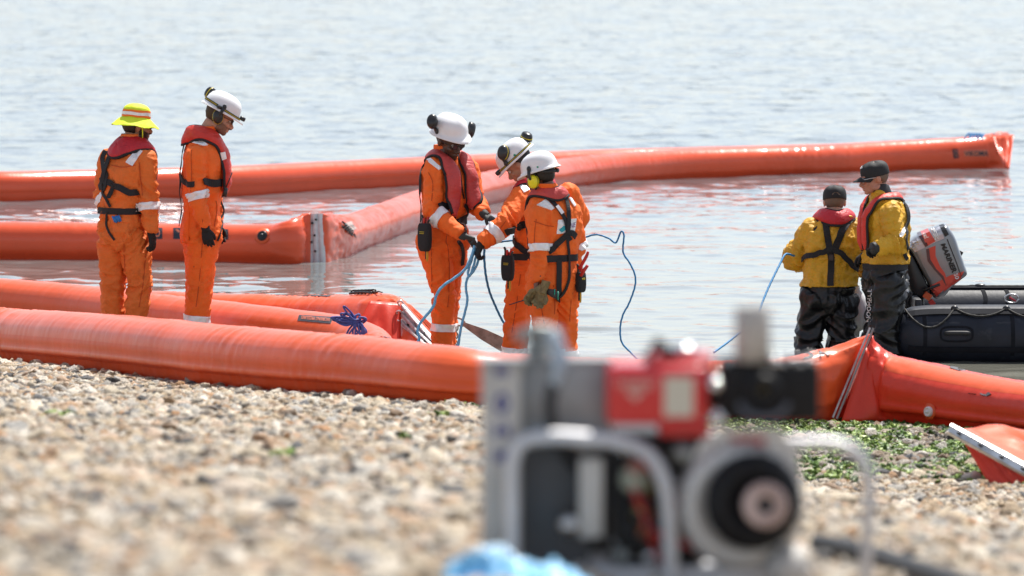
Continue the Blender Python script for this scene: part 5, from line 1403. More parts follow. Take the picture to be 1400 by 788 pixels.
pk = S.hit(584, 312)[0]; pouch(P3, S.near(W(580, 310, 42.62))[0] + Vector((-.01, -.0, .0)), Vector((-.75, -.65, 0)), size=(.125, .06, .21))
strap('chest_zip', [(628, 235), (631, 255), (634, 272)], .010, S, CUPB, P3.root, off=.004)

# ------------------------------------------------------------ worker leaning over the rope, half hidden
P4 = person('man in orange coverall leaning forward over the rope, black ear defenders folded up on helmet', dict(d=42.75, z=-.07, phi=-122, phis=-125, cloth=ORANGE, skin=SKIN_T, seed=4, hs=1.06, head=(-104, 42, 8),
    j=dict(head=(709, 224, 0), neck=(733, 246, 0), chest=(741, 292, .02), waist=(731, 335, .03), hips=(727, 356, .04),
           shl=(714, 270, -.16), ell=(690, 306, -.34), wrl=(658, 334, -.42), shr=(776, 266, .20), elr=(791, 298, .36), wrr=(766, 330, .52),
           knl=(708, 415, -.06), anl=(702, 486, -.04), knr=(746, 418, .22), anr=(752, 488, .28)),
    handl=(Vector((-.35, .1, -.9)), Vector((.8, .3, -.3)), -1, 1.1), glovel=GLOVE, handr=(Vector((-.8, .3, -.3)), Vector((0, 0, -1)), 1, .9), glover=GLOVE, lr=1.10, ar=1.14))
lifejacket(P4, REDV, drop=.36, width=.10, back=.0)
helmet(P4); helm_strap(P4, z=.020, w=.016); hair(P4, HAIR)
ear_cup(P4, HL(P4, (.118, -.015, .105)), P4.hR @ Vector((.9, -.2, .5)), CUPB, r=.052, arm_to=HL(P4, (.120, -.05, .035)))
ear_cup(P4, HL(P4, (-.05, .160, .075)), P4.hR @ Vector((.2, .9, .6)), CUPB, r=.048, arm_to=HL(P4, (-.10, .04, .09)))
headlamp(P4, (0, -.158, .02), (0, -1, 0), r=.017)
MB().add(*ellips(HL(P4, (.113, .035, .035)), (.003, .010, .008), P4.hR, 10, 6)[:2]).obj('green_sticker', GREEN, P4.root)
S = P4.surf
patch('shoulder_tape', [(707, 250), (712, 248), (724, 260), (716, 264)], S, REFL, P4.root, off=.008)
a, e, w = P4.arms['l']; band(P4, e, w, .34, .62, REFL, off=.004, rad=.11)
patch('sleeve_badge', [(686, 270), (690, 267), (691, 272), (687, 275)], S, REFL, P4.root, off=.006, n=3, k=3)
strap('sleeve_pocket', [(680, 282), (676, 289), (674, 292)], .014, S, CUPB, P4.root, off=.006)
strap('harness_strap', [(690, 318), (700, 315), (710, 311), (719, 307)], .055, S, WEBB, P4.root, off=.012)
strap('harness_strap', [(698, 325), (706, 333), (715, 341), (722, 348)], .045, S, WEBB, P4.root, off=.012)
belt(P4, W(727, 350, 42.75).z, width=.050)
a, e = limb(P4, 'l', 'sk'); band(P4, a, e, .78, .95, REFL, off=.003, rad=.15)
pouch(P4, W(697, 349, 42.36), Vector((-.5, -.85, 0)), size=(.10, .06, .19))

# ------------------------------------------------------------ worker with yellow ear defenders, seen from behind
P5 = person('man in orange coverall seen from behind, yellow ear defenders, badge on back, gloves in hand', dict(d=42.0, z=-.05, phi=-155, cloth=ORANGE, skin=mat('skin_brown', (.19, .095, .06), .5, vary=.08, vscale=30), seed=5, head=(-122, 16, 4),
    j=dict(head=(738, 241, -.01), neck=(752, 262, 0), chest=(757, 308, 0), waist=(757, 355, 0), hips=(756, 384, 0),
           shl=(736, 294, -.12), ell=(737, 345, -.16), wrl=(734, 388, -.22), shr=(780, 290, .10), elr=(789, 335, .16), wrr=(782, 372, .05),
           knl=(745, 436, -.06), anl=(752, 502, -.06), knr=(772, 436, .08), anr=(774, 500, .10)),
    handl=(Vector((-.15, -.15, -1)), Vector((.95, 0, -.2)), -1, 1.0), handr=(Vector((-.2, .2, -1)), Vector((-.8, 0, 0)), 1, .7), lr=1.0, ar=1.0, tw=.95, hs=1.05))
lifejacket(P5, REDF, drop=.50, width=.085, thick=.026, spread=.10, back=.0)
helmet(P5); hair(P5, HAIR, zmin=-.095, scale=1.04)
ear_cup(P5, P5.hc + P5.R @ Vector((.110, -.005, -.030)), P5.R @ Vector((1, 0, -.05)), CUPY, r=.046, arm_to=HL(P5, (.118, -.01, .035)), trim=CUPB)
ear_cup(P5, P5.hc + P5.R @ Vector((-.108, -.005, -.030)), P5.R @ Vector((-1, 0, 0)), CUPY, r=.046, arm_to=HL(P5, (-.118, -.01, .035)), trim=CUPB)
MB().add(*ellips(HL(P5, (.104, .055, .030)), (.003, .010, .007), P5.hR, 10, 6)[:2]).obj('green_sticker', GREEN, P5.root)
build('helmet_cradle', *tube([HL(P5, (-.095, .07, -.01)), HL(P5, (-.05, .125, -.025)), HL(P5, (0, .136, -.03)), HL(P5, (.05, .125, -.025)), HL(P5, (.095, .07, -.01))], [(.010, .005)] * 5, 8, 4)[:2], CUPB, P5.root)
build('cradle_knob', *ellips(HL(P5, (0, .142, -.03)), (.018, .012, .014), P5.hR, 12, 8)[:2], CUPB, P5.root)
build('chin_strap', *tube([HL(P5, (.100, .02, .0)), P5.hc + P5.R @ Vector((.088, .005, -.05)), P5.hc + P5.R @ Vector((.055, -.04, -.11)), P5.hc + P5.R @ Vector((0, -.075, -.128))], [(.003, .008)] * 4, 6, 5)[:2], WEBB, P5.root)
S = P5.surf
patch('back_badge', [(763, 301), (788, 299), (785, 317), (761, 320)], S, REFL, P5.root, off=.006, n=8, k=6)
shape2d('badge_wave', [(.1, .75), (.3, .45), (.5, .55), (.45, .8), (.25, .9)], [(763, 301), (788, 299), (785, 317), (761, 320)], S, mat('badge_teal', (.02, .35, .42), .5), P5.root, off=.010)
letter('lettering', 'ONE', [(774, 306), (786, 304), (785, 311), (774, 313)], S, mat('badge_purple', (.16, .06, .22), .5), P5.root, off=.010)
strap('harness_strap', [(748, 268), (757, 280), (766, 290), (772, 303), (775, 320), (779, 328)], .030, S, WEBB, P5.root, off=.014)
strap('harness_strap', [(769, 262), (774, 280), (776, 298), (775, 318)], .032, S, WEBB, P5.root, off=.018)
strap('harness_strap', [(785, 323), (776, 318), (765, 330), (755, 340), (750, 345)], .045, S, WEBB, P5.root, off=.015)
strap('harness_strap', [(776, 318), (775, 335), (776, 355), (777, 375), (772, 395), (765, 404)], .022, S, WEBB, P5.root, off=.015)
strap('reflective_strap', [(760, 283), (768, 292)], .026, S, REFL, P5.root, off=.022)
belt(P5, W(757, 352, 42).z, width=.050)
strap('hanging_strap', [(764, 355), (764, 375), (763, 395), (763, 412)], .040, S, WEBB, P5.root, off=.014)
patch('shoulder_tape', [(734, 281), (746, 273), (758, 285), (754, 288)], S, REFL, P5.root, off=.008)
patch('shoulder_tape', [(777, 271), (780, 270), (787, 281), (785, 283)], S, REFL, P5.root, off=.008)
a, e, w = P5.arms['l']; band(P5, a, e, .78, .98, REFL, off=.003, rad=.11)
a, e, w = P5.arms['r']; band(P5, a, e, .92, 1.10, REFL, off=.003, rad=.10)
for s in 'rl': a, e = limb(P5, s, 'sk'); band(P5, a, e, .70, .88, REFL, off=.003, rad=.14)
w = P5.arms['l'][2]; e = P5.arms['l'][1]; b = w + (e - w).normalized() * .06
build('wrist_watch', *tube([b + (w - b).normalized() * .0, b + (w - b).normalized() * .022], [.052, .052], 18)[:2], CUPB, P5.root)
pouch(P5, W(790, 372, 41.95), Vector((.75, -.6, 0)), size=(.085, .055, .15))
pk = W(792, 368, 41.9)
build('tool', *tube([pk, pk + Vector((.05, -.02, .09)), pk + Vector((.065, -.02, .13))], [.012, .013, .010], 8, 3)[:2], REDT, P5.root)
build('tool', *tube([pk + Vector((.01, -.03, -.05)), pk + Vector((.06, -.05, .03))], [.013, .012], 8)[:2], REDT, P5.root)
# the gloves he carries, and a torch
gl = W(727, 412, 41.76); g0 = root('work_gloves', 'pair of worn tan work gloves with green rims, carried in one hand', 'gloves', tuple(gl))
hw = P5.arms['l'][2] + Vector((-.0, -.01, -.055))
for k, (ox, dv, dn) in enumerate((((-.0), Vector((-.8, -.15, -.62)), Vector((.5, -.7, -.4))), ((.03), Vector((-.35, -.2, -.95)), Vector((-.2, -1, 0))))):
    mb = MB(); c = hw + Vector((ox + .015, -.035 - .02 * k, .012))
    for x in hand_geo(c, dv, dn, 1 - 2 * k, .55, grow=.005, spread=1.6): mb.add(x[0], x[1])
    d_ = dv.normalized(); mb.add(*tube([c - d_ * .07, c - d_ * .02, c + d_ * .03], [(.030, .045), (.028, .040), (.026, .040)], 14, 3)[:2])
    A, Nn, Fs = remesh(mb.V, mb.F, .0042, 1); A = A + Nn * np.array([noise.noise(Vector(p) * 45) * .005 for p in A])[:, None]
    build('glove', A, Fs, LEATH, g0)
c = hw + Vector((.05, -.05, .0))
for k in range(2):
    q = c + Vector((.025 * k + .03, -.01 * k, -.015 * k)); V, F, U = tube([q, q + Vector((.05, -.02, -.012))], [(.022, .020), (.030, .027)], 16); build('glove_cuff', V, F, mat('cuff_dark', (.05, .05, .05), .8), g0)
    V, F, U = tube([q + Vector((.05, -.02, -.012)) + Vector((0, math.cos(a) * .024, math.sin(a) * .030)) for a in (2 * PI * j / 16 for j in range(17))], .0045, 6, 1, smooth=False); build('green_rim', V, F, mat('rim_green', (.02, .33, .22), .5), g0)
o = build('screwdriver', *tube([W(696, 417, 41.74), W(712, 412, 41.76), W(728, 407, 41.78)], [.0035, .004, .010], 6, 3)[:2], CUPB, None, tuple(W(712, 412, 41.76))); props(o, 'thin black screwdriver poking out of the hand with the tan gloves', 'screwdriver')

# ------------------------------------------------------------ the two boatmen in yellow
P6 = person('boatman in yellow jacket and black waders with his back to the camera, black cap', dict(d=43.5, z=-.30, phi=-175, cloth=YELLOW, two_tone=True, skin=SKIN, seed=6, head=(-178, 10, 0),
    j=dict(head=(1141, 276, .03), neck=(1142, 296, 0), chest=(1140, 334, 0), waist=(1134, 378, .0), hips=(1130, 412, 0), hem=(1130, 392, 0),
           shl=(1112, 315, .0), ell=(1087, 352, .12), wrl=(1108, 360, .38), shr=(1168, 315, 0), elr=(1183, 350, .08), wrr=(1180, 368, .30),
           hpl=(1116, 412, 0), hpr=(1147, 412, 0), knl=(1106, 462, .02), anl=(1104, 545, .02), knr=(1150, 464, .0), anr=(1154, 545, .0)),
    handr=(Vector((.35, .6, -.6)), Vector((-.6, .5, 0)), 1, .7), glover=mat('glove_teal', (.05, .35, .35), .6), handl=(Vector((.6, .7, -.1)), Vector((0, 0, -1)), -1, .8), glovel=GLOVE, lr=1.12, ar=1.22, fold=1.3))
lifejacket(P6, REDV, drop=.40, width=.10, thick=.036, back=.01)
cap(P6, hole=True); hair(P6, HAIR_G, zmin=-.075)
S = P6.surf
strap('harness_strap', [(1127, 291), (1130, 315), (1134, 340), (1136, 366), (1136, 391)], .050, S, WEBB, P6.root, off=.014)
strap('harness_strap', [(1164, 298), (1155, 312), (1145, 328), (1140, 344)], .055, S, WEBB, P6.root, off=.018)
strap('harness_strap', [(1100, 356), (1112, 350), (1124, 344), (1136, 341), (1148, 346), (1160, 358), (1170, 370)], .042, S, WEBB, P6.root, off=.022)
build('strap_buckle', *box(S.hit(1136, 352)[0] + Vector((0, -.032, 0)), (.034, .014, .045)), CUPB, P6.root, smooth=False)
pk = S.hit(1159, 296)[0]; build('yellow_clip', *ellips(pk + Vector((0, -.035, 0)), (.035, .012, .012))[:2], mat('clip_yellow', (.8, .45, .02), .4), P6.root)
patch('sleeve_logo', [(1176, 310), (1181, 312), (1183, 326), (1177, 329)], S, CUPB, P6.root, off=.006)
patch('jacket_pocket', [(1092, 335), (1128, 345), (1126, 390), (1100, 385)], S, YELLOW, P6.root, off=.004) if False else None
P7 = person('boatman in yellow jacket, red life jacket and peaked black cap, facing left', dict(d=43.0, z=-.30, phi=-72, cloth=YELLOW, two_tone=True, skin=mat('skin_ruddy', (.48, .22, .15), .5, vary=.1, vscale=30), seed=7, head=(-76, 12, 0),
    j=dict(head=(1195, 243, 0), neck=(1208, 268, 0), chest=(1212, 308, 0), waist=(1212, 350, 0), hips=(1209, 385, 0), hem=(1210, 361, 0),
           shl=(1218, 291, -.19), ell=(1227, 333, -.26), wrl=(1198, 339, -.34), shr=(1208, 291, .20), elr=(1204, 335, .24), wrr=(1186, 345, .10),
           hpl=(1216, 385, -.08), hpr=(1208, 385, .08), knl=(1209, 452, -.10), anl=(1222, 545, -.08), knr=(1204, 452, .12), anr=(1212, 545, .14)),
    handl=(Vector((-.35, .9, -.2)), Vector((0, .2, -1)), -1, .9), glovel=GLOVE, handr=(Vector((-.7, .2, -.5)), Vector((0, 0, -1)), 1, .7), glover=GLOVE, lr=1.18, ar=1.06, tw=.88, fold=1.2))
lifejacket(P7, REDO, drop=.40, width=.068, thick=.020, spread=.035, back=.005)
cap(P7); hair(P7, HAIR_G, zmin=-.06); glasses(P7, lens=mat('lens_orange', (.5, .12, .04), .05, .3), frame=mat('frame_silver', (.6, .6, .62), .2, .6))
build('neck_seal', *tube([P7.J['neck'] - Vector((0, 0, .03)), P7.J['neck'] + Vector((-.015, 0, .03)), P7.hc + P7.R @ Vector((0, .035, -.085))], [.082, .072, .066], 18, 4)[:2], BLACKR, P7.root)
build('neck_seal', *tube([P6.J['neck'] - Vector((0, 0, .03)), P6.J['neck'] + Vector((0, .01, .03))], [.080, .070], 18, 4)[:2], BLACKR, P6.root)
try: letter('lettering', 'CJS', [(1174, 227), (1180, 227), (1180, 232), (1174, 232)], P7.csurf, WHITEP, P7.root, off=.004, bold=.03, shear=.3)
except Exception: pass
w = P7.arms['l'][2]; e = P7.arms['l'][1]; t = (e - w).normalized(); build('cuff', *tube([w - t * .035, w + t * .0, w + t * .035], [.045, .049, .050], 18, 3)[:2], BLACKR, P7.root)
S = P7.surf
strap('harness_strap', [(1233, 268), (1239, 285), (1240, 305), (1238, 330), (1239, 355)], .030, S, WEBB, P7.root, off=.012)
strap('waist_strap', [(1238, 312), (1234, 318), (1230, 324)], .030, S, REFL, P7.root, off=.012)
belt(P7, W(1213, 364, 43).z, width=.045, surf=P7.surf2, off=.02)
letter('lettering', 'TYPHOON', [(1193, 396), (1191, 441), (1185, 440), (1187, 396)], P7.surf2, WHITEP, P7.root, off=.006, bold=.02)
letter('lettering', 'TYPHOON', [(1090, 410), (1088, 445), (1085, 444), (1086, 410)], P6.surf2, WHITEP, P6.root, off=.006, bold=.02)

# sewn seams, pockets and flaps of the coveralls
STI = mat('seam_stitching', (0.52, 0.075, 0.010), .8)
for P, lines in ((P1, ([(169, 330), (170, 350), (171, 372)], [(152, 226), (168, 229), (185, 226)], [(200, 330), (198, 360), (195, 395), (190, 420)], [(190, 222), (192, 245), (195, 268)])),
                 (P2, ([(277, 300), (276, 340), (273, 380), (268, 420)], [(262, 205), (262, 230), (261, 262)], [(295, 275), (296, 290), (293, 310)])),
                 (P3, ([(611, 320), (613, 345), (614, 380), (612, 420)], [(590, 330), (590, 360), (592, 400)], [(586, 236), (592, 250), (590, 275)])),
                 (P4, ([(712, 375), (708, 400), (704, 430), (700, 455)], [(700, 290), (690, 305), (680, 316)])),
                 (P5, ([(730, 303), (745, 308), (757, 310)], [(757, 390), (758, 410), (758, 430)], [(738, 400), (742, 430), (747, 455)], [(733, 300), (731, 320), (731, 338)], [(782, 385), (780, 410), (779, 440)]))):
    for L_ in lines: strap('seam', L_, .006, P.surf, STI, P.root, off=.0015, thick=.0012)
for P, q, m_ in ((P5, [(765, 385), (784, 384), (783, 412), (766, 413)], ORANGE), (P5, [(737, 390), (753, 392), (754, 416), (740, 416)], ORANGE), (P3, [(592, 262), (606, 264), (606, 280), (592, 278)], ORANGE), (P3, [(614, 352), (630, 350), (629, 384), (615, 386)], ORANGE), (P4, [(700, 388), (718, 390), (713, 420), (697, 417)], ORANGE), (P2, [(259, 352), (276, 353), (274, 392), (259, 390)], ORANGE)):
    patch('pocket', q, P.surf, m_, P.root, off=.0055)
# ------------------------------------------------------------ ropes, chain, bar, float
R_LB = mat('rope_light_blue', (0.16, 0.46, 0.74), .55, bump=.0015, bscale=240, vary=.35, vscale=120)
R_DB = mat('rope_dark_blue', (0.03, 0.24, 0.52), .55, bump=.0015, bscale=240, vary=.35, vscale=120)
R_PU = mat('rope_purple', (0.08, 0.10, 0.34), .6, bump=.0015, bscale=240, vary=.3, vscale=160)
def rope_thing(name, label, P_, r, m, group=None):
    o = rope(name, P_, r, m, None, tuple(P_[len(P_) // 2]), sub=10); return props(o, label, 'rope', group)
def WP(L, d0, d1=None):
    n = len(L); return [W(x, y, d0 + ((d1 if d1 is not None else d0) - d0) * i / max(1, n - 1)) for i, (x, y) in enumerate(L)]
rope_thing('rope', 'light blue rope hanging from the hands across the orange trouser leg to the boom', WP([(649, 336), (645, 350), (636, 368), (622, 380), (606, 391), (597, 403), (593, 418), (586, 428), (576, 440), (571, 452), (573, 464), (567, 473), (563, 478)], 42.35, 42.2), .0105, R_LB)
rope_thing('rope', 'pale blue rope dropping straight beside the rusty chain', WP([(655, 338), (654, 356), (648, 370), (639, 381), (637, 394), (639, 410), (636, 426), (631, 445), (628, 462), (626, 473), (619, 478), (612, 482)], 42.4, 42.3), .0095, R_LB)
rope_thing('rope', 'slack bight of light blue rope bunched just below the joined hands', WP([(650, 338), (645, 355), (640, 372), (642, 378), (647, 365), (651, 348), (648, 340), (643, 356), (639, 368)], 42.38), .009, R_LB)
rope_thing('rope', 'dark blue rope looping down behind the tool pouch', WP([(663, 332), (662, 350), (664, 375), (669, 398), (677, 418), (686, 437), (692, 446)], 42.5, 43.1), .009, R_DB)
rope_thing('rope', 'blue rope running from the joined hands to the right past the two backs', WP([(655, 338), (668, 336), (685, 331), (710, 329), (745, 332), (775, 331), (796, 326), (815, 321), (832, 326), (842, 332), (849, 317), (853, 322), (852, 345), (861, 360), (868, 376), (868, 392), (860, 415), (852, 430), (848, 448), (850, 468), (862, 482), (872, 492)], 42.95, 42.6), .0068, R_DB)
rope_thing('rope', 'thin blue line held out to the left by the boatman with his back turned', WP([(1100, 352), (1086, 350), (1074, 348), (1066, 362), (1058, 378), (1050, 395), (1043, 412), (1036, 430), (1020, 448), (1003, 462), (990, 472), (976, 482)], 43.6, 42.5), .008, R_DB)
# hank of purple rope over the end of the second boom
c = W(487, 440, 42.78); mb = MB(); rr = random.Random(3)
for k in range(17):
    a = c + Vector((rr.uniform(-.03, .03), -.03, rr.uniform(-.02, .02))); x = rr.uniform(-.06, .15); zz = -.20 - rr.uniform(0, .09)
    w1 = rr.uniform(-.02, .02); mb.add(*tube([a, a + Vector((x * .4 + w1, -.055, -.04)), a + Vector((x * .8 - w1, -.065, zz * .5)), a + Vector((x * 1.1 + w1, -.05, zz * .8)), a + Vector((x * 1.25 + rr.uniform(-.02, .02), -.03, zz))], .0075, 7, 6)[:2])
for k in range(15):
    an = rr.uniform(2.0, 3.6) if k < 11 else rr.uniform(.2, 1.6); ln = rr.uniform(.09, .20) if k < 11 else rr.uniform(.06, .10); e = c + Vector((math.cos(an) * ln, -.03 - rr.uniform(0, .03), math.sin(an) * ln * .75)); s = Vector((-math.sin(an), 0, math.cos(an))) * rr.uniform(.008, .022)
    mb.add(*tube([c + Vector((0, -.05, 0)), c.lerp(e, .55) + s + Vector((0, -.03, rr.uniform(-.01, .02))), e + s * .6, e + (e - c) * .12, e - s * .8, c.lerp(e, .45) - s * 1.2, c + Vector((0, -.06, -.01))], .0075, 7, 6)[:2])
for k in range(4): mb.add(*tube([c + Vector((-.03, -.03, -.02 + .015 * k)), c + Vector((0, -.085, -.03 + .016 * k)), c + Vector((.035, -.03, -.012 + .013 * k))], .008, 7, 5)[:2])
mb.add(*tube([c, c + Vector((-.05, -.05, -.05)), c + Vector((-.08, -.04, -.11)), c + Vector((-.095, -.03, -.12))], .0075, 7, 6)[:2]); mb.add(*ellips(c + Vector((-.095, -.03, -.125)), (.018, .014, .016), None, 10, 8)[:2])
o = mb.obj('rope_hank', R_PU, None, tuple(c)); props(o, 'tied hank of purple blue rope hanging over the orange boom end', 'rope')
# steel bar with an eye, chain below it
STEEL = mat('weathered_steel', (0.30, 0.28, 0.26), .65, .35, vary=.4, vscale=18, bump=.002, bscale=60, dirt=(.10, .06, .04), dscale=14)
a, b = W(622, 437, 43.35), W(700, 478, 43.25); t = (b - a).normalized(); up = Vector((0, 0, 1)); n_ = Vector((0, -1, 0)); s = t.cross(n_).normalized()
if s.z < 0: s = -s
ring = lambda p, h: [p + s * h / 2 - n_ * .008, p + s * h / 2 + n_ * .008, p - s * h / 2 + n_ * .008, p - s * h / 2 - n_ * .008]
bar = MB().add(*loftg([ring(a + t * .07, .03), ring(a + t * .12, .045), ring(a.lerp(b, .5), .085), ring(b, .115)])[:2]).obj('steel_bar', STEEL, None, tuple(a), smooth=False)
props(bar, 'rusty tapering steel bar with an eye, sloping down behind the orange trouser legs', 'metal bar')
build('eye', *tube([a + t * .04 + (t * math.cos(q) * .045 + s * math.sin(q) * .026) for q in (2 * PI * k / 16 for k in range(17))], .0085, 8, 1, smooth=False)[:2], STEEL, bar)
ch = root('chain', 'short rusty chain hanging from the eye of the steel bar', 'chain', tuple(a))
for k in range(9):
    c = a + t * .01 + Vector((.003 * math.sin(k), 0, -.028 - .030 * k)); q = Vector((1, 0, 0)) if k % 2 else Vector((0, 1, 0))
    build('link', *tube([c + q * .013 * math.cos(x) + Vector((0, 0, 1)) * .024 * math.sin(x) for x in (2 * PI * j / 12 for j in range(13))], .005, 6, 1, smooth=False)[:2], STEEL, ch)
# white fender between the boatmen
c = W(1171, 420, 43.75); prof = [(.002, .17), (.022, .165), (.028, .13), (.055, .10), (.082, .04), (.088, -.04), (.082, -.12), (.058, -.17), (.026, -.19), (.022, -.23), (.002, -.235)]
f0 = root('fender', 'white plastic boat fender hanging between the two boatmen', 'boat fender', tuple(c))
build('float', *lathe(prof, c, None, 22)[:2], mat('fender_white', (.72, .72, .74), .35, vary=.05), f0)
build('cord', *tube([c + Vector((0, 0, .17)), c + Vector((.01, 0, .26)), c + Vector((-.02, -.02, .33))], .007, 6, 5)[:2], R_DB, f0)
o = MB().add(*tube(WP([(1181, 372), (1180, 385), (1185, 398), (1187, 415), (1184, 430)], 43.6), .009, 6, 6)[:2]).obj('red_hose', REDT, None, tuple(W(1184, 400, 43.6))); props(o, 'thin red fuel line dangling between the two boatmen', 'hose')
# small loop of cord with a green tag, resting on the boom by the boatman's knees
o = MB(); 
for k in range(4): o.add(*tube([W(1112 + 7 * k, 469, 38.25), W(1116 + 7 * k, 462, 38.2), W(1122 + 6 * k, 468, 38.2), W(1118 + 7 * k, 471, 38.15)], .008, 6, 5)[:2])

# ------------------------------------------------------------ inflatable boat
HYP = mat('boat_rubber', (0.012, 0.015, 0.026), .5, spec=.35, vary=.35, vscale=5, bump=.0015, bscale=22, dirt=(.06, .065, .08), dscale=6, dthr=.58)
HYP2 = mat('boat_rubber_trim', (0.012, 0.013, 0.018), .8, spec=.15, vary=.3, vscale=9)
bd = 43.0; zt = .19
bo = root('inflatable_boat', 'black inflatable boat lying beside the boatmen, its bow out of frame', 'boat', tuple(W(1330, 490, bd + .8)))
def btube(dy, name, z=zt, rad=.232, x0=1236):
    xs = W(x0, 450, bd + dy).x; P_ = []; R_ = []
    for dx, r in ((-.10, .02), (-.085, .10), (-.03, .175), (.06, rad * .93), (.25, rad), (.8, rad), (1.6, rad), (2.6, rad), (3.3, rad)):
        P_.append(Vector((xs + dx, bd + dy, z + max(0, dx - 2.2) ** 2 * .12))); R_.append(r)
    V, F, U = tube(P_, R_, 32, 6); o = build(name, V, F, HYP, bo, uv=U); return o, Surf(V, F), xs
nt_, ns_, xs = btube(.0, 'side_tube'); ft_, fs_, _ = btube(1.45, 'side_tube', z=zt + .04)
# transom, floor and rubbing strakes
V, F = box((xs + .12, bd + .75, .22), (.05, 1.15, .46)); bevel(build('transom', V, F, mat('transom_grey', (.05, .05, .055), .5), bo, smooth=False), .01)
V, F = box((xs + 1.8, bd + .75, .06), (3.3, 1.2, .04)); build('floor_board', V, F, mat('boat_floor', (.10, .10, .105), .6), bo, smooth=False)
for S_, dy, sg, z in ((ns_, 0, -1, zt), (fs_, 1.45, -1, zt + .04)):
    for ang, w, th, nm in ((52, .060, .012, 'rubbing_strake'), (-22, .03, .008, 'rubbing_strake'), (-27, .012, .010, 'rubbing_strake')):
        if dy and ang < 0: continue
        a_ = math.radians(ang if not dy else 75); P_ = []
        for dx in np.linspace(.02, 3.2, 60):
            h = S_.ray((xs + dx, bd + dy, z + max(0, dx - 2.2) ** 2 * .12), (0, sg * math.cos(a_), math.sin(a_))); P_.append(h[0] + h[1] * .002 if h[1].dot(Vector((0, sg * math.cos(a_), math.sin(a_)))) > 0 else h[0])
        Nn = [Vector((0, sg * math.cos(a_), math.sin(a_)))] * len(P_); ribbon(nm, P_, Nn, w, th, HYP2, bo)
# seams, handle patch, handle
for px in (1265, 1385): strap('seam', [(px - 2, 428), (px, 450), (px, 470), (px - 1, 486)], .03, ns_, HYP2, nt_, off=.001, thick=.001)
for px in (1343, 1375): strap('seam', [(px, 396), (px + 3, 402), (px + 5, 410), (px + 3, 417)], .03, fs_, HYP2, ft_, off=.001, thick=.001)
q = []
for k in range(25): a_ = 2 * PI * k / 24; q.append((1308 + 22 * abs(math.cos(a_)) ** .6 * (1 if math.cos(a_) > 0 else -1), 457 + 10 * abs(math.sin(a_)) ** .6 * (1 if math.sin(a_) > 0 else -1)))
strap('handle_patch', q, .014, ns_, HYP2, nt_, off=.002, thick=.002)
pa, pb = ns_.hit(1294, 457)[0], ns_.hit(1323, 457)[0]; o_ = Vector((0, -.035, .01))
build('grab_handle', *tube([pa, pa + o_, pa.lerp(pb, .5) + o_ * 1.15, pb + o_, pb], [.012, .016, .017, .016, .012], 10, 5)[:2], BLACKR, nt_)
# life line looped along the tube
ROPEB = mat('rope_black', (0.022, 0.021, 0.020), .7, bump=.002, bscale=200, vary=.5, vscale=180)
knots = [(1238, 425), (1305, 424), (1376, 424), (1450, 424)]
for (x0, y0), (x1, y1), sag in ((knots[0], knots[1], 24), (knots[1], knots[2], 10), (knots[2], knots[3], 12)):
    P_ = []
    for k in range(9):
        t_ = k / 8; px = x0 + (x1 - x0) * t_; py = y0 + (y1 - y0) * t_ + sag * 4 * t_ * (1 - t_) * (1 if sag < 20 else (1.0)); h, n2 = ns_.hit(px, py, far=bd); P_.append(h + n2 * .016)
    rope('life_line', P_, .0075, ROPEB, bo)
for x, y in knots[1:3]:
    h, n2 = ns_.hit(x, y, far=bd); build('line_eye', *ellips(h + n2 * .012, (.03, .02, .024), None, 12, 8)[:2], BLACKP, bo)
P_ = [];
for k in range(14): h, n2 = fs_.hit(1282 + k * 12, 394 - (3 if k == 4 else 0), far=bd + 1.4); P_.append(h + Vector((0, 0, .012)))
rope('life_line', P_, .009, ROPEB, bo)
h, n2 = fs_.hit(1340, 393, far=bd + 1.4); build('line_eye', *ellips(h + Vector((0, 0, .01)), (.05, .03, .02), None, 12, 8)[:2], BLACKP, bo)
# towing ring on the far tube
cr = fs_.hit(1383, 408, far=bd + 1.4)[0] + Vector((0, -.02, 0))
build('tow_ring', *tube([cr + Vector((.055 * math.cos(a_) * (1.1 if k % 2 else 1), -.01, .035 * math.sin(a_))) for k, a_ in enumerate(2 * PI * j / 6 for j in range(7))], .007, 8, 2)[:2], ALU, bo)
build('tow_tag', *tube([cr + Vector((-.02, -.02, .01)), cr + Vector((.03, -.02, -.02))], [.010, .007], 8)[:2], mat('pink_tag', (.5, .03, .05), .5), bo)

# ------------------------------------------------------------ outboard motor, tilted up
COWL = mat('cowl_silver', (0.24, 0.25, 0.27), .3, .55, coat=.5, vary=.05)
COWL_SKY = mat('cowl_sky_reflection', (0.48, 0.49, 0.55), .25, .4, coat=.5)  # bright lilac sky reflection painted into the colour of the cowling's top face
OMR = mat('cowl_red', (0.62, 0.06, 0.035), .3, .2, coat=.5); OMD = mat('cowl_dark', (0.07, 0.03, 0.035), .3, .2, coat=.5)
dm = 43.78
mo = root('outboard_motor', 'silver and red 50 horsepower outboard motor tilted up on the boat stern', 'outboard motor', tuple(W(1262, 420, dm)))
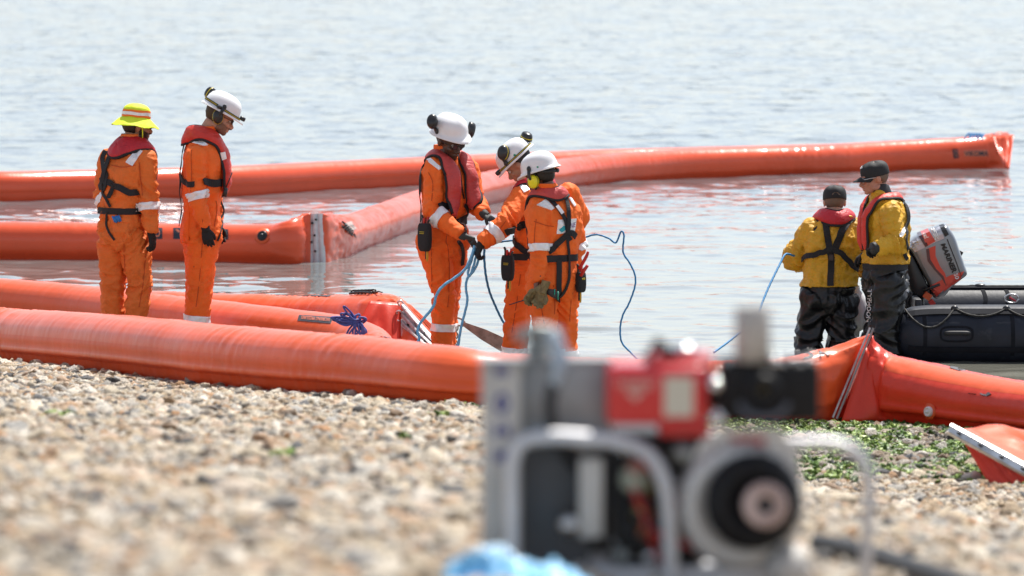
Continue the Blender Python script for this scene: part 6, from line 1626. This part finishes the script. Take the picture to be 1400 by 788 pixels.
# side outline of the cowling in the photograph, cut as a solid 0.34 m thick with rounded shoulders
out = [(1240, 336), (1248, 324), (1272, 312), (1289, 306), (1294, 308), (1304, 322), (1311, 342), (1318, 362), (1321, 374), (1312, 382), (1300, 392), (1290, 404), (1279, 408), (1272, 400), (1268, 388), (1254, 362), (1245, 345)]
C0 = sum((W(x, y, dm) for x, y in out), Vector()) / len(out)
def outline_rings(pts, half, shr=.84, d=dm):
    rings = []
    for dy, k in ((-half, shr - .12), (-half * .97, shr - .03), (-half * .8, shr + .04), (-half * .35, 1.0), (0, 1.01), (half * .35, 1.0), (half * .8, shr + .04), (half * .97, shr - .03), (half, shr - .12)):
        c = sum((W(x, y, d) for x, y in pts), Vector()) / len(pts); r = []
        P2 = catmull([W(x, y, d) for x, y in pts] + [W(*pts[0], d)], 3)[:-1]
        for p in P2: r.append(c + (p - c) * k + Vector((0, dy, 0)))
        rings.append(r)
    return rings
V, F, U = loftg(outline_rings(out, .19, .93)); co = build('cowling', V, F, COWL, mo); cs = Surf(V, F)
shape2d('top_panel', [(0, 0), (1, 0), (1, 1), (0, 1)], [(1241, 334), (1289, 309), (1293, 326), (1250, 345)], cs, COWL_SKY, co, off=.004)
patch('top_panel_face', [(1242, 333), (1285, 310), (1291, 326), (1251, 345)], cs, COWL_SKY, co, off=.004, n=8, k=5)
patch('red_flash', [(1259, 318), (1269, 314), (1279, 330), (1267, 337)], cs, OMR, co, off=.010, n=4, k=4)
patch('dark_flash', [(1254, 320), (1259, 318), (1269, 336), (1265, 338)], cs, OMD, co, off=.010, n=4, k=4)
letter('lettering', '50', [(1273, 315), (1278.5, 313), (1284, 326), (1278, 329)], cs, WHITEP, co, off=.016, bold=.015)
letter('lettering', 'EL', [(1262, 321), (1268, 320), (1270, 325), (1264, 327)], cs, WHITEP, co, off=.016, bold=.02)
# swoosh running down the side
sw = [(1266, 341), (1279, 336), (1279, 350), (1285, 364), (1292, 374), (1296, 388), (1292, 394), (1287, 380), (1277, 368), (1268, 356)]
def blob(name, px, surf, m, parent, off):
    d = depth_of(surf); V = [surf.hit(x, y, far=d)[0] + Vector((0, -off, 0)) for x, y in px]; c = sum(V, Vector()) / len(V)
    bm_ = build(name, V, [tuple(range(len(V)))], m, parent, smooth=False); return bm_
blob('red_swoosh', sw, cs, OMR, co, .006); blob('dark_swoosh', [(1266, 341), (1270, 340), (1272, 355), (1280, 368), (1290, 378), (1294, 392), (1287, 380), (1277, 369), (1268, 357)], cs, OMD, co, .009)
patch('red_lower_panel', [(1270, 392), (1298, 377), (1317, 372), (1281, 405)], cs, OMR, co, off=.005, n=12, k=8); patch('red_lower_panel', [(1298, 377), (1318, 371), (1313, 381), (1290, 399)], cs, OMR, co, off=.006, n=8, k=6)
letter('lettering', 'MARINER', [(1292, 332), (1309, 371), (1302, 374), (1286, 334)], cs, mat('print_black', (.01, .01, .01), .4), co, off=.014, bold=.045, shear=.1)
letter('lettering', '50', [(1309, 373), (1311, 380), (1306, 382), (1303.5, 375)], cs, WHITEP, co, off=.016, bold=.015)
patch('air_intake', [(1284, 309), (1290, 307), (1297, 321), (1292, 324)], cs, BLACKP, co, off=.006, n=4, k=4)
strap('seam_line', [(1295, 327), (1302, 345), (1308, 360), (1314, 378)], .006, cs, BLACKP, co, off=.003, thick=.002)
build('latch', *box(W(1315, 346, dm) + Vector((-.012, 0, 0)), (.035, .05, .03), Matrix.Rotation(.5, 3, 'Y')), BLACKP, co, smooth=False)
# black apron, mounting bracket and leg
ap = [(1238, 338), (1246, 346), (1256, 366), (1268, 390), (1273, 402), (1262, 408), (1248, 404), (1240, 390), (1236, 365)]
V, F, U = loftg(outline_rings(ap, .15, .92)); build('apron', V, F, BLACKP, mo)
build('tilt_lever', *tube([W(1262, 398, dm - .2), W(1285, 389, dm - .2)], [.012, .010], 8)[:2], BLACKP, mo)
br = [(1236, 402), (1246, 397), (1258, 402), (1264, 415), (1262, 430), (1248, 438), (1236, 432), (1232, 416)]
V, F, U = loftg(outline_rings(br, .12, .85)); build('bracket', V, F, mat('bracket_black', (.02, .02, .022), .35, vary=.4, vscale=25, bump=.006, bscale=30), mo)
for k in range(3):
    build('cable', *tube([W(1240 + 4 * k, 400, dm - .15), W(1236 + 2 * k, 412 + 3 * k, dm - .2), W(1246 + 5 * k, 424, dm - .22), W(1258, 418 + 4 * k, dm - .15)], .009, 8, 6)[:2], BLACKR, mo)
build('shaft_leg', *loftg(resample([ering(W(1254, 420, dm) + Vector((x, 0, z)), Vector((0, 1, 0)), Vector((.3, 0, 1)).normalized(), .05, h) for x, z, h in ((0, 0, .07), (-.15, -.09, .06), (-.32, -.20, .055), (-.45, -.28, .09))], 4))[:2], BLACKP, mo)
build('red_cap', *box(W(1268, 405, dm - .16), (.06, .05, .05), Matrix.Rotation(.6, 3, 'Y')), mat('tilt_orange', (.75, .12, .03), .4), mo, smooth=False)
build('red_cap', *box(W(1274, 414, dm - .16), (.045, .04, .04), Matrix.Rotation(.9, 3, 'Y')), mat('tilt_red', (.6, .03, .02), .4), mo, smooth=False)
h = W(1254, 410, dm); 
for k in range(3):
    a_ = 2 * PI * k / 3 + .4; b0 = W(1254, 420, dm) + Vector((-.52, 0, -.30)); sd = Vector((0, math.cos(a_), math.sin(a_))); q2 = Vector((.5, -math.sin(a_) * .85, math.cos(a_) * .85))
    build('propeller_blade', *loftg(resample([ering(b0 + sd * x, q2.normalized(), sd.cross(q2).normalized(), w_, .006, 12) for x, w_ in ((.02, .03), (.06, .06), (.11, .065), (.14, .03))], 3))[:2], BLACKP, mo)

# ------------------------------------------------------------ power pack in the near foreground
D0 = 13.0
def M_(px, py, dd=0): return W(px, py, D0 + dd)
gz = float(terr(.2, 13.0))
pp = root('power_pack', 'out of focus diesel power pack with red tank, black air filter and aluminium tube frame', 'engine power pack', (M_(890, 700).x, D0, gz))
ALF = mat('frame_aluminium', (0.62, 0.62, 0.64), .52, .6, vary=.12, vscale=9)
PLATE = mat('painted_plate', (0.52, 0.50, 0.47), .5, .1, vary=.08, vscale=12)
TANKG = mat('steel_tank', (0.36, 0.37, 0.38), .5, .3, vary=.15, vscale=8)
REDP = mat('fuel_tank_red', (0.62, 0.012, 0.018), .25, coat=.6)
HOUS = mat('recoil_housing', (0.66, 0.65, 0.63), .42, .15, vary=.06)
DENG = mat('engine_black', (0.02, 0.02, 0.02), .5, vary=.5, vscale=30, bump=.006, bscale=60)
AIRF = mat('air_filter_black', (0.009, 0.009, 0.011), .5, spec=.25); FANB = mat('fan_black', (0.007, 0.007, 0.009), .5, spec=.25)
PINK = mat('disc_beige', (0.60, 0.47, 0.44), .5); NAVY = mat('letter_navy', (0.03, 0.04, 0.22), .5)
def pbox(name, x0, y0, x1, y1, dd, depth, m, parent, bev=.006, seg=3):
    a, b = M_(x0, y0, dd), M_(x1, y1, dd); c = (a + b) / 2 + Vector((0, depth / 2, 0))
    o = build(name, *box(c, (abs(b.x - a.x), depth, abs(b.z - a.z))), m, parent, smooth=False)
    if bev: bevel(o, bev, seg); o.data.polygons.foreach_set('use_smooth', [True] * 6)
    return o
# skid base and plate side
pbox('skid_base', 664, 776, 1110, 806, 0, .46, ALF, pp)
pl = pbox('side_plate', 658, 497, 712, 745, -.02, .02, PLATE, pp, .003)
pbox('side_plate_return', 658, 497, 666, 745, 0, .34, PLATE, pp, .002)
pbox('top_cap', 655, 491, 722, 499, -.03, .10, TANKG, pp, .003)
Sp = Surf(*box((M_(658, 497, -.02) + M_(712, 745, -.02)) / 2 + Vector((0, .01, 0)), (.10, .02, .44)))
for s_, y0, y1 in (('E', 497, 508), ('O', 532, 562), ('H', 576, 592), ('I', 612, 626)): letter('lettering', s_, [(676, y0 + 5), (696, y0 + 5), (696, y1 + 5), (676, y1 + 5)], Sp, NAVY, pl, off=.002, bold=.07)
tk = pbox('hydraulic_tank', 706, 494, 836, 602, .03, .16, TANKG, pp, .012)
pbox('tank_lid', 714, 490, 838, 497, .02, .12, TANKG, pp, .003)
pbox('lower_panel', 706, 602, 806, 776, .08, .02, mat('panel_grey', (.10, .10, .105), .5, .3), pp, .003)
pbox('back_panel', 700, 602, 966, 776, .34, .02, mat('panel_dark', (.03, .03, .032), .6), pp, .003)
# tap and fittings over the tank, hose down from it
V, F, U = lathe([(.018, -.04), (.028, -.035), (.028, .0), (.018, .008), (.018, .022), (.024, .026), (.024, .034), (.002, .036)], M_(735, 472, .06), None, 16)
vt = build('filler_tap', V, F, mat('fitting_grey', (.30, .32, .31), .4, .6), pp)
build('tap_lever', *tube([M_(705, 462, .04), M_(735, 452, .03), M_(768, 458, .05)], [.012, .016, .012], 8, 5)[:2], mat('fitting_grey', (0, 0, 0)), vt)
build('pressure_tube', *tube([M_(752, 455, .0), M_(764, 480, -.01), M_(764, 505, -.02), M_(757, 530, -.02)], [.018, .020, .018, .014], 10, 5)[:2], mat('tube_pale_blue', (.38, .45, .52), .4, .3), pp)
build('hose', *tube([M_(757, 525, -.02), M_(752, 550, -.03), M_(754, 580, -.03), M_(766, 610, 0), M_(790, 640, .05)], .014, 10, 6)[:2], BLACKR, pp)
build('cable', *tube([M_(757, 580, -.03), M_(770, 600, -.03), M_(800, 612, -.02), M_(850, 606, .0)], .004, 8, 6)[:2], mat('wire_pale', (.6, .58, .55), .5), pp)
# tube frame
def ftube(P_, r): return build('frame_tube', *tube([M_(*p) for p in P_], r, 14, 8)[:2], ALF, pp)
ftube([(700, 790, -.05), (700, 700, -.05), (700, 640, -.05), (712, 607, -.05), (745, 598, -.05), (800, 600, -.05), (850, 606, -.05), (888, 624, -.05), (908, 660, -.05), (915, 710, -.05), (917, 800, -.05)], .018)
ftube([(1050, 607, .30), (1100, 606, .30), (1150, 609, .30), (1178, 628, .30), (1188, 665, .30), (1187, 720, .30), (1181, 805, .30)], .015)
ftube([(700, 790, .40), (700, 640, .40), (720, 600, .40), (1000, 600, .40), (1050, 607, .30)], .018)
pbox('frame_post', 792, 628, 824, 736, -.03, .05, PLATE, pp, .004)
V, F, U = lathe([(.022, 0), (.022, .012), (.001, .016)], M_(778, 718, -.02), zto((0, -1, 0)), 18); build('drain_plug', V, F, ALU, pp)
# engine block with its small fittings
eb = pbox('engine_block', 836, 596, 965, 778, .06, .30, DENG, pp, .02)
for x, y, r, mt in ((868, 655, .036, mat('gauge_pale', (.36, .38, .30), .5)), (868, 640, .02, mat('gauge_pink', (.45, .22, .18), .5)), (875, 700, .022, mat('brass', (.38, .28, .08), .4, .6)), (886, 728, .024, mat('rust_orange', (.40, .12, .03), .6)), (935, 620, .03, mat('fitting_grey', (0, 0, 0))), (850, 760, .02, mat('fitting_grey', (0, 0, 0))), (890, 762, .022, ALU)):
    V, F, U = lathe([(r, -.02), (r, .02), (r * .8, .035), (.001, .04)], M_(x, y, .03), zto((0, -1, .1)), 16); build('fitting', V, F, mt, eb)
for k in range(6): pbox('cooling_fin', 838, 604 + k * 12, 930, 608 + k * 12, .045, .03, DENG, eb, .001)
build('fuel_pipe', *tube([M_(845, 610, .02), M_(838, 660, .0), M_(850, 720, .0), M_(900, 750, .01), M_(925, 720, .02)], .007, 8, 6)[:2], BLACKR, eb)
er = random.Random(8)
for k in range(26):   # nuts, caps and unions over the engine
    x, y = er.uniform(842, 960), er.uniform(606, 772); r = er.uniform(.006, .015); V, F, U = lathe([(r, -.02), (r, .012), (r * .7, .018), (.001, .02)], M_(x, y, er.uniform(.02, .05)), zto((er.uniform(-.4, .4), -1, er.uniform(-.2, .5))), 8)
    build('nut', V, F, er.choice([ALU, mat('brass', (0, 0, 0)), DENG, mat('fitting_grey', (0, 0, 0)), mat('chrome_nut', (.6, .6, .62), .2, 1)]), eb)
for k in range(7):
    p0 = (er.uniform(842, 880), er.uniform(610, 700), .03); p3 = (er.uniform(900, 960), er.uniform(640, 770), .04)
    build('cable', *tube([M_(*p0), M_(p0[0] + 20, p0[1] + er.uniform(10, 50), -.01), M_(p3[0] - 20, p3[1] + er.uniform(-20, 20), -.01), M_(*p3)], er.uniform(.003, .007), 8, 6)[:2], er.choice([BLACKR, BLACKP, REDP, mat('wire_pale2', (.5, .48, .42), .5)]), eb)
# red fuel tank
ft = pbox('fuel_tank', 829, 500, 968, 582, -.06, .24, REDP, pp, .018, 4)
pbox('tank_skirt', 900, 575, 972, 598, -.02, .18, REDP, ft, .008)
pbox('tank_shoulder', 884, 486, 976, 506, -.02, .18, REDP, ft, .008)
V, F, U = lathe([(.030, 0), (.032, .018), (.028, .024), (.001, .025)], M_(935, 486, .04), None, 18); build('filler_cap', V, F, mat('chrome', (.7, .7, .72), .15, 1), ft)
sq = Surf(*box((M_(829, 500, -.06) + M_(968, 582, -.06)) / 2 + Vector((0, .12, 0)), (.26, .24, .16)))
patch('white_label', [(908, 516), (948, 516), (948, 570), (908, 570)], sq, mat('label_cream', (.62, .58, .48), .5), ft, off=.002, n=2, k=2)
letter('lettering', 'DIESEL', [(914, 524), (942, 524), (942, 531), (914, 531)], sq, REDT, ft, off=.004) if False else None
letter('lettering', 'YANMAR', [(843, 520), (893, 520), (893, 532), (843, 532)], sq, mat('print_pale', (.70, .40, .34), .5), ft, off=.003, bold=.02, shear=.2)
shape2d('badge_triangle', [(0, 0), (1, 0), (.5, 1)], [(855, 535), (882, 535), (882, 548), (855, 548)], sq, mat('print_pale', (0, 0, 0)), ft, off=.003)
build('stop_lever', *tube([M_(880, 490, -.02), M_(892, 480, -.03), M_(898, 466, -.03), M_(908, 480, -.02), M_(928, 488, -.01)], [(.006, .016), (.007, .014), (.006, .010), (.007, .014), (.006, .012)], 8, 5)[:2], BLACKP, ft)
# air filter with its round cover, exhaust stack
af = pbox('air_filter', 985, 496, 1122, 578, -.04, .20, AIRF, pp, .014, 4)
V, F, U = lathe([(.045, 0), (.045, .02), (.036, .03), (.02, .03), (.018, .022), (.001, .022)], M_(1043, 536, -.05), zto((0, -1, 0)), 24); build('filter_cover', V, F, AIRF, af)
V, F, U = lathe([(.009, 0), (.009, .02), (.001, .024)], M_(1043, 533, -.06), zto((0, -1, 0)), 12); build('wing_nut', V, F, mat('brass_dull', (.10, .08, .04), .5, .5), af)
build('cover_rib', *tube([M_(1010, 552, -.06), M_(1025, 566, -.065), M_(1045, 571, -.07), M_(1065, 566, -.065), M_(1078, 552, -.06)], [(.008, .010)] * 5, 8, 5)[:2], mat('bluish_plastic', (.10, .11, .14), .35), af)
for x in (1058, 1084, 1108): V, F, U = lathe([(.012, 0), (.012, .012), (.001, .016)], M_(x, 495, -.02), None, 12); build('clip', V, F, ALU, af)
V, F, U = lathe([(.041, -.065), (.041, .058), (.039, .060), (.036, .060), (.036, .0), (.001, .0)], M_(1029, 455, -.02), None, 28); build('exhaust_stack', V, F, mat('stack_metal', (.46, .44, .42), .5, .0, vary=.12, vscale=12), pp)
for x, y, r in ((978, 526, .017), (982, 572, .020), (1060, 494, .012)): V, F, U = lathe([(r, 0), (r * .9, .012), (.001, .018)], M_(x, y, -.06), zto((.1, -1, .3)), 16); build('bolt_head', V, F, mat('chrome', (0, 0, 0)), pp)
pbox('inlet_pipe', 968, 510, 990, 560, .0, .10, DENG, pp, .01)
# recoil housing, fan ring and disc
cx, cy = 1012, 690
V, F, U = lathe([(.060, -.04), (.144, -.035), (.150, 0), (.147, .035), (.132, .055), (.108, .062), (.098, .05), (.001, .045)], M_(cx, cy, .02), zto((0.05, -1, 0.0)), 44); rh = build('recoil_housing', V, F, HOUS, pp)
V, F, U = loftg([[M_(x, y, dd) for x, y in ((938, 660), (955, 606), (985, 586), (1066, 585), (1092, 622), (1098, 685), (1050, 765))] for dd in (-.01, .10)]); build('housing_shroud', V, F, HOUS, rh, smooth=False)
for k in range(22):
    a_ = 2 * PI * k / 22; c = M_(cx, cy, -.028) + Vector((math.cos(a_) * .134, 0, math.sin(a_) * .134)); build('housing_slot', *box(c, (.022, .010, .006), Matrix.Rotation(-a_, 3, 'Y')), mat('slot_grey', (.12, .12, .12), .6), rh, smooth=False)
cx2 = 1030
V, F, U = lathe([(.106, -.03), (.112, .0), (.108, .025), (.09, .042), (.066, .050), (.062, .040), (.001, .038)], M_(cx2, 686, -.06), zto((.12, -1, .02)), 40); fr = build('fan_cover', V, F, FANB, pp)
for k in range(10):
    a_ = 2 * PI * k / 10 + .2; c = M_(cx2, 686, -.105) + Vector((math.cos(a_) * .085, 0, math.sin(a_) * .085)); build('fan_slot', *box(c, (.03, .012, .008), Matrix.Rotation(-a_, 3, 'Y')), mat('slot_black', (.006, .006, .006), .8), fr, smooth=False)
V, F, U = lathe([(.051, 0), (.051, .018), (.046, .022), (.021, .022), (.020, .010), (.001, .010)], M_(1045, 690, -.11), zto((.12, -1, .02)), 32); build('starter_disc', V, F, PINK, fr)
V, F, U = lathe([(.018, 0), (.018, .016), (.001, .018)], M_(1045, 690, -.12), zto((.12, -1, .02)), 20); build('hub', V, F, BLACKP, fr)
for k in range(18):
    a_ = 2 * PI * k / 18; c = M_(1045, 690, -.133) + Vector((math.cos(a_) * .04, 0, math.sin(a_) * .04)); build('vent_hole', *box(c, (.016, .004, .004), Matrix.Rotation(-a_, 3, 'Y')), mat('vent_dark', (.25, .15, .14), .6), fr, smooth=False)
patch('warning_label', [(1000, 597), (1046, 597), (1046, 611), (1000, 611)], Surf(*loftg([[M_(x, y, dd) for x, y in ((950, 580), (1090, 580), (1090, 700), (950, 700))] for dd in (-.01, .10)])[:2]), mat('label_red_dull', (.50, .10, .09), .5), rh, off=.003, n=2, k=2)
V, F, U = lathe([(.03, -.02), (.05, -.01), (.05, .015), (.001, .02)], M_(1078, 775, -.05), zto((0, -1, .4)), 20); build('foot_pad', V, F, PLATE, pp)
# crumpled blue sheet in front
c = GT(700, 786); c.y = 12.6; c.z = float(terr(c.x, c.y)); mb = MB(); n1, n2_ = 60, 34; V = []
for j in range(n2_ + 1):
    for i in range(n1 + 1):
        u, v = i / n1 * 2 - 1, j / n2_ * 2 - 1; r = min(1, math.hypot(u, v)); q = Vector((u * 2.6, v * 2.6, 1))
        e = max(0, 1 - r ** 2.2); h = .145 * e * (.8 + .5 * noise.noise(q) + .35 * (1 - 2 * abs(noise.noise(q * 2.1)))) + .02 * e * (1 - 2 * abs(noise.noise(q * 4.7)))
        V.append(Vector((M_(702, 780).x + u * .285 + .01 * noise.noise(q * 3), 12.55 + v * .20, float(terr(0, 12.6)) - .085 + h)))
F = [(j * (n1 + 1) + i, j * (n1 + 1) + i + 1, (j + 1) * (n1 + 1) + i + 1, (j + 1) * (n1 + 1) + i) for j in range(n2_) for i in range(n1)]
tp = build('blue_sheet', V, F, mat('sheet_blue', (.18, .48, .76), .5, coat=.15, vary=.35, vscale=14), None, tuple(c)); props(tp, 'crumpled glossy light blue plastic sheet on the shingle at the bottom edge', 'plastic sheet'); tp.modifiers.new('s', 'SOLIDIFY').thickness = .003
# black hose on the pebbles
P_ = []
for px, py, dd in ((1120, 742, 16.0), (1165, 745, 15.6), (1205, 760, 15.2), (1240, 782, 14.7), (1290, 800, 14.2), (1360, 825, 13.6)):
    p = W(px, py, dd); p.z = float(terr(p.x, p.y)) + .045; P_.append(p)
o = rope('black_hose', P_, .028, BLACKR, None, tuple(P_[2]), sub=8, n=12, twist=False); props(o, 'out of focus black rubber hose lying on the pebbles right of the engine', 'hose')
